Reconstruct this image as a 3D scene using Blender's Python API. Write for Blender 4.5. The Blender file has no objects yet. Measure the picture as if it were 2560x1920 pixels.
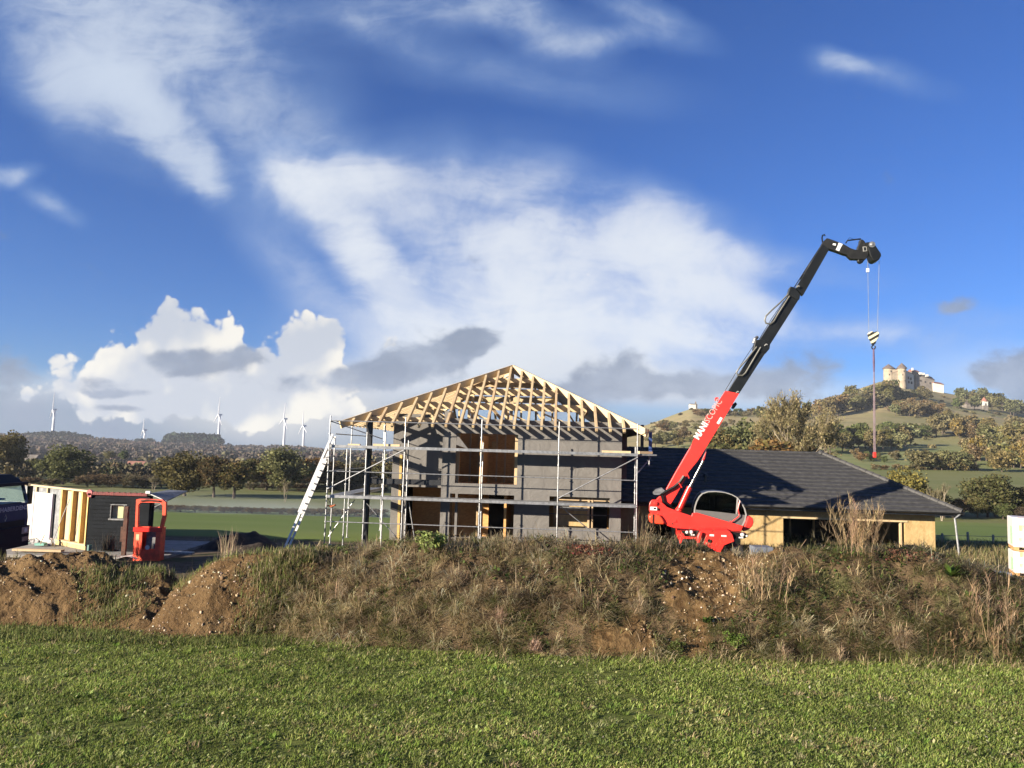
import bpy, math, random
import numpy as np
from mathutils import Vector, Matrix
R = math.radians
rng = np.random.default_rng(7)
random.seed(7)
SC = bpy.context.scene
COL = SC.collection

# ------------------------------------------------------------------ camera
FPX, PITCH, ROLL, EYE = 1863.0, R(5.0), R(1.67), 4.08     # focal length in pixels of a 2560 wide frame
cam_d = bpy.data.cameras.new('camera'); cam = bpy.data.objects.new('camera', cam_d); COL.objects.link(cam)
cam_d.sensor_width = 36; cam_d.lens = FPX / 2560 * 36; cam_d.clip_start = 0.1; cam_d.clip_end = 12000
_f = Vector((0, math.cos(PITCH), math.sin(PITCH))); _u = Vector((0, -math.sin(PITCH), math.cos(PITCH))); _r = Vector((1, 0, 0))
_R = _r * math.cos(ROLL) + _u * math.sin(ROLL); _U = -_r * math.sin(ROLL) + _u * math.cos(ROLL)
cam.matrix_world = Matrix(((_R.x, _U.x, -_f.x, 0), (_R.y, _U.y, -_f.y, 0), (_R.z, _U.z, -_f.z, EYE), (0, 0, 0, 1)))
SC.camera = cam

# ------------------------------------------------------------------ light
HOUSE_A = R(3.65)                                         # how far the house is turned from the line of sight
ca, sa = math.cos(HOUSE_A), math.sin(HOUSE_A)
_sl = Vector((-1.48, -1.0, 0.455)).normalized()            # towards the sun, in the house's own axes
SUN = Vector((_sl.x * ca + _sl.y * sa, -_sl.x * sa + _sl.y * ca, _sl.z))
sun_d = bpy.data.lights.new('sun', 'SUN'); sun = bpy.data.objects.new('sun', sun_d); COL.objects.link(sun)
sun_d.energy = 5.0; sun_d.angle = R(0.53); sun_d.color = (1.0, 0.87, 0.70)
sun.rotation_euler = SUN.to_track_quat('Z', 'Y').to_euler(); sun.location = (0, 0, 60)
SC.view_settings.view_transform = 'Standard'; SC.view_settings.look = 'None'
SC.view_settings.exposure = 1.7; SC.view_settings.gamma = 1.0
SC.cycles.max_bounces = 6; SC.cycles.diffuse_bounces = 3; SC.cycles.glossy_bounces = 3; SC.cycles.transparent_max_bounces = 8
SC.cycles.caustics_reflective = False; SC.cycles.caustics_refractive = False
try: SC.cycles.use_denoising = True
except Exception: pass

def ray(x, y):
    dx, dy = x - 1280.0, y - 960.0
    cr, sr = math.cos(ROLL), math.sin(ROLL)
    u = dx * cr + dy * sr; v = -dx * sr + dy * cr
    c, s = math.cos(PITCH), math.sin(PITCH)
    return np.array([u, FPX * c + v * s, FPX * s - v * c]) / FPX
def at(x, y, Y):                                          # the point of the line of sight that lies at depth Y
    r = ray(x, y); return np.array([0, 0, EYE]) + r * (Y / r[1])
def atz(x, y, Z):                                         # ... that lies at height Z
    r = ray(x, y); return np.array([0, 0, EYE]) + r * ((Z - EYE) / r[2])
K = 2560 / 2212.0

# ------------------------------------------------------------------ node helper
class NT:
    def __init__(s, tree): s.t = tree
    def n(s, typ, ins=None, **kw):
        nd = s.t.nodes.new(typ)
        for k, v in kw.items(): setattr(nd, k, v)
        for k, v in (ins or {}).items():
            so = nd.inputs[k]
            if isinstance(v, bpy.types.NodeSocket): s.t.links.new(v, so)
            else: so.default_value = v
        return nd
    def m(s, op, a, b=0.0, c=0.0, clamp=False):
        return s.n('ShaderNodeMath', {0: a, 1: b, 2: c}, operation=op, use_clamp=clamp).outputs[0]
    def vm(s, op, a, b=(0, 0, 0)):
        nd = s.n('ShaderNodeVectorMath', {0: a, 1: b}, operation=op)
        return nd.outputs['Value'] if op in ('LENGTH', 'DOT_PRODUCT') else nd.outputs[0]
    def scale(s, a, f):
        nd = s.n('ShaderNodeVectorMath', {0: a}, operation='SCALE')
        if isinstance(f, bpy.types.NodeSocket): s.t.links.new(f, nd.inputs['Scale'])
        else: nd.inputs['Scale'].default_value = f
        return nd.outputs[0]
    def mr(s, v, a, b, c=0.0, d=1.0, smooth=True):
        return s.n('ShaderNodeMapRange', {0: v, 1: a, 2: b, 3: c, 4: d}, interpolation_type='SMOOTHSTEP' if smooth else 'LINEAR', clamp=True).outputs[0]
    def mix(s, f, a, b, blend='MIX'):
        nd = s.n('ShaderNodeMix', {}, data_type='RGBA', blend_type=blend, clamp_factor=True)
        for so, v in ((nd.inputs[0], f), (nd.inputs[6], a), (nd.inputs[7], b)):
            if isinstance(v, bpy.types.NodeSocket): s.t.links.new(v, so)
            elif isinstance(v, (int, float)): so.default_value = v
            else: so.default_value = tuple(v) + ((1.0,) if len(v) == 3 else ())
        return nd.outputs[2]
    def noise(s, vec, scale, detail=4, rough=0.55, dist=0.0, col=False):
        nd = s.n('ShaderNodeTexNoise', {'Vector': vec, 'Scale': scale, 'Detail': detail, 'Roughness': rough, 'Distortion': dist})
        return nd.outputs[1 if col else 0]
    def ramp(s, v, stops, interp='LINEAR'):
        nd = s.n('ShaderNodeValToRGB', {0: v}); cr = nd.color_ramp; cr.interpolation = interp
        while len(cr.elements) < len(stops): cr.elements.new(0.5)
        for e, (p, c) in zip(cr.elements, stops): e.position = p; e.color = tuple(c) + ((1.0,) if len(c) == 3 else ())
        return nd.outputs[0]
    def mapping(s, vec, loc=(0, 0, 0), rot=(0, 0, 0), sc=(1, 1, 1), typ='POINT'):
        return s.n('ShaderNodeMapping', {'Vector': vec, 'Location': loc, 'Rotation': rot, 'Scale': sc}, vector_type=typ).outputs[0]

# ------------------------------------------------------------------ sky: Nishita air with procedural cloud layers, all by direction
def build_world():
    w = bpy.data.worlds.new('World'); SC.world = w; w.use_nodes = True
    nt = w.node_tree; nt.nodes.clear(); N = NT(nt)
    out = N.n('ShaderNodeOutputWorld'); bg = N.n('ShaderNodeBackground')
    nt.links.new(bg.outputs[0], out.inputs[0]); bg.inputs[1].default_value = 0.12
    sky = N.n('ShaderNodeTexSky', sky_type='NISHITA', sun_disc=False)
    sky.sun_elevation = math.asin(SUN.z); sky.sun_rotation = math.atan2(SUN.x, SUN.y)
    sky.altitude = 300; sky.air_density = 1.0; sky.dust_density = 0.4; sky.ozone_density = 2.0
    d = N.n('ShaderNodeTexCoord').outputs['Generated']
    sp = N.n('ShaderNodeSeparateXYZ', {0: d}); x, y, z = sp.outputs
    yc = N.m('MAXIMUM', y, 0.12)
    a = N.m('DIVIDE', x, yc); b = N.m('DIVIDE', z, yc)
    P = N.n('ShaderNodeCombineXYZ', {0: a, 1: b, 2: 0.0}).outputs[0]
    def px(cx, cy):
        r = ray(cx * K, cy * K); return r[0] / r[1], r[2] / r[1]
    def ell(vec, cx, cy, rx, ry, rot=0.0, core=0.0):      # rot: degrees clockwise
        ax, bx = px(cx, cy)
        v = N.mapping(vec, (ax, bx, 0), (0, 0, -R(rot) - ROLL), (rx / 1610, ry / 1610, 1), 'TEXTURE')
        return N.mr(N.vm('LENGTH', v), core, 1.0, 1.0, 0.0)
    def total(vec, lst):
        acc = None
        for e in lst:
            wgt = e[5] if len(e) > 5 else 1.0
            v = N.m('MULTIPLY', ell(vec, *e[:5]), wgt)
            acc = v if acc is None else N.m('ADD', acc, v)
        return acc
    def warp(vec, scale, amp, detail=3, off=0.0):
        c = N.noise(N.vm('ADD', vec, (off, off * .7, off * .3)), scale, detail, 0.5, 0.0, True)
        return N.vm('ADD', vec, N.scale(N.vm('SUBTRACT', c, (.5, .5, .5)), amp))
    Pw = warp(warp(warp(P, 2.6, 0.055), 8.0, 0.040, 3, 3.1), 24.0, 0.014, 3, 5.3)     # lazy swirls for the high ice cloud
    Pc = warp(P, 14.0, 0.030, 6, 7.7)                     # tight billows for the heaped cloud
    # high ice cloud
    veil = total(Pw, [(180, -60, 560, 330, 10, .8), (210, 190, 330, 190, 38, .9), (385, 318, 260, 70, 41, 1.15), (300, 240, 330, 84, 40, .75), (300, 80, 400, 230, 38, .6), (110, 150, 230, 130, 25, .55), (460, 400, 90, 50, 40, .6),
                      (520, 190, 520, 300, 52, .55), (640, 330, 300, 190, 35, .35), (900, 15, 420, 110, -8, .65), (1180, 55, 240, 90, 22, .8), (1290, 90, 200, 44, -10, .6), (1400, 40, 220, 76, 18, .65), (830, 70, 200, 60, 20, .35),
                      (1120, 160, 560, 100, 6, .35), (1800, 135, 110, 44, 14, .75), (1900, 165, 240, 56, 8, .45), (110, 435, 120, 34, 22, .75), (20, 378, 90, 34, -15, 1.0), (900, 330, 460, 90, -6, .25)])
    anvil = total(Pw, [(700, 400, 240, 80, -4, .7), (740, 430, 300, 150, 14, .7), (750, 510, 360, 84, 47, 1.1), (840, 610, 190, 84, 42, 1.0), (980, 385, 460, 90, -5, .55), (1010, 440, 330, 60, -10, .35),
                       (640, 570, 260, 100, 40, .35), (1270, 570, 560, 230, 4, .95), (1420, 490, 220, 130, 20, .8), (1120, 500, 300, 80, -4, .6), (1300, 640, 480, 160, 0, .6),
                       (1600, 560, 420, 64, 5, .55), (1600, 640, 280, 60, 14, .6), (1120, 710, 620, 190, 0, 1.0), (1000, 660, 300, 210, 0, .6), (1250, 760, 560, 130, 0, .8),
                       (1480, 720, 340, 100, -10, .5), (2140, 690, 220, 44, 0, .35), (1900, 725, 520, 60, -3, .5), (1520, 750, 190, 30, 12, .4), (960, 790, 360, 110, -10, .5)])
    streak = N.noise(N.mapping(Pw, (0, 0, 0), (0, 0, R(-38)), (3.6, 11.0, 1)), 1.0, 8, 0.64, 0.6)
    streak2 = N.noise(N.mapping(Pw, (3, 1, 0), (0, 0, R(6)), (4.6, 13.0, 1)), 1.0, 8, 0.64, 0.6)
    f1 = N.noise(Pw, 7.0, 8, 0.60, 0.3)
    def soft(v, k): return N.m('SUBTRACT', 1.0, N.m('POWER', 2.718, N.m('MULTIPLY', v, -k)))
    cv = N.m('MULTIPLY', veil, N.mr(N.m('ADD', N.m('MULTIPLY', streak, .5), N.m('MULTIPLY', f1, .5)), .34, .66, .30, 1.0))
    cv = soft(cv, 1.75)
    ca_ = N.m('MULTIPLY', anvil, N.mr(N.m('ADD', N.m('MULTIPLY', streak2, .45), N.m('MULTIPLY', f1, .55)), .36, .64, .34, 1.0))
    ca_ = soft(ca_, 2.0)
    # heaped cloud
    heap_l = [(375, 775, 235, 180, 0, 1.35), (350, 695, 140, 95, 0, .75), (470, 745, 130, 125, 0, .8), (260, 820, 210, 110, 0, 1.05), (130, 780, 75, 62, -10, 1.05),
              (665, 775, 180, 150, 0, 1.3), (690, 710, 115, 80, 0, .65), (560, 840, 480, 110, 0, 1.15), (180, 855, 270, 80, 0, .9), (420, 880, 500, 90, 0, .95), (620, 890, 300, 70, 0, .4), (1010, 800, 170, 80, -12, .7), (860, 740, 220, 90, 0, .45)]
    bl = N.m('ADD', N.m('MULTIPLY', N.noise(Pc, 13.0, 8, 0.60, 0.0), .75), N.m('MULTIPLY', N.m('SUBTRACT', .62, N.n('ShaderNodeTexVoronoi', {'Vector': Pc, 'Scale': 26.0, 'Detail': 2.0, 'Roughness': .55}, feature='F1').outputs['Distance']), .55))
    heap_s = N.m('ADD', total(Pc, heap_l), N.m('MULTIPLY', N.m('SUBTRACT', bl, .42), 1.7))
    heap = N.mr(heap_s, .36, .64)
    bs0 = N.noise(Pc, 9.0, 3, 0.5, 0.0)
    bs1 = N.noise(N.vm('ADD', Pc, (-0.026, 0.020, 0)), 9.0, 3, 0.5, 0.0)
    lit = N.mr(N.m('ADD', N.m('ADD', N.m('SUBTRACT', bs0, bs1), N.m('MULTIPLY', N.m('SUBTRACT', bl, .5), .30)), N.m('MULTIPLY', N.m('SUBTRACT', 1.3, heap_s), .07)), -.16, .10, 0.0, 1.0)
    # grey low scud
    dark_l = [(410, 780, 215, 56, -4, 1.1), (540, 770, 90, 46, -10, .7), (900, 785, 290, 86, -19, 1.25), (1010, 745, 110, 52, -22, .9), (720, 825, 220, 52, -8, .8), (210, 830, 170, 34, 2, .75),
              (270, 882, 120, 18, 3, .9), (240, 848, 140, 17, -3, .8), (1340, 790, 115, 84, -10, .9), (1290, 850, 340, 76, -6, .8), (1480, 825, 310, 60, -4, .9), (1740, 800, 200, 60, -8, .85),
              (1700, 850, 310, 64, 4, .7), (2190, 800, 190, 66, -8, 1.2), (2212, 860, 160, 80, 5, .9), (30, 780, 110, 70, 10, .6), (2062, 662, 112, 40, -14, .95), (1110, 870, 260, 76, 0, .6), (20, 840, 170, 70, 0, .6), (60, 910, 300, 50, 0, .5)]
    bd = N.noise(N.mapping(Pc, (5, 2, 0), (0, 0, R(14)), (1.0, 1.5, 1)), 12.0, 9, 0.58, 0.1)
    dark = N.mr(N.m('ADD', total(Pc, dark_l), N.m('MULTIPLY', N.m('SUBTRACT', bd, .5), 2.3)), .34, .95)
    # cloud and haze along the horizon
    hzl = total(P, [(200, 905, 800, 135, 0, 1.0), (620, 880, 720, 160, 0, .9), (1150, 800, 760, 170, 0, .6), (1600, 850, 640, 90, 0, .6), (2150, 800, 460, 130, -6, .5)])
    hzl = N.m('MULTIPLY', N.mr(hzl, .1, .95), N.mr(f1, .25, .65, .75, 1.0))
    hzl = N.m('MAXIMUM', hzl, N.mr(b, .01, .10, .85, 0.0))
    glow = ell(P, 600, 890, 420, 110, 0)
    fr = N.mr(y, .12, .35)                                # only the half of the sky in front carries the drawn layers
    S = 0.31 / 0.12
    col = lambda c: tuple(v * S for v in c)
    base = N.mix(1.0, sky.outputs[0], (0.090, 0.192, 0.395), 'MULTIPLY')
    c = base
    c = N.mix(N.m('MULTIPLY', cv, fr), c, N.mix(N.mr(cv, .25, .85), col((.22, .36, .66)), col((.60, .69, .83))))
    c = N.mix(N.m('MULTIPLY', ca_, fr), c, N.mix(N.mr(ca_, .2, .9), col((.30, .44, .74)), col((.78, .83, .90))))
    hc = N.mix(N.mr(b, .03, .095), col((.27, .34, .47)), col((.68, .72, .78)))
    hc = N.mix(N.m('MULTIPLY', glow, .85), hc, col((.74, .74, .73)))
    c = N.mix(N.m('MULTIPLY', hzl, fr), c, hc)
    c = N.mix(N.m('MULTIPLY', heap, fr), c, N.mix(lit, col((.56, .61, .70)), col((.93, .90, .83))))
    c = N.mix(N.m('MULTIPLY', N.m('MULTIPLY', dark, .88), fr), c, N.mix(N.mr(bd, .35, .7), col((.33, .40, .53)), col((.20, .26, .38))))
    # a scatter of ordinary cloud behind the viewer
    gen = N.mr(N.noise(d, 2.6, 6, .55, .4), .52, .72)
    back = N.m('MULTIPLY', N.m('MULTIPLY', gen, .7), N.m('SUBTRACT', 1.0, fr))
    c = N.mix(back, c, col((.65, .70, .78)))
    nt.links.new(c, bg.inputs[0])
build_world()
SC.world.cycles.sampling_method = 'MANUAL'; SC.world.cycles.sample_map_resolution = 512

# ------------------------------------------------------------------ objects, materials, mesh builders
def tag(o, label=None, cat=None, group=None, kind=None):
    if label: o['label'] = label
    if cat: o['category'] = cat
    if group: o['group'] = group
    if kind: o['kind'] = kind
    return o
def thing(name, label, cat, loc=(0, 0, 0), rotz=0.0, group=None):
    o = bpy.data.objects.new(name, None); COL.objects.link(o)
    o.empty_display_size = .3; o.location = [float(v) for v in loc]; o.rotation_euler = (0, 0, rotz)
    return tag(o, label, cat, group)
def copy_tree(o, parent=None):
    c = o.copy(); COL.objects.link(c)
    if parent is not None: c.parent = parent
    for ch in list(o.children): copy_tree(ch, c)
    return c
_MATS = {}
def pmat(name, base, rough=0.6, metal=0.0, var=0.18, scale=6.0, bump=0.0, bscale=30.0, fn=None, spec=None, attr=False, rand=0.0, thru=0.0, alb=0.70):
    if name in _MATS: return _MATS[name]
    m = bpy.data.materials.new(name); m.use_nodes = True; nt = m.node_tree; N = NT(nt)
    bs = nt.nodes['Principled BSDF']; bs.inputs['Roughness'].default_value = rough; bs.inputs['Metallic'].default_value = metal
    if spec is not None: bs.inputs['Specular IOR Level'].default_value = spec
    co = N.n('ShaderNodeTexCoord').outputs['Object']
    if attr: c = N.n('ShaderNodeAttribute', attribute_name='col').outputs['Color']
    else: c = None
    nz = N.noise(co, scale, 5, .6)
    if c is None:
        lo = tuple(max(0, v * (1 - var)) for v in base); hi = tuple(min(1, v * (1 + var)) for v in base)
        c = N.mix(N.mr(nz, .3, .7), lo, hi)
    elif var: c = N.mix(1.0, c, N.mix(N.mr(nz, .3, .7), (1 - var,) * 3, (1 + var,) * 3), 'MULTIPLY')
    if rand:
        rn = N.n('ShaderNodeObjectInfo').outputs['Random']
        c = N.mix(1.0, c, N.ramp(rn, [(0, (1 - rand, 1 - rand, 1 - rand)), (.35, (1 + rand, 1, 1 - rand)), (.7, (1, 1 + rand * .6, 1)), (1, (1 + rand, 1 + rand * .8, 1))]), 'MULTIPLY')
    if fn:
        r = fn(N, co, c, bs); c = r if r is not None else c
    if bump:
        bn = N.n('ShaderNodeBump', {'Height': N.noise(co, bscale, 6, .6), 'Strength': bump, 'Distance': 0.02})
        nt.links.new(bn.outputs[0], bs.inputs['Normal'])
    c = N.mix(1.0, c, (alb, alb, alb), 'MULTIPLY')
    nt.links.new(c, bs.inputs['Base Color'])
    if thru:
        tr = N.n('ShaderNodeBsdfTranslucent', {'Color': c}); mx = N.n('ShaderNodeMixShader', {0: thru}); nt.links.new(bs.outputs[0], mx.inputs[1]); nt.links.new(tr.outputs[0], mx.inputs[2]); nt.links.new(mx.outputs[0], nt.nodes['Material Output'].inputs[0])
    _MATS[name] = m; return m

def np_mesh(name, V, faces=None, quads=None, tris=None, colors=None, smooth=False):
    me = bpy.data.meshes.new(name)
    V = np.asarray(V, np.float32)
    me.vertices.add(len(V)); me.vertices.foreach_set('co', V.ravel())
    idx, tot = [], []
    if quads is not None and len(quads): idx.append(np.asarray(quads, np.int32).ravel()); tot.append(np.full(len(quads), 4, np.int32))
    if tris is not None and len(tris): idx.append(np.asarray(tris, np.int32).ravel()); tot.append(np.full(len(tris), 3, np.int32))
    idx = np.concatenate(idx); tot = np.concatenate(tot); st = np.concatenate([[0], np.cumsum(tot)[:-1]]).astype(np.int32)
    me.loops.add(len(idx)); me.loops.foreach_set('vertex_index', idx)
    me.polygons.add(len(tot)); me.polygons.foreach_set('loop_start', st); me.polygons.foreach_set('loop_total', tot)
    if smooth: me.polygons.foreach_set('use_smooth', np.ones(len(tot), bool))
    if colors is not None:
        at_ = me.attributes.new('col', 'FLOAT_COLOR', 'POINT')
        c4 = np.ones((len(V), 4), np.float32); c4[:, :3] = colors; at_.data.foreach_set('color', c4.ravel())
    me.update(calc_edges=True); me.validate(); return me
def add_obj(name, me, mats, parent=None):
    for m in (mats if isinstance(mats, (list, tuple)) else [mats]): me.materials.append(m)
    o = bpy.data.objects.new(name, me); COL.objects.link(o)
    if parent is not None: o.parent = parent
    return o

class MB:
    def __init__(s): s.v = []; s.f = []; s.mi = []; s.cur = 0; s.cut = []
    def add(s, vs, fs):
        b = len(s.v); s.cut.append((b, len(s.f))); s.v += [tuple(float(q) for q in p) for p in vs]
        for f in fs: s.f.append([b + i for i in f]); s.mi.append(s.cur)
        return s
    def box(s, c, size, M=None):
        hx, hy, hz = [q / 2 for q in size]; vs = []
        for i in (-1, 1):
            for j in (-1, 1):
                for k in (-1, 1):
                    p = Vector((i * hx, j * hy, k * hz))
                    if M is not None: p = M @ p
                    vs.append((p.x + c[0], p.y + c[1], p.z + c[2]))
        return s.add(vs, [(0, 1, 3, 2), (4, 6, 7, 5), (0, 4, 5, 1), (2, 3, 7, 6), (0, 2, 6, 4), (1, 5, 7, 3)])
    def bb(s, x0, x1, y0, y1, z0, z1): return s.box(((x0 + x1) / 2, (y0 + y1) / 2, (z0 + z1) / 2), (x1 - x0, y1 - y0, z1 - z0))
    def beam(s, p0, p1, w, h, up=(0, 0, 1)):              # w across, h along 'up'
        p0 = Vector(p0); p1 = Vector(p1); d = (p1 - p0).normalized(); u = Vector(up)
        sd = d.cross(u)
        if sd.length < 1e-5: sd = d.cross(Vector((0, 1, 0)))
        sd.normalize(); u = sd.cross(d).normalized(); vs = []
        for p in (p0, p1):
            for a, b in ((-1, -1), (1, -1), (1, 1), (-1, 1)): vs.append(p + sd * (a * w / 2) + u * (b * h / 2))
        return s.add(vs, [(3, 2, 1, 0), (4, 5, 6, 7), (0, 1, 5, 4), (1, 2, 6, 5), (2, 3, 7, 6), (3, 0, 4, 7)])
    def tube(s, pts, r, n=8, cap=True):
        pts = [Vector(p) for p in pts]; rs = r if isinstance(r, (list, tuple)) else [r] * len(pts); vs = []; fs = []
        up = None
        for i, p in enumerate(pts):
            d = (pts[min(i + 1, len(pts) - 1)] - pts[max(i - 1, 0)]).normalized()
            if up is None:
                up = Vector((0, 0, 1)) if abs(d.z) < .9 else Vector((0, 1, 0))
            a = d.cross(up).normalized(); b = a.cross(d).normalized(); up = b
            for k in range(n):
                t = 2 * math.pi * k / n; vs.append(p + (a * math.cos(t) + b * math.sin(t)) * rs[i])
        for i in range(len(pts) - 1):
            for k in range(n):
                k2 = (k + 1) % n; fs.append((i * n + k, i * n + k2, (i + 1) * n + k2, (i + 1) * n + k))
        if cap: fs.append(tuple(range(n - 1, -1, -1))); fs.append(tuple((len(pts) - 1) * n + k for k in range(n)))
        return s.add(vs, fs)
    def prism(s, poly, y0, y1):                           # poly of (x, z), extruded along y
        n = len(poly); ar = sum(poly[i][0] * poly[(i + 1) % n][1] - poly[(i + 1) % n][0] * poly[i][1] for i in range(n))
        if ar < 0: poly = poly[::-1]
        vs = [(p[0], y0, p[1]) for p in poly] + [(p[0], y1, p[1]) for p in poly]
        fs = [tuple(range(n)), tuple(range(2 * n - 1, n - 1, -1))]
        for i in range(n): j = (i + 1) % n; fs.append((i, i + n, j + n, j))
        return s.add(vs, fs)
    def lathe(s, c, prof, n=20, axis='z'):                # prof of (r, h)
        vs = []; fs = []
        for r, h in prof:
            for k in range(n):
                t = 2 * math.pi * k / n; q = (r * math.cos(t), r * math.sin(t), h)
                if axis == 'y': q = (q[0], q[2], q[1])
                if axis == 'x': q = (q[2], q[0], q[1])
                vs.append((c[0] + q[0], c[1] + q[1], c[2] + q[2]))
        for i in range(len(prof) - 1):
            for k in range(n):
                k2 = (k + 1) % n; f = (i * n + k, i * n + k2, (i + 1) * n + k2, (i + 1) * n + k); fs.append(f if axis != 'y' else f[::-1])
        fs.append(tuple(range(n - 1, -1, -1))); fs.append(tuple((len(prof) - 1) * n + k for k in range(n)))
        return s.add(vs, fs)
    def each(s, name, mats, parent=None, smooth=False):   # every piece an object of its own
        out = []
        for i, (b, fb) in enumerate(s.cut):
            e, fe = s.cut[i + 1] if i + 1 < len(s.cut) else (len(s.v), len(s.f))
            q = MB(); q.v = s.v[b:e]; q.f = [[k - b for k in f] for f in s.f[fb:fe]]; q.mi = [0] * len(q.f)
            out.append(q.build(name, mats, parent, smooth=smooth))
        return out
    def build(s, name, mats, parent=None, bevel=0.0, smooth=False, seg=2):
        me = bpy.data.meshes.new(name); me.from_pydata(s.v, [], s.f); me.update()
        o = add_obj(name, me, mats, parent)
        me.polygons.foreach_set('material_index', s.mi)
        if smooth:
            me.polygons.foreach_set('use_smooth', [True] * len(me.polygons))
            try: me.set_sharp_from_angle(angle=R(35))
            except Exception: pass
        if bevel:
            b = o.modifiers.new('bevel', 'BEVEL'); b.width = bevel; b.segments = seg; b.limit_method = 'ANGLE'; b.angle_limit = R(40)
        return o
class Frame:                                              # an upright frame: x along a front, y away from it, z up
    def __init__(s, o, ang): s.o = np.array(o, float); s.a = ang; s.c = math.cos(ang); s.s = math.sin(ang)
    def loc(s, w):
        d = np.array(w) - s.o; return np.array([d[0] * s.c - d[1] * s.s, d[0] * s.s + d[1] * s.c, d[2]])
    def world(s, l): return s.o + np.array([l[0] * s.c + l[1] * s.s, -l[0] * s.s + l[1] * s.c, l[2]])
    def pl(s, x, y, ly):                                  # line of sight meets the plane at depth ly of this frame
        r = ray(x, y); o2 = s.loc((0, 0, EYE)); r2 = np.array([r[0] * s.c - r[1] * s.s, r[0] * s.s + r[1] * s.c, r[2]])
        return o2 + r2 * ((ly - o2[1]) / r2[1])

# value noise for shaping meshes
def vnoise(x, y, seed=0):
    def h(i, j):
        n = (i.astype(np.int64) * 374761393 + j.astype(np.int64) * 668265263 + seed * 974711) & 0x7fffffff
        n = ((n ^ (n >> 13)) * 1274126177) & 0x7fffffff
        return ((n ^ (n >> 16)) & 0xffff) / 65535.0
    xi = np.floor(x); yi = np.floor(y); fx = x - xi; fy = y - yi; fx = fx * fx * (3 - 2 * fx); fy = fy * fy * (3 - 2 * fy)
    return (h(xi, yi) * (1 - fx) + h(xi + 1, yi) * fx) * (1 - fy) + (h(xi, yi + 1) * (1 - fx) + h(xi + 1, yi + 1) * fx) * fy
def fbm(x, y, oct=4, seed=0):
    x = np.asarray(x, float); y = np.asarray(y, float); s = 0; a = .5
    for o in range(oct): s = s + a * (vnoise(x * 2 ** o + o * 17.3, y * 2 ** o + o * 9.1, seed + o) - .5); a *= .5
    return s * 2

# ------------------------------------------------------------------ shared materials
def _grain(N, co, c, bs):
    g = N.noise(N.mapping(co, (0, 0, 0), (0, 0, 0), (2, 2, 2)), 14, 5, .6, 1.5)
    return N.mix(N.mr(g, .3, .7, .0, .5), c, (.50, .36, .19))
def _osb(N, co, c, bs):
    v = N.n('ShaderNodeTexVoronoi', {'Vector': N.mapping(N.vm('ADD', co, N.scale(N.noise(co, 3, 3, .5, 0, True), .25)), (0, 0, 0), (.4, .9, .7), (1.6, 1, .8)), 'Scale': 12.0}, feature='F1').outputs['Color']
    s = N.n('ShaderNodeSeparateColor', {0: v}).outputs[0]; big = N.noise(N.mapping(co, (0, 0, 0), (0, 0, 0), (1, 1, .3)), 2.4, 4, .6)
    return N.mix(N.m('ADD', N.m('MULTIPLY', s, .45), N.mr(big, .3, .7, 0, .55)), (.40, .265, .105), (.62, .46, .22))
def _osb_in(N, co, c, bs):
    v = N.n('ShaderNodeTexVoronoi', {'Vector': N.mapping(co, (0, 0, 0), (.4, .3, .7), (1, 1, 2.6)), 'Scale': 9.0}, feature='F1').outputs['Color']
    s = N.n('ShaderNodeSeparateColor', {0: v}).outputs[0]
    return N.mix(s, (.62, .33, .115), (.80, .45, .17))
def _membrane(N, co, c, bs):
    wv = N.noise(N.mapping(co, (0, 0, 0), (0, .6, 0), (1.0, 1, .8)), 1.7, 4, .5, 1.4)
    fine = N.noise(co, 26, 4, .6)
    h = N.m('ADD', N.m('MULTIPLY', wv, 1.0), N.m('MULTIPLY', fine, .12))
    bn = N.n('ShaderNodeBump', {'Height': h, 'Strength': .34, 'Distance': .10})
    N.t.links.new(bn.outputs[0], bs.inputs['Normal'])
    return N.mix(N.mr(wv, .35, .65), (.158, .150, .140), (.185, .176, .164))
TIMBER = pmat('pale_timber', (.66, .52, .31), .65, var=.10, scale=3, fn=_grain)
TIMBER2 = pmat('tan_timber', (.60, .44, .26), .65, var=.14, scale=3, fn=_grain)
OSB = pmat('strand_board', (.5, .35, .15), .7, fn=_osb)
OSBIN = pmat('bounce_lit_board', (.4, .2, .1), .75, fn=_osb_in)  # strand board indoors; bounced light is put into its raised orange colour
MEMB = pmat('grey_membrane', (.17, .17, .165), .8, fn=_membrane)
MEMB2 = pmat('taupe_membrane', (.17, .15, .13), .85, var=.12)
GALV = pmat('galvanised_steel', (.36, .37, .38), .45, .6, var=.25, scale=9)
GALVD = pmat('weathered_steel', (.25, .255, .26), .5, .6, var=.3, scale=9)
BLACKST = pmat('black_steel', (.022, .024, .028), .45, .2, var=.2)
RED = pmat('red_paint', (.66, .030, .022), .33, 0, var=.10, scale=2.5, spec=.5, alb=.9)
BLACKP = pmat('black_paint', (.010, .011, .011), .36, 0, var=.3, scale=4, spec=.3)
RUBBER = pmat('rubber', (.02, .02, .02), .8, 0, var=.3)
WHITEP = pmat('white_paint', (.78, .78, .76), .5, 0, var=.06)
GREYP = pmat('grey_paint', (.125, .12, .115), .5, 0, var=.08)
SILVER = pmat('pale_grey_paint', (.33, .33, .315), .4, 0.1, var=.08)
CHROME = pmat('chrome', (.75, .74, .70), .18, 1.0, var=.05)
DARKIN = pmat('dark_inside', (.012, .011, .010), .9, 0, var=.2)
CONC = pmat('concrete', (.30, .29, .27), .85, var=.18, scale=3, bump=.3)
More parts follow.
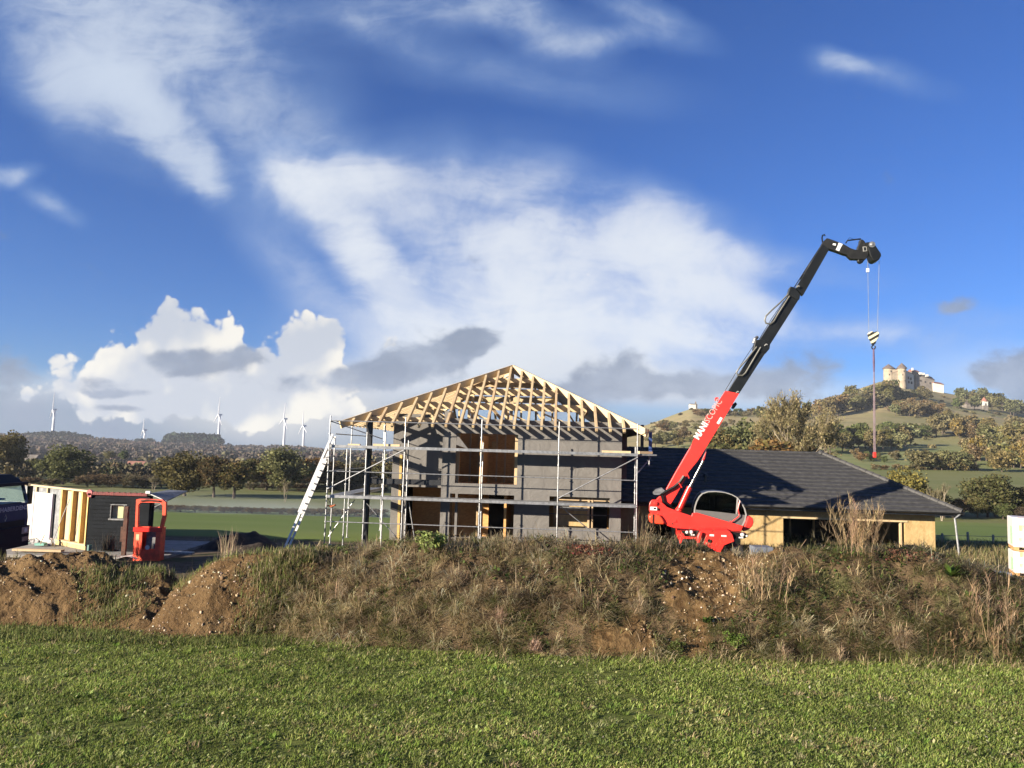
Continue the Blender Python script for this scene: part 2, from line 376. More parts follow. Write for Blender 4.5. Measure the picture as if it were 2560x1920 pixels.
def _glass():
    m = bpy.data.materials.new('tinted_glass'); m.use_nodes = True; nt = m.node_tree; nt.nodes.clear(); N = NT(nt)
    o = N.n('ShaderNodeOutputMaterial'); g = N.n('ShaderNodeBsdfGlossy', {'Color': (.8, .85, .85, 1), 'Roughness': .02}); t = N.n('ShaderNodeBsdfTransparent', {'Color': (.42, .50, .48, 1)})
    fr = N.n('ShaderNodeFresnel', {'IOR': 1.5}); mx = N.n('ShaderNodeMixShader', {0: N.m('MAXIMUM', N.m('MULTIPLY', fr.outputs[0], 1.0), .05)})
    nt.links.new(t.outputs[0], mx.inputs[1]); nt.links.new(g.outputs[0], mx.inputs[2]); nt.links.new(mx.outputs[0], o.inputs[0]); return m
GLASS = _glass()

# ------------------------------------------------------------------ land
A_LEFT = [-1.9, -1.0, -.70, -.50, -.28, 0.0, .13, .31, .47, .58, 1.0, 1.9]                # columns: sideways over forwards
G_ROWS = [(34, [0] * 12), (60, [-2.1] * 7 + [-1.8, -1.7, -1.6, -1.6, -1.6]), (105, [-6.0] * 6 + [-5.8, -5.3, -4.9, -4.6, -4.6, -4.6]),
          (150, [-7.2] * 6 + [-6.8, -5.6, -4.9, -4.6, -4.5, -4.5]), (190, [-7.8] * 5 + [-7.5, -6.5, -4.6, -3.4, -3.0, -3.0, -3.0]),
          (260, [-10.2] * 4 + [-10, -9, -6, -1.5, .8, 1.3, 1.5, 1.5])]
def ground_z(a, Y):
    a = np.asarray(a, float); Y = np.broadcast_to(np.asarray(Y, float), a.shape)
    ys = [r[0] for r in G_ROWS]; cols = np.stack([np.interp(a, A_LEFT, r[1]) for r in G_ROWS]); out = np.zeros_like(a)
    for i in range(len(ys) - 1):
        m = (Y >= ys[i]) & (Y <= ys[i + 1]) if i == len(ys) - 2 else (Y >= ys[i]) & (Y < ys[i + 1])
        t = (Y - ys[i]) / (ys[i + 1] - ys[i]); out = np.where(m, cols[i] * (1 - t) + cols[i + 1] * t, out)
    out = np.where(Y > ys[-1], cols[-1], out); return np.where(Y < ys[0], 0, out)
def grid_quads(nr, nc):
    i = np.arange(nr - 1)[:, None] * nc + np.arange(nc - 1)[None, :]
    return np.stack([i, i + 1, i + nc + 1, i + nc], -1).reshape(-1, 4)
def _ground(N, co, c, bs):
    sp = N.n('ShaderNodeSeparateXYZ', {0: co}); x, y, z = sp.outputs
    w = N.noise(co, .35, 4, .6); w2 = N.noise(co, 1.4, 5, .65); w3 = N.noise(co, 9, 4, .6)
    near = N.mix(N.mr(w2, .35, .7), (.115, .145, .034), (.18, .20, .055))
    near = N.mix(N.mr(N.m('ADD', N.m('MULTIPLY', w, .5), N.m('MULTIPLY', w3, .5)), .56, .68), near, (.085, .060, .030))
    dirt = N.mix(N.mr(w2, .3, .7), (.085, .060, .036), (.155, .118, .078))
    dirt = N.mix(N.mr(w, .5, .62), dirt, (.075, .085, .032))
    wide = N.noise(N.mapping(co, (0, 0, 0), (0, 0, 0), (.35, 1, 1)), .05, 4, .6)
    field = N.mix(N.mr(wide, .35, .65), (.150, .215, .050), (.185, .240, .068))
    rough = N.mix(N.mr(w, .3, .7), (.15, .155, .060), (.22, .19, .085))
    yy = N.m('ADD', y, N.m('MULTIPLY', N.m('SUBTRACT', w, .5), 1.5))
    c = N.mix(N.mr(yy, 16.0, 17.0), near, dirt)
    right = N.mr(x, 9.0, 12.0)
    far = N.mix(N.m('MULTIPLY', right, N.mr(yy, 37.2, 38.0, 1.0, 0.0)), field, rough)
    c = N.mix(N.mr(yy, N_FIELD, N_FIELD + 1.2), c, far)
    up = N.mix(N.mr(wide, .3, .7), (.16, .19, .065), (.21, .215, .09))
    return N.mix(N.mr(y, 108, 112), c, up)
N_FIELD = 31.6
GROUND = pmat('ground_cover', (.1, .1, .05), .95, bump=.5, bscale=5.0, fn=_ground, spec=.1)
def build_ground():
    ys = np.concatenate([np.linspace(-60, 6, 6), np.linspace(8, 34, 27), np.linspace(37, 105, 35), np.linspace(110, 262, 39)])
    aa = np.linspace(-1.9, 1.9, 153)
    AA, YY = np.meshgrid(aa, ys); X = AA * np.maximum(YY, 34); Z = ground_z(AA, np.maximum(YY, 0)) + np.where(YY > 36, .12 * fbm(X / 9, YY / 9, 3, 3) * np.clip((YY - 36) / 20, 0, 1) * 2, 0)
    V = np.stack([X, YY, Z], -1).reshape(-1, 3)
    o = add_obj('ground', np_mesh('ground', V, quads=grid_quads(len(ys), len(aa)), smooth=True), GROUND)
    tag(o, 'grass meadow, building plot and valley fields', 'ground', kind='structure')
build_ground()

class Hill:                                               # rows of (distance, heights) over columns, as a sheet one can stand things on
    def __init__(s, xs, rows, amp, seed):
        s.a = np.array([ray(x * K, 1000 * K)[0] / ray(x * K, 1000 * K)[1] for x in xs]); s.rows = rows; s.amp = amp; s.seed = seed
        s.ys = np.array([r[0] for r in rows], float); zs = []
        for Y, yy in rows:
            if isinstance(yy, (int, float)): zs.append(zs[-1] + yy)
            elif yy == 'ground': zs.append(ground_z(s.a, 260.0) - .1)
            else: zs.append(np.array([at(x * K, y * K, Y)[2] for x, y in zip(xs, yy)]))
        s.zs = np.array(zs)
    def z(s, a, Y):
        a = np.asarray(a, float); Y = np.asarray(Y, float)
        rows = np.stack([np.interp(a, s.a, r) for r in s.zs]); out = np.zeros(np.broadcast(a, Y).shape)
        for i in range(len(s.ys) - 1):
            m = (Y >= s.ys[i]) & (Y <= s.ys[i + 1]); t = (Y - s.ys[i]) / (s.ys[i + 1] - s.ys[i]); out = np.where(m, rows[i] * (1 - t) + rows[i + 1] * t, out)
        edge = np.clip((Y - s.ys[0]) / 60, 0, 1)
        return out + s.amp * edge * fbm(a * Y / 70, Y / 70, 4, s.seed)
    def mesh(s, name, mat, na, ny, label):
        aa = np.linspace(s.a[0], s.a[-1], na); ys = np.concatenate([np.linspace(s.ys[i], s.ys[i + 1], max(3, int(ny * (s.ys[i + 1] - s.ys[i]) / (s.ys[-1] - s.ys[0]))), endpoint=False) for i in range(len(s.ys) - 1)] + [[s.ys[-1]]])
        AA, YY = np.meshgrid(aa, ys); V = np.stack([AA * YY, YY, s.z(AA, YY)], -1).reshape(-1, 3)
        o = add_obj(name, np_mesh(name, V, quads=grid_quads(len(ys), na), smooth=True), mat); tag(o, label, 'hill', kind='structure'); return o
    def at(s, x, y, Y0=None):                             # first point of the sheet on the line of sight (2212 px frame)
        r = ray(x * K, y * K); a = r[0] / r[1]; b = r[2] / r[1]; ys = np.linspace(s.ys[0], s.ys[-1], 1500); zz = s.z(np.full_like(ys, a), ys) - EYE - b * ys
        k = np.argmax(zz > 0)
        if zz[k] <= 0: k = int(np.argmax(zz / ys))
        Y = ys[k]; return np.array([a * Y, Y, float(s.z(np.array([a]), np.array([Y]))[0])])
XS = [1050, 1200, 1400, 1495, 1560, 1700, 1800, 1860, 1905, 1960, 2010, 2060, 2140, 2212, 2500, 3000]
castle_hill = Hill(XS, [(258, 'ground'),
    (420, [985, 980, 966, 958, 955, 950, 953, 958, 962, 962, 962, 962, 960, 962, 975, 990]),
    (620, [982, 972, 940, 916, 915, 905, 903, 900, 898, 899, 902, 905, 912, 920, 940, 970]),
    (800, [980, 968, 924, 895, 896, 893, 884, 862, 850, 850, 857, 872, 888, 903, 925, 960]),
    (890, [978, 966, 916, 883, 886, 889, 874, 840, 824, 838, 842, 852, 868, 886, 915, 955]),
    (960, -6), (1500, -60)], 2.0, 11)
def _hill(N, co, c, bs):
    w = N.noise(N.mapping(co, (0, 0, 0), (0, 0, 0), (.6, 1, 2.5)), .012, 5, .6); w2 = N.noise(co, .07, 5, .65)
    g = N.mix(N.mr(w, .35, .62), (.25, .24, .105), (.36, .295, .155))
    g = N.mix(N.mr(w2, .5, .75, 0, .6), g, (.15, .145, .068))
    y = N.n('ShaderNodeSeparateXYZ', {0: co}).outputs[1]
    low = N.mix(N.mr(w2, .35, .7), (.20, .235, .088), (.26, .27, .115))
    return N.mix(N.mr(N.m('ADD', y, N.m('MULTIPLY', N.m('SUBTRACT', w2, .5), 90)), 380, 470), low, g)
HILLM = pmat('hill_pasture', (.1, .1, .05), .95, bump=.4, bscale=.5, fn=_hill, spec=.1)
castle_hill.mesh('castle_hill', HILLM, 260, 150, 'grassy hillside with scrub rising to a castle')
XL = [-900, -300, 0, 60, 115, 200, 330, 440, 560, 640, 700, 830, 1000, 1300, 1600]
wood_hill = Hill(XL, [(258, 'ground'), (700, [1018, 1012, 1008, 1007, 1007, 1006, 1006, 1006, 1006, 1006, 1007, 1008, 1010, 1010, 1010]),
    (1150, [992, 985, 976, 975, 974, 978, 985, 986, 990, 990, 994, 998, 1000, 1002, 1002]),
    (1750, [960, 950, 945, 944, 942, 952, 963, 965, 972, 969, 978, 984, 990, 994, 996]), (2300, -60)], 6.0, 23)
WOODG = pmat('wood_floor', (.075, .070, .045), .95, var=.3, scale=.05, spec=.1)
wood_hill.mesh('wooded_hill', WOODG, 200, 90, 'long low wooded hill on the horizon')
def far_apron():                                          # the country beyond, out to the horizon
    b = MB(); b.add([(-9000, 200, -75), (9000, 200, -75), (9000, 11000, -75), (-9000, 11000, -75)], [(0, 1, 2, 3)])
    tag(b.build('far_land', WOODG), 'low land beyond the hills', 'land', kind='structure')
far_apron()

# ------------------------------------------------------------------ the timber house
HF = Frame((-7.27, 30.08, 0), HOUSE_A)                    # its front scaffold line is y = 0, the wall face y = 1.1
W0, WL, WR, REC, BACK = 1.1, 1.95, 11.77, 2.9, 11.6
EX0, EX1, EY0, EY1, EZ = .30, 12.70, .35, 12.4, 5.0       # eave line
AP = (6.9, 6.2, 8.12); AP2 = (6.9, 7.2, 8.12)             # ends of the short ridge
def build_house():
    h = thing('timber_house', 'two-storey timber house shell wrapped in grey membrane, its bare rafters still uncovered', 'house', HF.o, -HOUSE_A)
    # front wall: main plane from x=4.42 to WR, with openings
    XB = 4.42; t = .22; zt = 5.28
    w = MB()
    def wall(x0, x1, z0, z1, y0=W0): w.bb(x0, x1, y0, y0 + t, z0, z1)
    wall(XB, 4.98, 2.38, zt); wall(4.98, 7.53, 4.68, zt); wall(4.98, 7.53, 2.38, 2.63); wall(7.53, WR, 2.38, zt)
    wall(XB, 4.80, 0, 2.38); wall(5.02, 5.12, 0, 2.38); wall(7.44, 8.88, 0, 2.38); wall(8.88, 11.32, 0, .98); wall(8.88, 11.32, 2.22, 2.38); wall(11.32, WR, 0, 2.38)
    w.bb(5.12, 7.44, W0, W0 + t, 2.2, 2.38); w.bb(4.80, 5.02, W0, W0 + t, 2.2, 2.38)
    w.build('front_wall', MEMB, h)
    w = MB()
    w.bb(WL, XB, REC, REC + t, 2.32, 5.5); w.bb(WL, 2.62, REC, REC + t, 0, 2.32); w.bb(4.28, XB, REC, REC + t, 0, 2.32); w.bb(XB, XB + .2, W0 + t, REC + t, 0, 5.6)
    tag(w.build('recessed_wall', MEMB, h), 'grey membrane wall set back under the roof corner')
    w = MB(); w.bb(WL, WL + .2, REC + t, BACK, 0, 5.3); w.bb(WL + .2, WR, BACK - .2, BACK, 0, 4.4); w.build('rear_wall', MEMB2, h)
    w = MB(); w.bb(WR - .2, WR, W0 + t, BACK - .2, 0, 5.3); w.bb(WR, WR + .42, 3.4, 3.6, 2.9, 5.0); w.build('side_wall', MEMB2, h)
    # floors
    f = MB(); f.bb(WL + .2, WR - .2, REC + .22, BACK - .2, -.05, .06); f.build('floor_slab', CONC, h)
    f = MB(); f.bb(XB + .2, WR - .2, W0 + t, BACK - .2, 2.40, 2.58); f.bb(WL + .2, XB + .2, REC + t, BACK - .2, 2.40, 2.58); f.each('upper_floor', OSBIN, h)
    # partitions of board and studs, seen through the openings
    p = MB(); p.bb(XB + .2, WR - .2, 4.1, 4.22, 2.58, 5.0); p.bb(5.95, 6.05, W0 + t, 4.1, 2.58, 4.62)
    p.bb(2.5, 6.10, 5.0, 5.1, .06, 2.4); p.bb(6.82, WR - .2, 4.4, 4.5, .06, 2.4); p.bb(7.0, 7.1, W0 + t + .3, 4.4, .06, 2.4)
    p.each('partition', OSBIN, h)
    s = MB()
    for x in (5.2, 5.6, 6.4, 6.78, 7.3): s.bb(x, x + .07, 3.95, 4.1, 2.58, 4.9)
    s.bb(7.40, 7.53, W0 + .23, W0 + .36, 2.63, 4.68); s.bb(4.98, 5.10, W0 + .23, W0 + .36, 2.63, 4.68); s.bb(XB + .25, WR - .25, 3.95, 4.095, 4.9, 5.0)
    for x in (5.5, 6.1): s.bb(x, x + .08, 4.85, 5.0, .06, 2.4)
    s.each('stud', TIMBER2, h)
    s = MB(); s.bb(6.20, 6.40, 3.93, 3.945, 3.95, 4.40); s.bb(7.05, 7.43, W0 + .9, W0 + .94, .06, .42); s.each('pale_patch', OSB, h)  # small paler strand board pieces before the inner walls
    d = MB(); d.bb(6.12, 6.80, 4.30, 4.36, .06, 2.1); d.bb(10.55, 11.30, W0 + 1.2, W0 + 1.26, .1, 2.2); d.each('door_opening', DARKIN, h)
    o = MB(); o.bb(9.05, 10.52, W0 + .55, W0 + .58, 1.0, 2.18); o.build('board_panel', OSB, h)
    o = MB(); o.bb(10.44, 10.52, W0 + .24, W0 + .36, .98, 2.2); o.bb(10.60, 10.66, W0 + .24, W0 + .36, .98, 2.2); o.bb(9.05, 11.32, W0 + .26, W0 + .38, 2.06, 2.14); o.bb(10.46, 11.30, W0 + .3, W0 + .4, 2.15, 2.22); o.each('window_batten', TIMBER2, h)
    o = MB(); o.bb(9.1, 10.5, W0 + .3, W0 + .34, 1.72, 1.80); o.bb(9.55, 10.45, W0 + .22, W0 + .28, 1.66, 1.70); o.each('rail_board', GALVD, h)
    bt = MB(); a0 = HF.pl(995, 1352, REC - .06); a1 = HF.pl(1003, 1137, REC - .06); bt.beam((a0[0], REC - .06, 0), (a1[0], REC - .06, a1[2]), .11, .05, (0, 1, 0)); tag(bt.build('batten', pmat('yellow_timber', (.68, .44, .12), .6, var=.12, fn=_grain), h), 'long yellow batten upright on the recessed wall')
    # steel
    q0 = HF.pl(909, 1360, 1.25); q1 = HF.pl(928, 1034, 1.25); px_ = (q0[0] + q1[0]) / 2
    st = MB(); st.bb(px_ - .11, px_ + .11, 1.15, 1.17, 0, 5.32); st.bb(px_ - .11, px_ + .11, 1.35, 1.37, 0, 5.32); st.bb(px_ - .012, px_ + .012, 1.17, 1.35, 0, 5.32); st.bb(px_ - .16, px_ + .16, 1.1, 1.42, -.02, .02)
    tag(st.build('steel_post', BLACKST, h), 'black steel column at the open roof corner')
    st = MB(); st.bb(px_ + .11, XB + .6, 1.18, 1.205, 2.50, 2.72); st.bb(px_ + .11, XB + .0, 1.22, 1.24, 2.50, 2.72); st.bb(px_ - .05, px_ + .05, 1.37, REC, 2.5, 2.72); st.bb(px_ - .1, px_ + .42, 1.15, 1.37, 5.18, 5.31)
    st.each('steel_beam', BLACKST, h)
    sm = MB()
    for z in (1.5, 3.02, 4.45): sm.bb(7.55, WR - .01, W0 - .006, W0 - .002, z, z + .035)
    sm.bb(4.44, 4.46, W0 - .006, W0 - .002, 2.4, 5.2)
    sm.each('membrane_seam', pmat('seam_tape', (.135, .130, .122), .6), h)
    # roof frame ----------------------------------------------------------
    def zs(k, v):                                          # height of a slope's top face
        if k == 'f': return EZ + (v - EY0) * (AP[2] - EZ) / (AP[1] - EY0)
        if k == 'b': return EZ + (EY1 - v) * (AP[2] - EZ) / (EY1 - AP2[1])
        if k == 'l': return EZ + (v - EX0) * (AP[2] - EZ) / (AP[0] - EX0)
        return EZ + (EX1 - v) * (AP[2] - EZ) / (EX1 - AP[0])
    rw, rh = .095, .17
    def hip(p0, p1, name='hip_rafter', m=TIMBER):
        b = MB(); q0 = (p0[0], p0[1], p0[2] - .13); q1 = (p1[0], p1[1], p1[2] - .13); b.beam(q0, q1, .10, .30); return b.build(name, m, h)
    hip((EX0, EY0, EZ), AP); hip((EX1, EY0, EZ), AP); hip((EX0, EY1, EZ), AP2); hip((EX1, EY1, EZ), AP2)
    b = MB(); b.beam((AP[0], AP[1], AP[2] - .13), (AP2[0], AP2[1], AP2[2] - .13), .1, .28); b.build('ridge_beam', TIMBER, h)
    k = 0
    def rafter(p0, p1):
        nonlocal k
        b = MB(); b.beam((p0[0], p0[1], p0[2] - .085), (p1[0], p1[1], p1[2] - .085), rw, rh); k += 1
        b.build('rafter', TIMBER2 if k % 4 == 0 else TIMBER, h)
    x = 12.35
    while x > .7:
        t_ = (x - EX0) / (AP[0] - EX0) if x < AP[0] else (EX1 - x) / (EX1 - AP[0]); t_ = min(1, t_)
        ye = EY0 + t_ * (AP[1] - EY0) - .06
        if ye > EY0 + .3:
            rafter((x, EY0 - .02, zs('f', EY0 - .02)), (x, ye, zs('f', ye)))
        yb = EY1 - t_ * (EY1 - AP2[1]) + .06
        if yb < EY1 - .3 and round((12.35 - x) / .551) % 2 == 0: rafter((x, EY1, zs('b', EY1)), (x, yb, zs('b', yb)))
        x -= .551
    y = .95
    while y < 12.1:
        t_ = (y - EY0) / (AP[1] - EY0) if y < AP[1] else (1 if y < AP2[1] else (EY1 - y) / (EY1 - AP2[1])); t_ = min(1, t_)
        xl = EX0 + t_ * (AP[0] - EX0) - .06; xr = EX1 - t_ * (EX1 - AP[0]) + .06
        if xl > EX0 + .3: rafter((EX0, y, zs('l', EX0)), (xl, y, zs('l', xl)))
        if xr < EX1 - .3: rafter((EX1, y, zs('r', EX1)), (xr, y, zs('r', xr)))
        y += .551
    # purlins under the rafters, posts and struts
    def purlin(v, hgt=.30, wid=.10, both=True):
        z = zs('f', v) - rh - hgt / 2 - .01; t_ = (v - EY0) / (AP[1] - EY0); xl = EX0 + t_ * (AP[0] - EX0) + .05; xr = EX1 - t_ * (EX1 - AP[0]) - .05
        b = MB(); b.bb(xl, xr, v - wid / 2, v + wid / 2, z - hgt / 2, z + hgt / 2); b.each('purlin', TIMBER, h)
        vb = EY1 - t_ * (EY1 - AP2[1]); b = MB()
        if v > 3: b.bb(xl, xr, vb - wid / 2, vb + wid / 2, z - hgt / 2, z + hgt / 2); b.each('purlin', TIMBER, h)
        b = MB(); b.bb(xl - wid, xl, v + wid / 2, vb - wid / 2, z - hgt / 2, z + hgt / 2); b.bb(xr, xr + wid, v + wid / 2, vb - wid / 2, z - hgt / 2, z + hgt / 2); b.each('purlin', TIMBER, h)
        return z - hgt / 2
    purlin(W0 + .12, .16, .20); z1 = purlin(2.65); z2 = purlin(4.05); z3 = purlin(5.15, .2)
    for x_ in (3.7, 5.3, 6.9, 8.5, 10.1):
        b = MB()
        if 3 < x_ < 10.5: b.bb(x_ - .06, x_ + .06, 2.5, 2.6, 5.28, z1)
        if 4.5 < x_ < 9.5: b.bb(x_ - .06, x_ + .06, 3.70, 3.80, 5.28, z2)
        b.beam((x_, 2.65, z1 - .1), (x_ + .9, 2.65, 5.3), .09, .07); b.beam((x_, 8.2, 5.3), (x_ - .8, 8.2, 6.5), .10, .08); b.bb(x_ + .3, x_ + .4, 8.6, 8.7, 5.2, 6.6)
        b.each('strut', TIMBER, h)
    b = MB(); b.bb(4.9, 8.9, 5.6, 5.7, 7.0, 7.22); b.bb(AP[0] - .07, AP[0] + .07, AP[1] - .07, AP[1] + .07, 5.3, AP[2] - .27); b.bb(3.2, 10.8, 5.5, 5.64, 5.2, 5.4); b.beam((5.0, 5.65, 7.1), (6.6, 6.3, 5.3), .1, .12); b.each('tie_beam', TIMBER2, h)
    pl = MB(); pl.beam((EX1 - .62, EY0 + .36, EZ + .13), (EX1 - .05, EY0 - .02, EZ - .05), .10, .10); pl.bb(EX1 - .10, EX1 - .02, EY0 - .12, EY0 - .03, EZ - .18, EZ + .05); pl.each('eave_board', TIMBER, h)
    # soffit sheet on the right overhang
    sf = MB(); x0 = EX1 - .08; sf.add([(x0, 1.0, zs('r', x0) - .2), (x0, 9.0, zs('r', x0) - .2), (WR + .05, 9.0, zs('r', WR) - .2), (WR + .05, 1.0, zs('r', WR) - .2), (x0, 1.0, zs('r', x0) - .18), (x0, 9.0, zs('r', x0) - .18), (WR + .05, 9.0, zs('r', WR) - .18), (WR + .05, 1.0, zs('r', WR) - .18)], [(0, 1, 2, 3), (7, 6, 5, 4), (0, 4, 5, 1), (1, 5, 6, 2), (2, 6, 7, 3), (3, 7, 4, 0)])
    sf.build('soffit', MEMB2, h)
    fl = MB(); fl.add([(5.0, W0 - .02, 4.62), (5.02, W0 - .30, 4.20), (5.55, W0 - .34, 4.02), (5.0, W0 - .03, 4.15), (5.0, W0 - .0, 4.62), (5.02, W0 - .28, 4.20), (5.55, W0 - .32, 4.02), (5.0, W0 - .01, 4.15)], [(0, 1, 2), (6, 5, 4), (0, 3, 1), (4, 5, 7), (0, 2, 6, 4)])
    tag(fl.build('loose_flap', MEMB, h), 'loose flap of membrane hanging in the window')
build_house()

# ------------------------------------------------------------------ single-storey building with the dark roof
TILE = pmat('dark_roof_tile', (.060, .060, .061), .65, 0, var=.28, scale=5, bump=.25, bscale=40, spec=.35)
GUT = pmat('black_gutter', (.014, .015, .017), .35, 0, var=.2)
def build_garage():
    g = thing('low_building', 'low single-storey building of strand board under a wide dark tiled roof', 'building', HF.o, -HOUSE_A)
    ex0, ex1, ey0, ey1, ez = 11.9, 26.75, 4.3, 12.9, 1.90; rx1, ry, rz = 22.25, 8.6, 4.30
    # roof in stepped courses
    n = 15; r = MB()
    for i in range(n):
        for side in ('f', 'b', 'r'):
            t0, t1 = i / n, (i + 1) / n; up = .058
            if side == 'f':
                y0, y1 = ey0 + t0 * (ry - ey0), ey0 + t1 * (ry - ey0); a = ex1 - t0 * (ex1 - rx1); b = ex1 - t1 * (ex1 - rx1); z0, z1 = ez + t0 * (rz - ez), ez + t1 * (rz - ez)
                r.add([(ex0, y0, z0 + up), (a, y0, z0 + up), (b, y1, z1), (ex0, y1, z1), (ex0, y0, z0 - .012), (a, y0, z0 - .012)], [(0, 1, 2, 3), (4, 5, 1, 0)])
            elif side == 'b':
                y0, y1 = ey1 - t0 * (ey1 - ry), ey1 - t1 * (ey1 - ry); a = ex1 - t0 * (ex1 - rx1); b = ex1 - t1 * (ex1 - rx1); z0, z1 = ez + t0 * (rz - ez), ez + t1 * (rz - ez)
                r.add([(ex0, y0, z0 + up), (a, y0, z0 + up), (b, y1, z1), (ex0, y1, z1)], [(3, 2, 1, 0)])
            else:
                x0_, x1_ = ex1 - t0 * (ex1 - rx1), ex1 - t1 * (ex1 - rx1); ya0, ya1 = ey0 + t0 * (ry - ey0), ey0 + t1 * (ry - ey0); yb0, yb1 = ey1 - t0 * (ey1 - ry), ey1 - t1 * (ey1 - ry); z0, z1 = ez + t0 * (rz - ez), ez + t1 * (rz - ez)
                r.add([(x0_, ya0, z0 + up), (x0_, yb0, z0 + up), (x1_, yb1, z1), (x1_, ya1, z1)], [(0, 1, 2, 3)])
    ro = r.build('roof', TILE, g)
    c = MB()
    for k in range(20):                                    # hip and ridge caps
        p = np.array([ex1, ey0, ez + .06]) * (1 - k / 20) + np.array([rx1, ry, rz + .05]) * (k / 20); q = np.array([ex1, ey0, ez + .06]) * (1 - (k + 1.1) / 20) + np.array([rx1, ry, rz + .05]) * ((k + 1.1) / 20)
        c.tube([p, q], [.115, .09], 7)
    for k in range(24):
        xa = ex0 + (rx1 - ex0) * k / 24; xb = ex0 + (rx1 - ex0) * (k + 1.08) / 24; c.tube([(xa, ry, rz + .0), (xb, ry, rz + .0)], [.10, .085], 7)
    c.lathe((rx1, ry, rz), [(.16, -.02), (.17, .08), (.10, .16), (.02, .18)], 10)
    c.build('ridge_cap', TILE, ro, smooth=True)
    gu = MB(); prof = [(math.cos(t) * .075, math.sin(t) * .075) for t in np.linspace(math.pi, 2 * math.pi, 8)]
    vs = []; fs = []
    for x in (ex0, ex1 + .03):
        for (u, v) in prof: vs.append((x, ey0 - .07 + u, ez + v))
    for i in range(7): fs.append((i, i + 1, 9 + i, 8 + i))
    gu.add(vs, fs); gu.bb(ex0, ex1, ey0 + .005, ey0 + .025, ez - .17, ez - .002); gu.bb(ex1 - .02, ex1 - .002, ey0 + .03, ey1, ez - .17, ez - .012); gu.bb(ex1 - .02, ex1 + .035, ey0 - .145, ey0 + .0, ez - .08, ez + .005)
    gu.build('gutter', GUT, g)
    sf = MB(); sf.bb(ex0, ex1 - .03, ey0 + .03, 5.0, ez - .15, ez - .13); sf.build('soffit', pmat('brown_soffit', (.16, .09, .04), .7), g)
    yw = 4.95; w = MB()
    def P(x, y): return HF.pl(x, y, yw)[0]
    xr = P(2338, 1330); o0 = P(1958, 1340); o1 = P(2263, 1340); zo = HF.pl(2100, 1299, yw)[2]
    d0 = P(1621, 1340); d1 = P(1678, 1340)
    w.bb(ex0, d0, yw, yw + .18, -.6, ez - .14); w.bb(d0, d1, yw, yw + .18, 1.3, ez - .14); w.bb(d1, o0, yw, yw + .18, -.6, ez - .14); w.bb(o0, o1, yw, yw + .18, zo, ez - .14); w.bb(o1, xr, yw, yw + .18, -.6, ez - .14)
    w.bb(xr - .18, xr, yw + .18, 12.3, -.6, ez - .14); w.bb(ex0, xr - .18, 12.12, 12.3, -.6, ez - .14)
    w.build('wall', OSB, g)
    l = MB(); l.bb(o0 - .1, o1 + .1, yw - .035, yw - .004, zo - .02, zo + .06); l.build('lintel', TIMBER, g)
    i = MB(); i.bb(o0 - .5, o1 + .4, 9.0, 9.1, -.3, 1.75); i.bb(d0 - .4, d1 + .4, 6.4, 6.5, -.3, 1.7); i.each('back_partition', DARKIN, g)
    s = MB()
    for x in np.linspace(o0 + .3, o1 - .35, 5): s.bb(x, x + .07, 8.86, 8.995, -.3, 1.7)
    s.bb(o1 - .20, o1 - .13, yw + .02, yw + .16, -.3, zo - .03); s.each('stud', TIMBER2, g)
    v = HF.pl(1763, 1217, 5.9); b = MB(); zz = ez + (5.9 - ey0) * (rz - ez) / (ry - ey0)
    b.tube([(v[0], 5.9, zz - .05), (v[0], 5.9, zz + .28)], .05, 8); b.lathe((v[0], 5.9, zz + .26), [(.10, 0), (.11, .06), (.09, .15), (.02, .17)], 10); b.build('roof_vent', GUT, g)
    p0 = HF.pl(2387, 1293, ey0 - .05); p1 = HF.pl(2398, 1388, ey0 - .2); d = MB(); d.tube([(ex1 - .08, ey0 - .07, ez - .03), p0 - np.array([0, 0, .05]), p1, p1 - np.array([-.02, 0, .6])], .042, 10); tag(d.build('downpipe', GALV, g, smooth=True), 'galvanised downpipe leaning away from the roof corner')
build_garage()

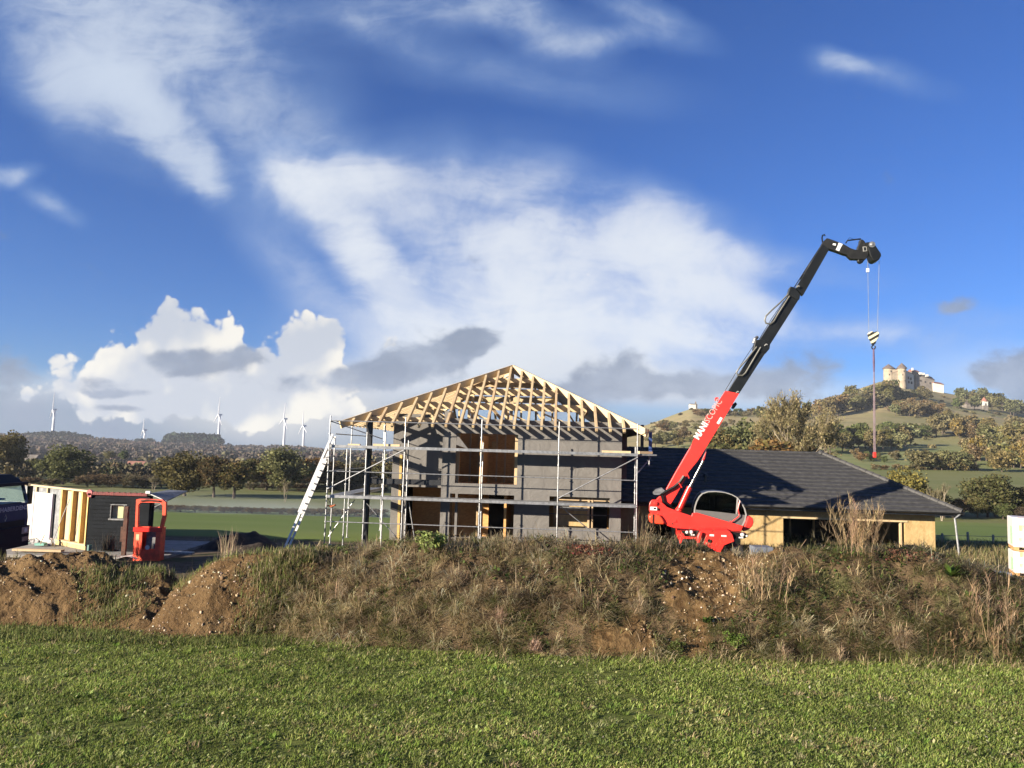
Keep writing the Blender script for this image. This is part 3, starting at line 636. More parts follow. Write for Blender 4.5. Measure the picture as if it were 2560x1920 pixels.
# ------------------------------------------------------------------ scaffold, ladder and what lies on the decks
def build_scaffold():
    s = thing('scaffold', 'galvanised tube scaffold with two steel decks along the front of the timber house', 'scaffold', HF.o, -HOUSE_A)
    X5 = [i * 3.07 for i in range(5)]; Wd = .73; r = .026
    def std(x, y, z0, z1, n='standard'):
        b = MB(); b.tube([(x, y, z0), (x, y, z1)], r, 8)
        for z in np.arange(.5, z1 - .1, .5): b.tube([(x, y, z - .02), (x, y, z + .02)], .045, 8)
        b.build(n, GALV, s, smooth=True)
        f = MB(); f.bb(x - .075, x + .075, y - .075, y + .075, 0.004, .014); f.tube([(x, y, .014), (x, y, .12)], .034, 8); f.build('base_plate', GALV, s)
    def bar(p, q, name='rail', rr=.021, m=GALV): b = MB(); b.tube([p, q], rr, 8); b.build(name, m, s, smooth=True)
    for x in X5:
        std(x, 0, .1, 5.22); std(x, Wd, .1, 4.32)
    for x in (.73, 1.5, 2.25): std(x, .04, .1, 3.9) if x == .73 else std(x, .1, .1, 4.6)
    for x in (0, .73, 1.5, 2.3):
        for y in (3.2, 6.3): std(x, y, .1, 5.1)
    for i in range(4):
        a, b_ = X5[i], X5[i + 1]
        for z in (1.0, 3.0, 5.02): bar((a, 0, z), (b_, 0, z), 'guard_rail')
        for z in (2.0, 4.0):
            d = MB(); d.bb(a + .03, b_ - .03, -.045, -.02, z - .055, z + .055); d.build('ledger', GALV, s)
            d = MB()
            for k in range(2):
                y0 = .0 + k * .36; d.bb(a + .04, b_ - .04, y0, y0 + .33, z - .03, z + .045)
            d.each('deck_plank', GALVD, s)
            d = MB(); d.bb(a + .03, b_ - .03, Wd - .02, Wd + .005, z - .05, z + .05); d.build('ledger', GALV, s)
    for x in X5:
        for z in (2.0, 4.0): bar((x, 0, z - .05), (x, Wd, z - .05), 'transom', .022); bar((x, .1, z - .06), (x, Wd, z - .45), 'bracket', .016, GALVD)
    # deck and rails of the return along the house's left side
    for y0, y1 in ((Wd + .03, 3.2), (3.2, 6.3)):
        for z in (2.0, 4.0):
            d = MB(); d.bb(.04, .36, y0, y1, z - .03, z + .045); d.bb(.40, .72, y0, y1, z - .03, z + .045); d.each('deck_plank', GALVD, s)
            for x in (0, .74): bar((x, y0, z - .05), (x, y1, z - .05), 'ledger', .024)
        bar((0, y0, 5.02), (0, y1, 5.0), 'guard_rail'); bar((0, y0, 4.5), (0, y1, 4.5), 'guard_rail'); bar((0, y0, 3.0), (0, y1, 3.0), 'guard_rail')
    bar((0, 0, 5.0), (1.9, 1.05, 4.35), 'brace', .02)
    bar((-.0, -.05, 2.28), (3.05, -.05, 3.92), 'brace', .024); bar((9.23, -.05, 2.22), (12.24, -.05, 3.88), 'brace', .024)
    bar((9.25, Wd + .03, 1.92), (11.3, Wd + .03, .35), 'brace', .02); bar((0, .5, .35), (1.0, .5, 1.85), 'brace', .018); bar((1.5, .45, 1.75), (3.0, .45, .2), 'brace', .02); bar((3.2, .6, 1.85), (3.55, .6, .1), 'brace', .018)
    bar((12.28, .1, 3.95), (12.9, .9, 4.02), 'ledger', .02); d = MB(); d.bb(12.31, 13.05, .1, 2.4, 3.98, 4.04); d.build('deck_plank', GALVD, s); bar((12.30, .6, 3.2), (13.0, 1.6, 3.9), 'brace', .026); bar((12.95, 1.7, 4.0), (12.95, 1.7, 3.55), 'bracket', .03)
    p = MB(); p.bb(12.6, 12.72, 1.75, 1.85, 4.05, 5.25); p.build('edge_post', BLACKST, s)
    p = MB(); p.bb(12.93, 13.06, 1.70, 1.80, 3.92, 4.95); tag(p.build('blue_post', pmat('blue_paint', (.03, .07, .22), .5), s), 'blue edge-protection post')
    w = MB(); w.tube([(-.02, .03, 1.62), (.2, .1, 1.60), (.35, .1, 1.66), (.15, .05, 1.56)], .03, 6); tag(w.build('orange_strap', pmat('orange_strap', (.6, .16, .05), .7), s), 'orange strap tied round the corner post')
build_scaffold()
def board(name, lbl, x0, x1, y0, y1, z, n, dz=.06, ang=0.0, mat=TIMBER):
    for k in range(n):
        m = MB(); sh = .07 * math.sin(k * 2.3 + x0); m.box((0, 0, 0), (x1 - x0 - abs(sh), (y1 - y0), dz), Matrix.Rotation(ang + .01 * k, 3, 'Z'))
        o = m.build(name, mat, None); w = HF.world(((x0 + x1) / 2 + sh, (y0 + y1) / 2, z + dz / 2 + k * (dz + .004))); o.location = w; o.rotation_euler = (0, 0, -HOUSE_A)
        tag(o, lbl[k], 'timber', 'timbers lying on the scaffold decks')
board('timber_board', ['short pale timbers lying on the left end of the upper deck'], .62, 1.15, .25, .42, 4.05, 1)
board('timber_board', ['long pale timber board on the upper deck beside the black column'], 1.62, 2.78, .2, .36, 4.05, 1, .09)
board('timber_board', ['long pale timber board on the right end of the upper deck'], 10.95, 12.15, .2, .36, 4.05, 1, .09)
board('timber_offcut', ['timber offcuts heaped on the deck end beside the blue post'], 12.35, 12.95, .5, .75, 4.05, 1, .10, .4)
def ladder():
    b0 = at(716, 1371, 29.3); t0 = at(838, 1089, 30.2); b0[2] = max(b0[2], .0)
    L = thing('ladder', 'white aluminium extension ladder leaning on the left end of the scaffold', 'ladder', (b0[0], b0[1], 0))
    A = Vector((0, 0, b0[2])); T = Vector(t0 - b0) + A * 1; T.z = t0[2]; T = Vector((t0[0] - b0[0], t0[1] - b0[1], t0[2])); d = (T - A).normalized()
    wdir = Vector((.10, .99, 0)); wdir = (wdir - d * wdir.dot(d)).normalized(); nrm = d.cross(wdir).normalized(); L_ = (T - A).length
    alu = pmat('pale_aluminium', (.74, .74, .73), .45, .25, var=.06)
    for (s0, s1, off, nm) in ((0, .78 * L_, 0.0, 'lower_section'), (.30 * L_, L_, .055, 'upper_section')):
        if nrm.x > 0: off = -off
        for sd in (-.21, .21):
            m = MB(); m.beam(A + d * s0 + wdir * sd + nrm * off, A + d * s1 + wdir * sd + nrm * off, .03, .085, nrm); m.build('rail', alu, L)
        for k in np.arange(s0 + .15, s1 - .05, .28):
            m = MB(); m.tube([A + d * k + wdir * -.2 + nrm * off, A + d * k + wdir * .2 + nrm * off], .018, 6); m.build('rung', alu, L)
ladder()

# ------------------------------------------------------------------ slewing telehandler with its boom up
MA = R(10)
_pv = at(1638.7, 1257.6, 22.6)
MF = Frame((_pv[0], _pv[1], 0), MA)
def text_mesh(body, size, bold=0.0, outline=0.0):
    cu = bpy.data.curves.new('lettering', 'FONT'); cu.body = body; cu.size = size; cu.offset = bold; cu.align_x = 'LEFT'; cu.resolution_u = 3
    cu.space_character = 1.05
    if outline: cu.fill_mode = 'NONE' if False else 'FRONT'
    o = bpy.data.objects.new('lettering', cu); COL.objects.link(o); dg = bpy.context.evaluated_depsgraph_get(); dg.update()
    me = bpy.data.meshes.new_from_object(o.evaluated_get(dg)); bpy.data.objects.remove(o); bpy.data.curves.remove(cu); return me
def place_text(me, name, mat, parent, org, xdir, ydir, sx=1.0, sy=1.0, zoff=0.0):
    X = Vector(xdir).normalized(); Y = Vector(ydir).normalized(); Z = X.cross(Y)
    for v in me.vertices: v.co = Vector(org) + X * (v.co.x * sx) + Y * (v.co.y * sy) + Z * zoff
    return add_obj(name, me, mat, parent)
def build_telehandler():
    T = thing('telehandler', 'red rotating telehandler with a long black telescopic boom raised to the right', 'telehandler', MF.o, -MA)
    def c9(x, y, ly): q = MF.pl(1600 + x / 7.373, 1200 + y / 7.373, ly); return (q[0], q[2])
    def pp(x, y, ly): q = MF.pl(x, y, ly); return (q[0], q[2])
    NY = -.32                                             # near face of the turret's side plate
    body = [(165, 560), (170, 450), (190, 400), (222, 365), (300, 362), (350, 385), (400, 408), (450, 450), (500, 500), (600, 540), (700, 580), (950, 662), (965, 612), (1060, 606), (1400, 705), (1905, 850), (1862, 945), (1640, 936), (1300, 930), (980, 910), (650, 888), (520, 850), (440, 800), (300, 640), (200, 625)]
    b = MB(); b.prism([c9(x, y, NY) for x, y in body], NY, NY + .10); b.build('turret_plate', RED, T, bevel=.012)
    deep = [(190, 600), (200, 470), (240, 420), (330, 430), (480, 530), (700, 610), (960, 690), (1060, 630), (1400, 730), (1880, 860), (1840, 930), (1300, 920), (650, 870), (400, 640)]
    b = MB(); b.prism([c9(x, y, NY) for x, y in deep], NY + .102, NY + .78); b.build('turret_body', RED, T, bevel=.01)
    cw = [(155, 700), (165, 660), (210, 630), (300, 628), (370, 650), (425, 720), (462, 800), (430, 822), (300, 815), (215, 800), (170, 770)]
    b = MB(); b.prism([c9(x, y, NY - .1) for x, y in cw], NY - .10, NY + .95); o = b.build('counterweight', pmat('orange_red_paint', (.72, .075, .03), .35, var=.08), T, bevel=.05, seg=3)
    b = MB(); q = c9(240, 720, NY - .1); b.bb(q[0] - .012, q[0] + .012, NY - .125, NY - .101, q[1] - .15, q[1] + .14); b.build('counterweight_slot', DARKIN, o)
    q = c9(250, 525, NY); b = MB(); b.bb(q[0] - .10, q[0] + .10, NY - .03, NY - .001, q[1] - .05, q[1] + .05); b.build('number_plate', WHITEP, T)
    b = MB(); b.bb(q[0] + .0, q[0] + .07, NY - .036, NY - .031, q[1] - .02, q[1] + .03); b.bb(q[0] + .11, q[0] + .15, NY - .04, NY - .001, q[1] - .05, q[1] + .02); b.each('lamp_block', BLACKP, T)
    q = c9(285, 427, NY); b = MB(); b.lathe((q[0], NY - .03, q[1]), [(.10, .029), (.10, .012), (.06, .01), (.055, -.03), (.02, -.035)], 18, 'y'); b.build('boom_pin', RED, T, smooth=True)
    q = c9(602, 808, NY); b = MB(); b.lathe((q[0], NY - .008, q[1]), [(.025, .0), (.025, .007)], 14, 'y'); b.build('lifting_eye', DARKIN, T)
    b = MB(); b.tube([(c9(600, 770, NY)[0], NY - .02, c9(600, 770, NY)[1]), (c9(650, 765, NY)[0], NY - .05, c9(650, 765, NY)[1]), (c9(655, 735, NY)[0], NY - .02, c9(655, 735, NY)[1])], .008, 6); b.build('grab_hook', RED, T)
    # cab, on the far side
    CY = .10
    cab = [(990, 585), (1000, 500), (1030, 400), (1080, 305), (1140, 245), (1250, 210), (1400, 205), (1560, 222), (1700, 265), (1800, 320), (1880, 420), (1940, 530), (1968, 640), (1945, 760), (1900, 850), (1500, 900), (1000, 760)]
    def off(poly, k):
        cx = sum(p[0] for p in poly) / len(poly); cy = sum(p[1] for p in poly) / len(poly); return [(cx + (x - cx) * k, cy + (y - cy) * k) for x, y in poly]
    glass = [(1020, 545), (1030, 480), (1060, 400), (1105, 310), (1160, 258), (1260, 232), (1400, 232), (1560, 250), (1690, 285), (1785, 335), (1790, 420), (1785, 500), (1770, 620), (1500, 590)]
    cabT = MB(); out = [c9(x, y, CY) for x, y in cab]; inn = [c9(x, y, CY) for x, y in off(cab, .945)]
    for ya in (CY, CY + .92):                              # hoop frames
        n = len(out); vs = [(p[0], ya, p[1]) for p in out] + [(p[0], ya, p[1]) for p in inn] + [(p[0], ya + .05, p[1]) for p in out] + [(p[0], ya + .05, p[1]) for p in inn]; fs = []
        for i in range(n):
            j = (i + 1) % n; fs += [(i, j, n + j, n + i), (2 * n + j, 2 * n + i, 3 * n + i, 3 * n + j), (j, i, 2 * n + i, 2 * n + j), (n + i, n + j, 3 * n + j, 3 * n + i)]
        cabT.add(vs, fs)
    cb = cabT.each('cab', SILVER, T)[0]; 
    lowp = [(1000, 545), (1480, 592), (1780, 628), (1962, 650), (1940, 760), (1900, 850), (1500, 900), (1000, 760)]
    b = MB(); b.prism([c9(x, y, CY) for x, y in lowp], CY + .012, CY + .06); b.build('door_panel', GREYP, cb)
    b = MB(); b.prism([c9(x, y, CY) for x, y in lowp], CY + .90, CY + .94); b.prism([c9(x, y, CY) for x, y in [(1000, 700), (1900, 830), (1900, 850), (1500, 900), (1000, 760)]], CY + .06, CY + .90); b.build('cab_floor', BLACKP, cb)
    b = MB(); b.prism([c9(x, y, CY) for x, y in off(cab, .96)], CY + .02, CY + .03); b.build('side_window', GLASS, cb)
    b = MB(); b.prism([c9(x, y, CY) for x, y in off(cab, .96)], CY + .93, CY + .94); b.build('side_window', GLASS, cb)
    # windscreen and roof skin follow the hoop
    def skin(i0, i1, mat, nm, k=.97):
        pts = [c9(x, y, CY) for x, y in off(cab, k)][i0:i1]; vs = [(p[0], CY + .05, p[1]) for p in pts] + [(p[0], CY + .92, p[1]) for p in pts]; n = len(pts); m = MB(); m.add(vs, [(i, i + 1, n + i + 1, n + i) for i in range(n - 1)]); return m.build(nm, mat, cb, smooth=True)
    skin(8, 15, GLASS, 'windscreen'); skin(4, 9, SILVER, 'cab_roof', .985); skin(0, 5, GLASS, 'rear_window')
    bp = [c9(x, y, CY) for x, y in [(1785, 320), (1810, 330), (1795, 630), (1765, 625)]]; b = MB(); b.prism(bp, CY + .004, CY + .04); b.build('door_pillar', SILVER, cb)
    bp = [c9(x, y, CY) for x, y in [(1310, 232), (1410, 232), (1415, 590), (1310, 575)]]; b = MB(); b.prism(bp, CY + .5, CY + .55); b.build('seat_back', BLACKP, cb)
    p0 = c9(1700, 600, CY); b = MB(); b.tube([(p0[0], CY + .45, p0[1] - .35), (p0[0] - .06, CY + .45, p0[1] + .02)], .03, 8); b.lathe((p0[0] - .07, CY + .45, p0[1] + .03), [(.17, 0), (.18, .015), (.17, .03)], 18); b.build('steering_wheel', BLACKP, cb)
    b = MB(); pts = [c9(x, y, NY) for x, y in [(1500, 915), (1640, 850), (1850, 690), (1855, 640), (1835, 560), (1850, 480), (1870, 400)]]; pts2 = [(p[0], .04, p[1]) for p in pts]; b.tube(pts2[1:], .018, 6); b.tube([(pts2[2][0] - .02, .04, pts2[2][1] + .03), (c9(1690, 770, NY)[0], .04, c9(1690, 770, NY)[1])], .015, 6); b.build('guard_bar', RED, T)
    hood = [(1905, 850), (1940, 760), (1975, 655), (2020, 662), (2065, 700), (2080, 770), (2055, 840), (1990, 905), (1900, 935), (1872, 925)]
    b = MB(); b.prism([c9(x, y, .2) for x, y in hood], .0, .95); b.build('front_hood', RED, T, bevel=.04, seg=3)
    # headlights and chassis, facing the viewer
    CYF = -.9
    def lamp(x, y, rr, ly=CYF):
        q = c9(x, y, ly); L = MB(); L.lathe((q[0], ly - .05, q[1]), [(rr, .05), (rr, .0), (rr * .86, -.005)], 18, 'y'); l = L.build('headlight', SILVER, T); g = MB(); g.lathe((q[0], ly - .057, q[1]), [(rr * .82, 0), (rr * .7, -.02), (.01, -.032)], 18, 'y'); g.build('lens', WHITEP, l, smooth=True)
    b = MB(); b.prism([c9(x, y, CYF) for x, y in [(760, 935), (1110, 940), (1110, 1015), (1000, 1030), (800, 1010)]], CYF, CYF + .3); b.prism([c9(x, y, CYF) for x, y in [(1660, 950), (1960, 985), (1985, 1040), (1940, 1075), (1700, 1090)]], CYF, CYF + .3); b.each('lamp_housing', BLACKP, T)
    lamp(865, 960, .048); lamp(945, 958, .056); lamp(1885, 1008, .06); lamp(1965, 1030, .035)
    q = c9(970, 1010, CYF); b = MB(); b.bb(q[0] - .05, q[0] + .05, CYF - .03, CYF - .001, q[1] - .02, q[1] + .02); q = c9(1860, 1060, CYF); b.bb(q[0] - .06, q[0] + .06, CYF - .03, CYF - .001, q[1] - .018, q[1] + .018); b.each('indicator', WHITEP, T)
    ch = [(735, 1000), (800, 985), (830, 1040), (1000, 1050), (1050, 1060), (1075, 990), (1110, 945), (1200, 930), (1640, 936), (1700, 1000), (1740, 1130), (1560, 1200), (1480, 1340), (1180, 1340), (1130, 1190), (1040, 1240), (1060, 1160), (1000, 1090), (790, 1085), (760, 1180), (735, 1180)]
    b = MB(); b.prism([c9(x, y, CYF - .1) for x, y in ch], CYF - .1, CYF + 2.6); b.build('chassis', RED, T, bevel=.012)
    b = MB(); q = [c9(x, y, CYF - .2) for x, y in [(1100, 960), (1150, 965), (1130, 1080), (1060, 1235), (1040, 1235), (1060, 1090)]]; b.prism(q, CYF - .2, CYF - .12); b.build('towing_arm', RED, T, bevel=.01)
    q = c9(1350, 1020, CYF - .1); b = MB(); b.bb(q[0] - .10, q[0] + .02, CYF - .108, CYF - .101, q[1] - .025, q[1] + .025); b.bb(q[0] + .22, q[0] + .36, CYF - .108, CYF - .101, q[1] - .025, q[1] + .02); b.each('white_decal', WHITEP, T)
    q = c9(1275, 1120, CYF - .1); b = MB(); b.lathe((q[0], CYF - .14, q[1]), [(.05, .04), (.05, 0), (.02, 0)], 12, 'y'); b.build('tow_hitch', BLACKP, T)
    for px_ in (895, 1790):                                # wheels, mostly behind the bank
        for yy in (CYF + .30, CYF + 2.1):
            q = c9(px_, 1060, CYF)[0]
            wq = MB(); wq.lathe((q, yy, 1.24), [(.18, -.165), (.29, -.175), (.32, -.11), (.32, .11), (.29, .175), (.18, .165)], 26, 'x'); ww = wq.build('wheel', RUBBER, T, smooth=True)
            rm = MB(); rm.lathe((q, yy, 1.24), [(.17, -.12), (.17, .12)], 18, 'x'); rm.build('rim', WHITEP, ww)
    # boom: centre plane at y = 0.1
    BY, hw = .12, .19
    red = [(1814, 977), (1847.5, 984), (1753, 1139), (1745, 1152), (1722, 1180), (1712, 1200), (1690, 1240), (1676, 1262), (1655, 1263), (1641, 1249), (1652, 1238), (1665, 1224), (1687, 1184), (1713, 1140), (1727, 1117)]
    b = MB(); b.prism([pp(x, y, BY - hw) for x, y in red], BY - hw, BY + hw); bo = b.build('boom_base', RED, T, bevel=.012)
    plate = [(1727, 1117), (1733, 1100), (1814, 977), (1847.5, 984), (1753, 1139), (1748, 1146), (1727, 1135)]
    b = MB(); b.prism([pp(x, y, BY - hw - .02) for x, y in plate], BY - hw - .022, BY - hw - .003); b.build('boom_side_plate', RED, bo)
    def sec(poly, w, nm, m=BLACKP): b = MB(); b.prism([pp(x, y, BY - w) for x, y in poly], BY - w, BY + w); return b.build(nm, m, T, bevel=.012)
    s1 = sec([(1819.5, 979), (1848, 984), (1923, 868), (1891, 866)], .155, 'boom_section'); s2 = sec([(1897, 853), (1925, 862), (2000, 744), (1973, 735)], .13, 'boom_section'); s3 = sec([(1988, 722), (2008, 738), (2074, 622), (2056, 610)], .11, 'boom_section')
    sec([(1884, 872), (1889, 850), (1903, 848), (1926, 858), (1924, 872), (1914, 884)], .185, 'boom_collar'); sec([(1970, 735), (1976, 716), (1986, 718), (2001, 735), (1999, 748), (1994, 752), (1980, 742)], .16, 'boom_collar')
    sec([(1755, 1150), (1764, 1130), (1768, 1120), (1762, 1148), (1752, 1158)], .16, 'cylinder_mount', RED)
    def hp_(x, y, ly): q = MF.pl(x, y, ly); return (q[0], ly, q[2])
    # lift cylinder
    cy = MB(); cy.tube([hp_(1697, 1276, -.02), hp_(1724, 1218, -.02)], .085, 14); cyl = cy.build('lift_cylinder', RED, T, smooth=True)
    cy = MB(); cy.tube([hp_(1724, 1218, -.02), hp_(1758, 1152, -.02)], .042, 12); cy.build('rod', CHROME, cyl, smooth=True)
    cy = MB(); cy.tube([hp_(1690, 1283, -.08), hp_(1699, 1272, -.08)], .10, 10); cy.build('foot', RED, cyl, smooth=True)
    # hoses and brackets
    hz = pmat('hose', (.10, .10, .085), .5, var=.2)
    def hose(pts, r_, ly, m=hz): h_ = MB(); h_.tube([hp_(x, y, ly) for x, y in pts], r_, 6); h_.build('hose', m, T, smooth=True)
    hose([(1971, 735), (1950, 757), (1930, 775), (1915, 790), (1912, 800), (1915, 808), (1926, 810), (1935, 803), (1945, 785), (1974, 740)], .026, BY - .17)
    hose([(1892, 867), (1870, 895), (1848, 920), (1841, 931), (1845, 938), (1856, 939), (1864, 932), (1880, 905), (1902, 868)], .026, BY - .20)
    hose([(2053, 614), (2015, 672), (1975, 735)], .016, BY, BLACKP); hose([(1960, 752), (1930, 795), (1898, 848)], .010, BY, BLACKP); hose([(1885, 862), (1850, 915), (1812, 978)], .010, BY, BLACKP); hose([(2058, 612), (2000, 698)], .02, BY + .05, GALVD)
    hose([(1710, 1190), (1700, 1205), (1685, 1218), (1668, 1227), (1655, 1235)], .05, BY - .24, BLACKP); hose([(1655, 1238), (1659, 1254), (1675, 1266)], .045, BY - .24, BLACKP)
    for a, b_ in (((1716, 1179), (1723, 1196)), ((1697, 1207), (1705, 1219))): h_ = MB(); h_.tube([hp_(*a, BY - .3), hp_(*b_, BY - .3)], .018, 6); h_.build('hose_clamp', RED, T)
    h_ = MB(); h_.tube([hp_(1893, 843, BY), hp_(1887, 848, BY - .1), hp_(1884, 858, BY - .1)], .05, 8); h_.build('hose_guide', GALVD, T)
    b = MB(); b.prism([pp(x, y, BY - .1) for x, y in [(1632, 1232), (1640, 1224), (1655, 1220), (1662, 1226), (1648, 1236), (1634, 1236)]], BY - .3, BY + .4); b.build('rear_mirror', GALVD, T)
    # lettering on the boom
    p0 = hp_(1746, 1100, BY - hw - .024); p1 = hp_(1806, 1003.5, BY - hw - .024); X = Vector(p1) - Vector(p0); Yd = Vector((-X.z, 0, X.x)); white = WHITEP
    a = text_mesh('MANI', .30, .012); wa = max(v.co.x for v in a.vertices); c = text_mesh('SCOPIC', .30, .0); wc = max(v.co.x for v in c.vertices)
    k = X.length / (wa + wc + .03)
    place_text(a, 'lettering', white, bo, p0, X, Yd, k, .86); p2 = Vector(p0) + X.normalized() * ((wa + .03) * k); place_text(c, 'lettering', pmat('pink_paint', (.72, .40, .36), .5), bo, p2, X, Yd, k, .86)
    b = MB(); b.prism([pp(x, y, BY - hw - .024) for x, y in [(1791.5, 1057.5), (1797, 1061), (1806.5, 1046), (1801, 1042)]], BY - hw - .030, BY - hw - .0235); b.build('white_decal', WHITEP, bo)
    for (x, y) in ((1794, 998), (1771, 1043)): b = MB(); q = hp_(x, y, BY); b.box((q[0] - .03, BY, q[2]), (.08, .3, .09)); b.build('boom_lug', RED, bo)
    for (x, y) in ((1843, 980), (1914, 862), (1994, 716)): b = MB(); q = hp_(x, y, BY - .2); b.tube([(q[0] - .03, BY - .2, q[2] - .03), (q[0] + .02, BY - .2, q[2] + .02), (q[0] + .05, BY - .2, q[2])], .02, 6); b.build('guide_hook', SILVER, T)
    b = MB(); b.prism([pp(x, y, BY) for x, y in [(1832, 1010), (1838, 1006), (1842, 1011), (1834, 1022), (1829, 1020)]], BY - .1, BY + .15); b.build('boom_sensor', BLACKP, T)
    # jib with its winch
    def j(x, y, ly): return pp(2040 + x / 11.06, 580 + y / 11.06, ly)
    jib = [(160, 330), (200, 260), (300, 168), (360, 180), (580, 260), (800, 350), (960, 445), (1080, 485), (1150, 490), (1170, 400), (1215, 300), (1230, 200), (1300, 210), (1350, 260), (1380, 320), (1410, 440), (1450, 600), (1430, 680), (1370, 760), (1180, 750), (980, 745), (920, 690), (860, 630), (780, 612), (560, 530), (330, 455), (260, 425)]
    b = MB(); b.prism([j(x, y, BY - .10) for x, y in jib], BY - .10, BY + .10); ji = b.build('jib', pmat('grey_black_paint', (.018, .018, .017), .45, var=.3, spec=.3), T, bevel=.01)
    b = MB(); b.prism([j(x, y, BY - .17) for x, y in [(1360, 290), (1550, 272), (1640, 370), (1720, 490), (1795, 600), (1800, 665), (1745, 765), (1640, 815), (1560, 790), (1510, 700), (1430, 450)]], BY - .20, BY + .20); wi = b.build('winch', BLACKP, ji, bevel=.03, seg=3)
    q = j(1490, 400, BY); b = MB(); b.lathe((q[0], BY - .23, q[1]), [(.09, .03), (.09, 0), (.05, -.005), (.03, -.02)], 16, 'y'); b.build('winch_hub', GALVD, wi)
    q = j(1220, 800, BY); b = MB(); b.lathe((q[0], BY - .07, q[1]), [(.06, 0), (.085, .02), (.085, .12), (.06, .14)], 16, 'y'); b.build('pulley', BLACKP, ji)
    for poly in ([(630, 295), (740, 335), (690, 420), (640, 530), (545, 490), (590, 400)], [(475, 310), (552, 322), (545, 380), (455, 355)]): b = MB(); b.prism([j(x, y, BY - .106) for x, y in poly], BY - .108, BY - .102); b.build('sticker', WHITEP, ji)
    b = MB(); b.prism([j(x, y, BY - .1) for x, y in [(1285, 410), (1390, 405), (1410, 530), (1300, 545)]], BY - .125, BY - .102); b.build('maker_plate', SILVER, ji)
    b = MB(); b.prism([j(x, y, BY - .1) for x, y in [(1310, 430), (1370, 428), (1380, 515), (1320, 520)]], BY - .131, BY - .126); b.build('dark_inset', BLACKP, ji)
    def jp(x, y, ly=BY): q = j(x, y, ly); return (q[0], ly, q[1])
    b = MB(); b.tube([jp(1240, 190), (jp(870, 235)), jp(820, 310)], .022, 6); b.tube([jp(1230, 215), jp(1060, 205), jp(930, 155), jp(880, 215)], .006, 5); b.build('jib_guard', BLACKP, ji)
    b = MB(); b.tube([jp(185, 300), jp(165, 170), jp(180, 95), jp(235, 70), jp(250, 110)], .022, 6); b.build('head_hook', BLACKP, ji)
    b = MB(); b.tube([jp(1425, 660), jp(1440, 1030)], .009, 6); b.build('limit_chain', GALVD, ji); q = jp(1428, 1060); b = MB(); b.box(q, (.07, .06, .11)); b.build('limit_weight', WHITEP, ji)
    # wire rope runs
    for (a, b_) in (((2169, 640), (2172, 832)), ((2198, 652), (2193.5, 832))): r_ = MB(); r_.tube([hp_(*a, BY), hp_(*b_, BY)], .007, 5); r_.build('wire_rope', pmat('wire_rope', (.20, .22, .25), .5, .4), T)
    # hook block, hanging
    hq = MF.pl(2183, 845, BY); Hb = thing('hook_block', 'black and cream striped hook block hanging from the boom tip', 'hook block', MF.world((hq[0], BY, hq[2])), -MA)
    def rel(x, y, ly=BY): q = MF.pl(x, y, ly); return (q[0] - hq[0], q[2] - hq[2])
    def stripes(N, co, c, bs):
        sp = N.n('ShaderNodeSeparateXYZ', {0: co}); v = N.m('ADD', N.m('MULTIPLY', sp.outputs[0], .62), N.m('MULTIPLY', sp.outputs[2], -1.0)); f = N.m('FRACT', N.m('ADD', N.m('MULTIPLY', v, 6.2), 5.2)); return N.mix(N.m('GREATER_THAN', f, .5), (.02, .02, .02), (.74, .68, .46))
    heart = [(2170.5, 836), (2172, 831), (2179, 829.5), (2184, 832), (2188, 829.5), (2194, 831), (2196, 836), (2194.5, 843), (2188.5, 853), (2186.5, 861), (2181, 861), (2178.5, 854), (2173.5, 846)]
    b = MB(); b.prism([rel(x, y) for x, y in heart], -.10, .10); b.build('sheave_case', pmat('striped_paint', (.5, .5, .4), .5, fn=stripes), Hb, bevel=.015)
    b = MB(); a_ = rel(2183.6, 861); c_ = rel(2183.8, 868); pts = [(c_[0] + .048 * math.cos(t), 0, c_[1] + .058 * math.sin(t)) for t in np.linspace(R(80), R(400), 14)]; b.tube([(a_[0], 0, a_[1])] + pts, .018, 8); b.build('hook', BLACKP, Hb, smooth=True)
    sq = MF.pl(2184, 872, BY); Sg = thing('lifting_sling', 'purple lifting sling hanging from the hook with a red end', 'sling', MF.world((sq[0], BY, sq[2])), -MA)
    def rs(x, y): q = MF.pl(x, y, BY); return (q[0] - sq[0], 0, q[2] - sq[2])
    pur = pmat('purple_webbing', (.11, .065, .12), .8, var=.2); pal = pmat('pale_webbing', (.20, .15, .17), .8, var=.2)
    b = MB(); b.tube([rs(2184, 871), rs(2184.6, 905), rs(2185, 930)], [.022, .030, .02], 7); b.build('band', pur, Sg)
    b = MB(); b.tube([rs(2184.8, 928), rs(2184, 1000), rs(2185, 1131)], .013, 6); b.tube([rs(2185.2, 928), rs(2187, 1000), rs(2188, 1131)], .013, 6); b.each('band', pal, Sg)
    b = MB(); q = rs(2186.5, 1137); b.box((q[0], 0, q[2]), (.085, .06, .16)); b.build('red_end', RED, Sg, bevel=.015)
    k = 29.2 / 22.6; e = Vector((0, 0, EYE))               # drawn to a provisional depth; its true size and stand are 29 m off, in the corner of the two buildings
    for o in (T, Hb, Sg): o.scale = (k, k, k); o.location = e + (Vector(o.location) - e) * k
build_telehandler()

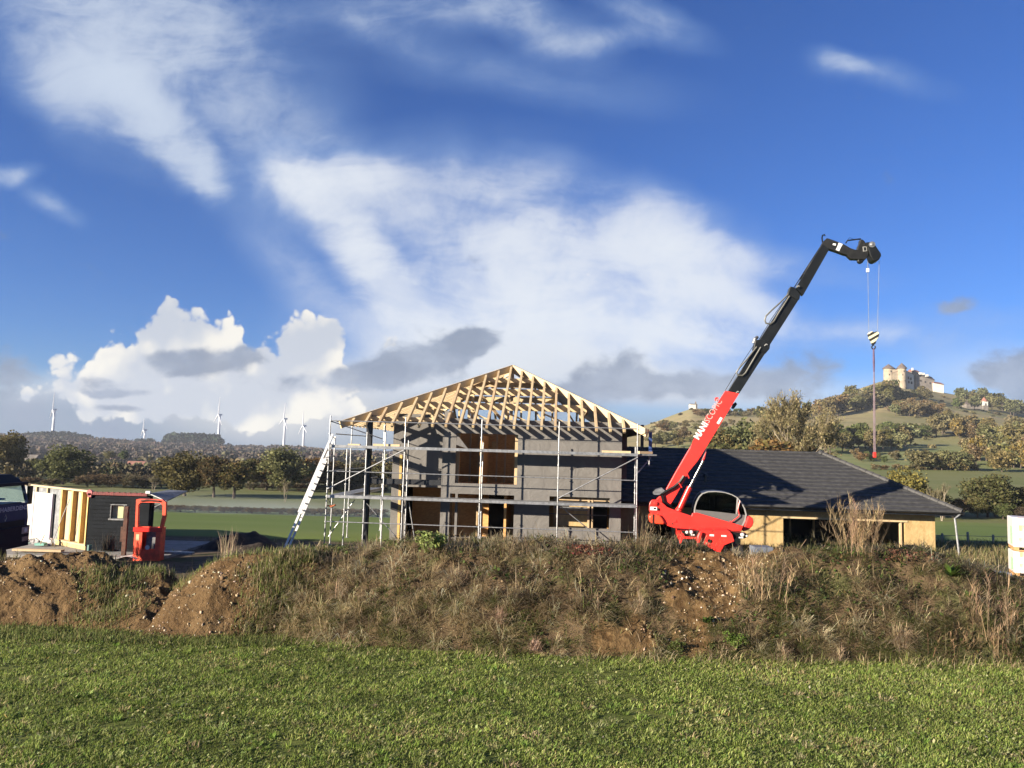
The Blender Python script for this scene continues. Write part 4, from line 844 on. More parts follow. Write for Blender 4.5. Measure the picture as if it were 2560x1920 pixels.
# ------------------------------------------------------------------ the yard on the left
def build_yard():
    y = MB(); n = 24
    xs = np.linspace(-34, 34, 60); ys = np.linspace(17.0, 31.4, 16); XX, YY = np.meshgrid(xs, ys); ZZ = .03 + .05 * fbm(XX / 2.5, YY / 2.5, 3, 5)
    ZZ = np.maximum(ZZ, .008)
    V = np.stack([XX, YY, ZZ], -1).reshape(-1, 3)
    def yd(N, co, c, bs):
        w = N.noise(co, .5, 5, .65); w2 = N.noise(co, 3, 5, .65)
        c = N.mix(N.mr(w2, .3, .7), (.10, .075, .048), (.19, .15, .105)); return N.mix(N.mr(w, .52, .66), c, (.085, .095, .035))
    m = pmat('yard_dirt', (.15, .12, .08), .95, bump=.6, bscale=6, fn=yd, spec=.1)
    tag(add_obj('yard', np_mesh('yard', V, quads=grid_quads(len(ys), len(xs)), smooth=True), m), 'trodden dirt yard around the building plot', 'yard', kind='structure')
    s = MB(); a = at(20, 1395, 25.6); b = at(430, 1395, 25.6); s.bb(a[0] - 1, b[0] - .3, 25.2, 29.8, .0, .12); tag(s.build('slab', CONC), 'grey concrete slab under the small timber shed', 'slab', kind='structure')
build_yard()
SY = 26.6
SFm = Frame((0, SY, 0), 0.0)
def build_shed():
    cw = at(214, 1376, SY); ox = cw[0]
    T = thing('timber_shed', 'small roofless timber shed with white panels, open studs and dark boarding', 'shed', (ox, SY, .12))
    SF = Frame((ox, SY, 0), R(34))                        # the sunlit side, running back to the left from the corner
    def X(x, y=1300): return at(x, y, SY)[0] - ox
    def Z(x, y): return at(x, y, SY)[2] - .12
    def S(x): return SF.pl(x, 1300, 0)[0]
    def turn(o):
        for q in (o if isinstance(o, list) else [o]): q.rotation_euler = (0, 0, -R(34))
    zt = Z(214, 1226); zb = 0.0; x3, xr = 0.0, X(374)
    xl, x1, x2 = S(-60), S(132), S(145)
    dark = pmat('dark_boarding', (.012, .015, .019), .85, var=.25, scale=3, spec=.12)
    wp = pmat('white_insulation', (.56, .545, .50), .6, var=.05, scale=1.5)
    b = MB(); b.bb(xl, x1, -.05, 0, zb + .02, zt - .26); turn(b.build('white_panel', wp, T))
    b = MB(); xx = S(85); b.bb(xx - .012, xx + .012, -.062, -.051, .02, zt - .26); b.bb(x1 - .025, x1 + .012, -.075, -.051, .02, zt - .26); turn(b.each('panel_seam', pmat('violet_edge', (.20, .16, .28), .6), T))
    b = MB(); b.bb(xl, x2, 0.03, .05, zb, zt - .06); turn(b.build('foil_sheet', pmat('grey_foil', (.34, .35, .36), .35, .3, var=.3), T))
    b = MB()
    for px_ in (87, 115): b.bb(S(px_) - .03, S(px_) + .03, -.045, .025, zt - .255, zt - .07)
    turn(b.each('short_stud', TIMBER, T))
    b = MB(); b.bb(xl, x3 + .02, -.06, .12, zt - .06, zt); turn(b.build('top_plate', TIMBER, T))
    b = MB(); b.bb(x2, x3 - .02, .16, .18, .1, zt - .06); turn(b.build('back_board', pmat('pale_board', (.62, .46, .28), .7, var=.08), T))
    b = MB()
    for px_ in (149, 176, 200): b.bb(S(px_) - .05, S(px_) + .05, .0, .155, .2, zt - .062)
    b.bb(x3 - .08, x3 - .001, -.04, .155, .2, zt - .062); turn(b.each('stud', pmat('yellow_timber', (.68, .44, .12)), T))
    b = MB(); b.bb(x2 - .06, x3, -.04, .155, .14, .195); turn(b.build('sill_plate', TIMBER2, T))
    b = MB(); b.bb(x2 - .03, x3, -.02, .12, 0, .135); turn(b.build('footing_board', OSB, T))
    # dark boarded front with a window
    w0, w1, wz0, wz1 = X(277), X(318), Z(290, 1296), Z(290, 1260)
    b = MB(); n = 15; z0 = 0; H_ = zt - .12
    for k in range(n):
        za, zb_ = H_ * k / n, H_ * (k + 1) / n
        def lap(xa, xb): b.add([(xa, -.10, za), (xb, -.10, za), (xb, -.075, zb_), (xa, -.075, zb_), (xa, -.05, za), (xb, -.05, za)], [(0, 1, 2, 3), (4, 5, 1, 0)])
        if zb_ <= wz0 or za >= wz1: lap(x3 + .055, xr)
        else: lap(x3 + .055, w0); lap(w1, xr)
    b.bb(x3 + .055, w0, -.07, .15, 0, H_); b.bb(w1, xr, -.07, .15, 0, H_); b.bb(w0, w1, -.07, .15, 0, wz0 - .01); b.bb(w0, w1, -.07, .15, wz1 + .01, H_)
    b.build('boarded_wall', dark, T)
    b = MB(); b.bb(x3 + .2, xr - .9, 2.1, 2.2, 0, H_ - .3); b.build('rear_wall', dark, T)
    wn = MB(); wn.bb(w0, w0 + .03, -.09, .1, wz0, wz1); wn.bb(w0 + .03, w1, -.09, .1, wz1 - .03, wz1); wn.bb(w0 - .03, w1 + .03, -.13, .1, wz0 - .05, wz0); fr = wn.build('window', WHITEP if False else GALVD, T)
    p = MB(); p.bb(w0 + .03, w0 + .03 + (w1 - w0) * .66, .02, .03, wz0 + .01, wz1 - .03); p.build('pane', pmat('pale_yellow', (.62, .58, .33), .5, var=.1), fr)
    p = MB(); p.bb(w0 + .03 + (w1 - w0) * .66, w1, .12, .14, wz0, wz1 - .03); p.build('dark_pane', DARKIN, fr)
    rt = pmat('red_tile', (.23, .035, .03), .6, var=.3, scale=8); b = MB(); nn = 30
    for k in range(nn): xa = x3 + .12 + (xr - x3 - .2) * k / nn; b.bb(xa, xa + (xr - x3) / nn * .8, -.15, -.09, H_ - .015, H_ + .075 + .012 * (k % 3))
    b.bb(x3 + .05, xr, -.12, .0, H_ + .05, H_ + .085); b.build('edge_tiles', rt, T)
    b = MB(); b.lathe((x3 + .06, -.16, zt - .06), [(.10, 0), (.105, .05), (.10, .08)], 14, 'y'); b.box((x3 + .07, -.13, zt - .15), (.12, .06, .14)); b.build('warning_disc', pmat('pale_red', (.62, .17, .17), .5), T)
    b = MB(); b.bb(xr - .14, xr + .02, -.16, -.06, zt - .04, zt + .05); b.build('lamp', WHITEP, T)
    b = MB(); b.add([(xr - .02, -.1, zt - .03), (xr + .68, -.3, zt - .26), (xr + .72, 1.3, zt + .0), (xr, 1.3, zt + .02), (xr - .02, -.1, zt - .06), (xr + .68, -.3, zt - .29), (xr + .72, 1.3, zt - .03), (xr, 1.3, zt - .01)], [(0, 1, 2, 3), (7, 6, 5, 4), (0, 4, 5, 1), (1, 5, 6, 2)]); b.tube([(xr + .68, -.3, zt - .29), (xr + .2, -.1, zt - .5)], .02, 6); b.build('roof_flap', GALVD, T)
    def lean(n, lbl, x0, y0, x1, y1, r, m, cat, off=-.2):
        p0 = SF.world(SF.pl(x0, y0, off - .25)); p1 = SF.world(SF.pl(x1, y1, off)); p0, p1 = (p0, p1) if x0 < 214 else (at(x0, y0, SY + off), at(x1, y1, SY + off)); b = MB(); b.tube([(0, 0, 0), tuple(p1 - p0)], r, 7); o = b.build(n, m); o.location = p0; tag(o, lbl, cat)
    lean('pole', 'thin dark pole leaning on the open studs of the shed', 128, 1362, 174, 1248, .014, GALVD, 'pole')
    lean('pipe_stub', 'short teal pipe standing at the foot of the dark boarding', 222, 1381, 224, 1362, .07, pmat('teal_plastic', (.06, .20, .19), .5), 'pipe', -.5)
    lean('broom_handle', 'thin brown stick leaning before the white panels', 101, 1360, 111, 1338, .014, TIMBER2, 'stick', -.45)
    for i, (x, y, w, nm, lbl) in enumerate(((65, 1361, .26, 'teal_block', 'left of two flat teal foam blocks below the white panels'), (102, 1361, .34, 'teal_block', 'right of two flat teal foam blocks below the white panels'))):
        p = SF.world(SF.pl(x, y, -.6)); b = MB(); b.bb(-w / 2, w / 2, -.1, .1, -.03, .05); o = b.build(nm, pmat('teal_foam', (.18, .45, .38), .6)); o.location = p; tag(o, lbl, 'foam block', 'teal blocks by the shed')
    p = SF.world(SF.pl(84, 1352, -.5)); b = MB(); b.tube([(-.26, 0, -.12), (-.12, 0, .06), (.08, 0, .10), (.22, 0, .0), (.26, 0, -.1)], .022, 6); b.box((-.05, .02, 0), (.13, .1, .1)); b.box((.13, .02, -.04), (.14, .12, .12)); b.box((0, .02, -.10), (.10, .1, .08)); o = b.build('mitre_saw', pmat('saw_grey', (.42, .40, .40), .5, var=.5, scale=10)); o.location = p; tag(o, 'grey and white site saw in front of the white panels', 'saw')
    p = SF.world(SF.pl(126, 1352, -.3)); b = MB(); b.box((0, 0, 0), (.12, .1, .2), Matrix.Rotation(.2, 3, 'Y')); b.box((.02, 0, -.12), (.16, .12, .08)); o = b.build('bag', pmat('pale_bag', (.66, .60, .60), .8, var=.2)); o.location = p; tag(o, 'small pale bag slumped against the foil beside the studs', 'bag')
    # boards and slabs lying at the front
    for (x0, x1, y, dz, m, nm, lbl) in ((30, 152, 1372, .07, TIMBER2, 'plank', 'long pale plank lying along the front of the shed'), (40, 330, 1388, .09, CONC, 'kerb_beam', 'grey concrete beam lying before the slab'), (395, 480, 1379, .07, GALV, 'grey_plank', 'grey planks stacked to the right of the red basket')):
        p0 = at(x0, y, SY - 1.0); p1 = at(x1, y + (x1 - x0) * .029, SY - 1.0); b = MB(); L = p1[0] - p0[0]; b.bb(0, L, 0, .22, -dz, 0); o = b.build(nm, m); o.location = (p0[0], SY - 1.0, max(p0[2], dz + .02)); tag(o, lbl, 'plank')
    # rusty post, white sheet, cinder blocks
    p0 = at(309, 1385, 25.7); p1 = at(313, 1266, 25.7); b = MB(); b.bb(-.065, .065, -.05, .05, 0, p1[2] - .03); b.box((.02, -.06, p1[2] * .82), (.10, .05, .18)); b.box((-.1, 0, p1[2] * .45), (.10, .04, .5)); o = b.build('rusty_post', pmat('rust', (.10, .045, .028), .85, var=.4, scale=7, bump=.4)); o.location = (p0[0], 25.7, .03); tag(o, 'rusty brown post standing before the dark shed wall', 'post')
    g = []
    p = at(322, 1376, 25.3); rr = np.random.default_rng(3); n = 9; xx, yy = np.meshgrid(np.linspace(-.42, .42, n), np.linspace(-.3, .3, n)); zz = .16 * np.clip(1 - (xx / .45) ** 2, 0, 1) * np.clip((xx + .5), 0, 1) + .05 * fbm(xx * 6, yy * 6, 3, 8) + .03
    o = add_obj('plastic_sheet', np_mesh('plastic_sheet', np.stack([xx, yy, np.maximum(zz, .0)], -1).reshape(-1, 3), quads=grid_quads(n, n), smooth=True), pmat('white_film', (.68, .68, .66), .4, var=.1)); o.location = (p[0], 25.3, .05); tag(o, 'crumpled white plastic sheet beside the red basket', 'plastic sheet')
build_shed()
def build_basket():
    Y = 25.2; p = at(368, 1388, Y); T = thing('work_basket', 'red steel work basket with a tall open frame above a boxed base', 'work basket', (p[0], Y, 0), R(2))
    rd = pmat('worn_red_paint', (.82, .085, .035), .5, var=.2, scale=6, alb=.95)
    def q(x, y, ly=0): w = at(x, y, Y + ly); return (w[0] - p[0], ly, w[2])
    b = MB()
    fr = [(338, 1322), (341, 1249), (348, 1247), (405, 1249), (414, 1256), (413, 1290), (404, 1326)]
    fi = [(344, 1322), (346, 1262), (352, 1256), (400, 1257), (406, 1264), (405, 1290), (397, 1326)]
    n = len(fr); vs = []
    for ly in (0, .12): vs += [q(x, y, 0)[:1] + (ly,) + q(x, y, 0)[2:] for x, y in fr] + [q(x, y, 0)[:1] + (ly,) + q(x, y, 0)[2:] for x, y in fi]
    fs = []
    for i in range(n - 1): j = i + 1; fs += [(i, j, n + j, n + i), (2 * n + j, 2 * n + i, 3 * n + i, 3 * n + j), (j, i, 2 * n + i, 2 * n + j), (n + i, n + j, 3 * n + j, 3 * n + i)]
    b.add(vs, fs); b.build('frame', rd, T)
    b = MB(); b.tube([q(352, 1252, -.02), q(366, 1250, -.03), q(380, 1251, -.03), q(398, 1253, -.02)], .03, 6); b.build('wrapped_strap', pmat('dark_strap', (.12, .04, .03), .8, var=.4), T)
    x0, x1 = q(336, 1360)[0], q(401, 1360)[0]; zt = q(370, 1319)[2]
    b = MB(); b.bb(x0, x1, -.05, .34, .04, .16); b.bb(x0, x0 + .26, -.05, .0, .16, zt); b.bb(x1 - .16, x1, -.05, .0, .16, zt); b.bb(x0 + .26, x1 - .16, -.05, 0, zt - .12, zt); b.bb(x0 + .26, x1 - .16, -.05, 0, .16, .42); b.bb(x0, x0 + .05, 0, .34, .16, zt); b.bb(x1 - .05, x1, 0, .34, .16, zt); b.bb(x0 + .05, x1 - .05, .30, .34, .16, zt)
    b.build('base_box', rd, T)
    b = MB(); b.bb(x0 - .03, x1 + .05, -.09, -.051, zt - .13, zt + .01); b.build('upper_rail', RED, T)
    b = MB(); b.bb(x0 + .27, x1 - .17, .25, .28, .42, zt - .12); b.bb(x0 + .36, x1 - .22, .1, .2, .42, .80); b.each('mesh_grille', GALVD, T)
    c = q(370, 1368); b = MB(); b.lathe((c[0], -.056, c[2]), [(.075, .005), (.075, .0)], 18, 'y'); b.build('round_sticker', WHITEP, T)
    b = MB(); b.bb(x0 + .07, x0 + .17, -.056, -.051, zt - .42, zt - .22); b.build('yellow_sticker', pmat('pale_yellow', (.62, .58, .33)), T)
build_basket()
def build_truck():
    A = R(-92); p = at(55, 1395, 22.7); c, s = math.cos(A), math.sin(A); W2 = 1.22
    k86 = .93 * W2
    org = np.array([p[0] - k86 * c, p[1] + k86 * s, 0.0]); F = Frame(org, A)
    T = thing('truck', 'dark blue lorry cut by the left edge, pale lettering across its front', 'truck', org, -A)
    blue = pmat('dark_blue_paint', (.012, .035, .10), .55, var=.06, spec=.2); dk = pmat('dark_navy', (.010, .014, .026), .65, var=.1, spec=.15)
    b = MB()
    prof = [(0, .95), (-.06, 1.15), (-.08, 1.75), (-.02, 2.22), (.16, 2.80), (.34, 3.02), (1.7, 3.06), (1.75, .95)]     # (y, z)
    vs = [(-W2, y, z) for y, z in prof] + [(W2, y, z) for y, z in prof]; n = len(prof)
    # windscreen left open between z 2.02 and 2.72
    fs = [(i, i + 1, n + i + 1, n + i) for i in range(n - 1) if i not in (3, 6)] + [(n - 1, 0, n, 2 * n - 1)]
    b.add(vs, fs); b.bb(-W2 + .01, W2 - .01, 1.70, 1.74, .96, 2.15); b.bb(-W2 + .01, W2 - .01, 1.70, 1.74, 2.80, 3.0)
    for sx in (-1, 1):
        x = sx * W2; b.add([(x, 0, .95), (x, -.08, 1.75), (x, -.02, 2.22), (x, 1.75, 2.22), (x, 1.75, .95)], [(0, 1, 2, 3, 4)]); b.add([(x, .16, 2.80), (x, .34, 3.02), (x, 1.7, 3.06), (x, 1.75, 2.80)], [(0, 1, 2, 3)]); b.add([(x, 1.2, 2.22), (x, 1.2, 2.80), (x, 1.75, 2.80), (x, 1.75, 2.22)], [(0, 1, 2, 3)])
        b.beam((x * .97, -.02, 2.22), (x * .97, .16, 2.80), .08, .07)
    b.build('cab', blue, T)
    g = MB(); g.add([(-W2 + .06, -.0, 2.24), (W2 - .06, -.0, 2.24), (W2 - .06, .15, 2.78), (-W2 + .06, .15, 2.78)], [(0, 1, 2, 3)]); g.build('windscreen', GLASS, T)
    g = MB(); g.add([(W2 - .01, .06, 2.24), (W2 - .01, 1.2, 2.24), (W2 - .01, 1.2, 2.78), (W2 - .01, .2, 2.78)], [(0, 1, 2, 3)]); g.build('side_window', GLASS, T)
    v = MB(); v.bb(-W2 + .02, W2 - .02, -.02, .22, 2.78, 2.88); v.add([(-W2, .1, 2.82), (W2, .1, 2.82), (W2 - .25, .4, 3.12), (-W2 + .25, .4, 3.12), (W2 - .25, 1.7, 3.12), (-W2 + .25, 1.7, 3.12), (W2, 1.7, 3.0), (-W2, 1.7, 3.0)], [(0, 1, 2, 3), (3, 2, 4, 5), (1, 6, 4, 2), (0, 3, 5, 7)]); v.build('sun_visor', dk, T)
    d = MB(); d.bb(-W2 + .1, W2 - .1, .1, .5, 2.1, 2.24); d.build('dashboard', BLACKP, T)
    d = MB(); d.lathe((.5, .5, 2.34), [(.22, 0), (.235, .02), (.22, .04)], 16); d.build('steering_wheel', BLACKP, T)
    gr = MB(); gr.bb(-W2 + .2, W2 - .2, -.10, -.075, 1.52, 1.70); gr.build('grille', DARKIN, T)
    bu = MB(); bu.bb(-W2, W2, -.16, .3, .86, 1.50); bu.bb(-W2 + .3, W2 - .3, -.17, -.161, .95, 1.1); bu.build('bumper', dk, T, bevel=.03)
    for sx in (-1, 1):
        l = MB(); l.bb(sx * .98 - .18, sx * .98 + .18, -.18, -.162, 1.26, 1.46); lo = l.build('headlight', SILVER, T); l = MB(); l.lathe((sx * .98, -.187, 1.36), [(.07, .006), (.06, -.01), (.01, -.014)], 14, 'y'); l.build('lens', WHITEP, lo)
        l = MB(); l.bb(sx * 1.0 - .16, sx * 1.0 + .16, -.18, -.162, 1.02, 1.16); l.build('fog_light', GALVD, T)
        m = MB(); m.bb(sx * (W2 + .12), sx * (W2 + .30), .0, .1, 2.15, 2.74) if sx > 0 else m.bb(-W2 - .30, -W2 - .12, .0, .1, 2.15, 2.74); m.bb(min(sx * W2, sx * (W2 + .2)), max(sx * W2, sx * (W2 + .2)), .03, .06, 2.75, 2.79); m.build('mirror', BLACKP, T, bevel=.02)
    be = MB(); be.lathe((.15, .55, 3.12), [(.10, 0), (.10, .1), (.06, .17), (.01, .18)], 12); be.build('beacon', pmat('orange_beacon', (.75, .22, .06), .35), T, smooth=True)
    em = MB(); em.add([(0, -.125, 1.71), (.075, -.125, 1.83), (0, -.125, 1.95), (-.075, -.125, 1.83), (0, -.112, 1.75), (.05, -.112, 1.83), (0, -.112, 1.91), (-.05, -.112, 1.83)], [(0, 1, 5, 4), (1, 2, 6, 5), (2, 3, 7, 6), (3, 0, 4, 7)]); em.build('emblem', SILVER, T)
    t = text_mesh('LO HABERDENS', .2, .006); w = max(v_.co.x for v_ in t.vertices); place_text(t, 'lettering', pmat('pale_blue_letters', (.40, .45, .55), .5), T, (W2 - .12 - 1.75, -.105, 2.02), (1, 0, 0), (0, .02, 1), 1.75 / w, .95)
    T.scale = (.93, .93, .93)
    bd = MB(); bd.bb(-1.2, 1.2, 2.0, 6.8, 1.1, 1.3); bd.bb(-1.2, 1.2, 2.0, 2.08, 1.3, 2.1); bd.build('flatbed', dk, T)
    ch = MB(); ch.bb(-.5, .5, .4, 6.8, .6, 1.09); ch.build('chassis', BLACKP, T)
    for y in (.95, 4.6, 5.9):
        for sx in (-1, 1):
            wq = MB(); wq.lathe((sx * 1.02, y, .52), [(.3, -.15), (.49, -.16), (.52, -.1), (.52, .1), (.49, .16), (.3, .15)], 24, 'x'); ww = wq.build('wheel', RUBBER, T, smooth=True); rm = MB(); rm.lathe((sx * 1.02, y, .52), [(.29, -.1), (.29, .1)], 16, 'x'); rm.build('rim', GALVD, ww)
build_truck()
def build_crates():
    Y = 25.6
    def wrap(N, co, c, bs):
        sp = N.n('ShaderNodeSeparateXYZ', {0: co}); w = N.noise(N.mapping(co, (0, 0, 0), (0, .3, 0), (3, 3, 9)), 2, 4, .6, .8)
        c = N.mix(N.mr(w, .35, .7), (.76, .71, .68), (.80, .78, .76)); band = N.m('FRACT', N.m('MULTIPLY', sp.outputs[2], 2.3)); br = N.m('MULTIPLY', N.mr(N.noise(co, 3, 4, .6), .45, .6), N.m('GREATER_THAN', band, .5))
        br = N.m('MULTIPLY', br, N.m('GREATER_THAN', sp.outputs[0], .16)); return N.mix(br, c, (.66, .42, .24))
    m = pmat('shrink_wrap', (.76, .72, .70), .35, fn=wrap); gm = pmat('green_print', (.42, .66, .42), .5, var=.25, scale=14); wd = pmat('pallet_wood', (.55, .30, .12), .8, var=.2)
    x0 = at(2533, 1340, Y)[0]; z2 = at(2520, 1441, Y)[2]; z1 = at(2520, 1377, Y)[2]; z0 = at(2520, 1293, Y)[2]
    for (zb, zt, lb) in ((z2, z1 - .01, 'white wrapped pallet of bricks, lower of the two at the right edge'), (z1 + .01, z0, 'white wrapped pallet of bricks with green print, stacked on top of another')):
        T = thing('wrapped_pallet', lb, 'pallet', (x0, Y, zb), R(-25), 'wrapped brick pallets')
        h = zt - zb; b = MB(); b.bb(0, 1.25, 0, 1.1, .12, h); b.build('wrapped_load', m, T, bevel=.03)
        b = MB()
        for x in (.02, .55, 1.08): b.bb(x, x + .14, .02, 1.08, .03, .119)
        b.bb(.0, 1.25, .0, .12, 0, .03); b.bb(.0, 1.25, .5, .62, 0, .03); b.build('pallet_base', wd, T)
        b = MB(); b.bb(-.006, -.001, .12, .5, .2, h * .72); b.build('green_print', gm, T)
    b = MB(); b.bb(0, .6, 0, .5, -.3, .1); o = b.build('blue_tub', pmat('blue_grey_plastic', (.16, .20, .30), .5)); q = at(2500, 1440, Y - .4); o.location = (q[0] - .2, Y - .4, q[2]); tag(o, 'low blue-grey tub in the weeds beside the wrapped pallets', 'tub')
    q = at(1903, 1375, 27.5); b = MB(); b.bb(-.33, .33, -.3, .3, 0, .12); b.bb(-.33, .33, -.3, .3, .13, .25); b.bb(-.33, .33, -.3, .3, .26, q[2] + .12); o = b.build('grey_block_stack', pmat('blue_grey_block', (.15, .17, .21), .7, var=.15)); o.location = (q[0], 27.5, 0.02); tag(o, 'stack of bluish grey blocks beside the red telehandler', 'blocks')  # block colour darkened to carry the shade lying on part of the stack
build_crates()

# ------------------------------------------------------------------ far things
def build_turbines():
    wm = pmat('turbine_white', (.74, .76, .80), .5, var=.03); Hs = []
    T0 = [(118, 886, 942, 900, 1.0, -88, 'farthest left of the wind turbines on the ridge'), (313, 930, 956, 900, .62, -92, 'smallest wind turbine, its rotor low over the ridge'), (475, 897, 968, 1850, 1.0, -84, 'wind turbine standing before the dark conifer clump'),
          (616, 906, 968, 1900, .9, -80, 'wind turbine left of the close pair on the ridge'), (657, 921, 966, 1950, .85, -93, 'wind turbine nearest the timber house')]
    for x, yh, yb, _, sc, rot, lb in T0:
        Y = 1900.0; hub = at(x * K, yh * K, Y); base = at(x * K, yb * K, Y); zb = base[2] - 14; T = thing('wind_turbine', 'white ' + lb if not lb.startswith('white') else lb, 'wind turbine', (hub[0], Y, zb), 0, 'wind turbines on the wooded ridge')
        h = hub[2] - zb; b = MB(); b.tube([(0, 0, 0), (0, 0, h)], [3.3 * sc + .6, 2.0 * sc + .4], 10); b.build('tower', wm, T, smooth=True)
        n = MB(); n.box((1.2, 1.0, h + 1.5), (7.5, 5.5, 4.0), Matrix.Rotation(R(35), 3, 'Z')); n.build('nacelle', wm, T)
        L = 46 * sc
        for k in range(3):
            an = R(-rot + 120 * k); dx, dz = math.cos(an), math.sin(an); fsh = .45
            b = MB(); d = Vector((dx * fsh, -dx * .5, dz)); p0 = Vector((-2.5, -3.4, h + 1.5))
            b.tube([p0, p0 + d * L * .18, p0 + d * L * .55, p0 + d * L], [1.0, 1.7, 1.1, .35], 5); b.build('blade', wm, T)
        b = MB(); b.lathe((-2.5, -3.6, h + 1.5), [(.6, -1.6), (1.6, -.4), (1.7, 1.2)], 10, 'y'); b.build('hub', wm, T, smooth=True)
build_turbines()
STONE = pmat('castle_stone', (.38, .315, .225), .9, var=.22, scale=.25, bump=.3, bscale=2)
STONEG = pmat('grey_and_shaded_stone', (.20, .175, .15), .9, var=.25, scale=.2)  # grey masonry, also used as painted shade on the castle wing and chapel
SLATE = pmat('brown_roof', (.13, .10, .085), .8, var=.2, scale=.3)
REDROOF = pmat('red_roof', (.32, .13, .09), .8, var=.2, scale=.3)
LIME = pmat('limewash', (.74, .70, .62), .8, var=.06, scale=.3)
def build_castle():
    Y = 880.0; p0 = at(2235, 962, Y); T = thing('castle', 'pale stone castle with two cone-roofed round towers on the hilltop', 'castle', (p0[0], Y, 0))
    def q(x, y, ly=0): w = at(x, y, Y + ly); return (w[0] - p0[0], w[2])
    def tower(xl, xr, ye, ya, yb, nm, ly):
        (a, ze) = q(xl, ye, ly); (b_, _) = q(xr, ye, ly); cx = (a + b_) / 2; r = (b_ - a) / 2; za = q(xl, ya, ly)[1]; zb = q(xl, yb, ly)[1] - 8
        m = MB(); m.lathe((cx, ly, 0), [(r * 1.02, zb), (r, zb + 12), (r, ze)], 24); t = m.build('round_tower', STONE, T, smooth=True)
        m = MB(); m.lathe((cx, ly, 0), [(r * 1.24, ze - .7), (r * 1.20, ze + .2), (r * .05, za)], 24); m.build('cone_roof', SLATE, t, smooth=True)
        m = MB()
        for k, (dx, fz) in enumerate(((-.3, .7), (.25, .45), (.0, .85))): m.box((cx + dx * r, ly - r * math.sqrt(1 - dx * dx) - .0, zb + (ze - zb) * fz), (.8, .6, 1.6))
        m.each('slit_window', DARKIN, t)
    tower(2209.5, 2233, 920.5, 910, 960, 'l', 0); tower(2244.5, 2264.5, 920, 907, 962, 'r', -6)
    a = q(2228, 926); b_ = q(2250, 928); zb = q(2240, 962)[1] - 8
    m = MB(); m.bb(a[0] - 1, b_[0], -5.5, 10, zb, q(2240, 925)[1]); m.build('curtain_wall', STONE, T)
    m = MB(); x0, x1 = q(2224, 934)[0], q(2246, 934)[0]; m.add([(x0, -6, q(2221, 934)[1]), (x1, -6, q(2246, 926)[1]), (x1, 8, q(2246, 919)[1]), (x0, 8, q(2221, 928)[1])], [(0, 1, 2, 3)]); m.build('wall_roof', REDROOF, T)
    # long wing going back to the right, falling with the hill
    def wing(x0, x1, yt0, yt1, yb, ly, dep, wm, rm, nm, rise=3.5, endm=None):
        a, za = q(x0, yt0, ly); b, zb_ = q(x1, yt1, ly); zlow = q(x1, yb, ly)[1] - 10
        w = MB(); w.add([(a, ly, zlow), (b, ly, zlow), (b, ly, zb_), (a, ly, za), (a, ly + dep, zlow), (b, ly + dep, zlow), (b, ly + dep, zb_), (a, ly + dep, za)], [(0, 1, 2, 3), (5, 4, 7, 6), (4, 0, 3, 7), (1, 5, 6, 2)]); wo = w.build(nm, wm, T)
        r = MB(); r.add([(a - .6, ly - 1, za), (b + .6, ly - 1, zb_), (b + .6, ly + dep / 2, zb_ + rise), (a - .6, ly + dep / 2, za + rise), (a - .6, ly + dep + 1, za), (b + .6, ly + dep + 1, zb_)], [(0, 1, 2, 3), (3, 2, 5, 4), (0, 3, 4), (1, 5, 2)]); r.build('roof', rm, wo); return wo
    w1 = wing(2264.5, 2284, 926, 937, 962, 0, 12, LIME, SLATE, 'white_wing', 1.5)
    w2 = wing(2283, 2298, 928, 930, 964, 6, 14, STONEG, REDROOF, 'gatehouse', 3)
    w3 = wing(2290, 2336, 935, 951, 972, 4, 14, STONEG, SLATE, 'long_wing', 5)  # shadow over this wing is put into its darker stone colour
    w4 = wing(2334, 2359, 957, 962, 974, 2, 12, LIME, REDROOF, 'white_hall', 3)
    m = MB()
    for x, y in ((2271, 945), (2277, 947), (2272, 955), (2279, 957)): c, z = q(x, y, 0); m.box((c, -.1, z), (1.8, .4, 3.2))
    m.each('window', DARKIN, w1)
    m = MB()
    for x, y in ((2301, 937), (2308, 938), (2317, 942)): c, z = q(x, y, 3); m.box((c, 3.2, z + 1.5), (3.0, 2.2, 2.6))
    m.each('dormer', LIME, w3)
    m = MB()
    for x, y in ((2302, 952), (2313, 955), (2325, 958)): c, z = q(x, y, 3.9); m.box((c, 3.9, z), (1.4, .4, 2.2))
    m.each('window', DARKIN, w3)
    m = MB(); c, z = q(2281, 923, 8); m.box((c, 8, z), (1.6, 1.6, 3)); m.build('chimney', LIME, w2)
    b = at(2461, 1024, 800.0); t = thing('church_tower', 'small pale church tower with a domed red roof on the hillside', 'tower', (b[0], 800, 0)); s = 800 / 1863
    zb = b[2] - 6; ze = at(2461, 1004, 800)[2]; za = at(2461, 994, 800)[2]; m = MB(); m.bb(-2.6, 2.6, -2.6, 2.6, zb, at(2461, 1014, 800)[2]); m.build('stone_base', STONEG, t); m = MB(); m.bb(-2.5, 2.5, -2.5, 2.5, at(2461, 1014, 800)[2], ze); w = m.build('belfry', LIME, t); m = MB(); m.box((0, -2.55, (ze + at(2461, 1014, 800)[2]) / 2 - 1), (1.2, .3, 2.4)); m.build('belfry_opening', DARKIN, w)
    m = MB(); m.lathe((0, 0, 0), [(3.4, ze), (3.0, ze + 1.2), (1.9, ze + 2.6), (.8, za - .4), (.1, za + .6)], 8); m.build('roof', REDROOF, t)
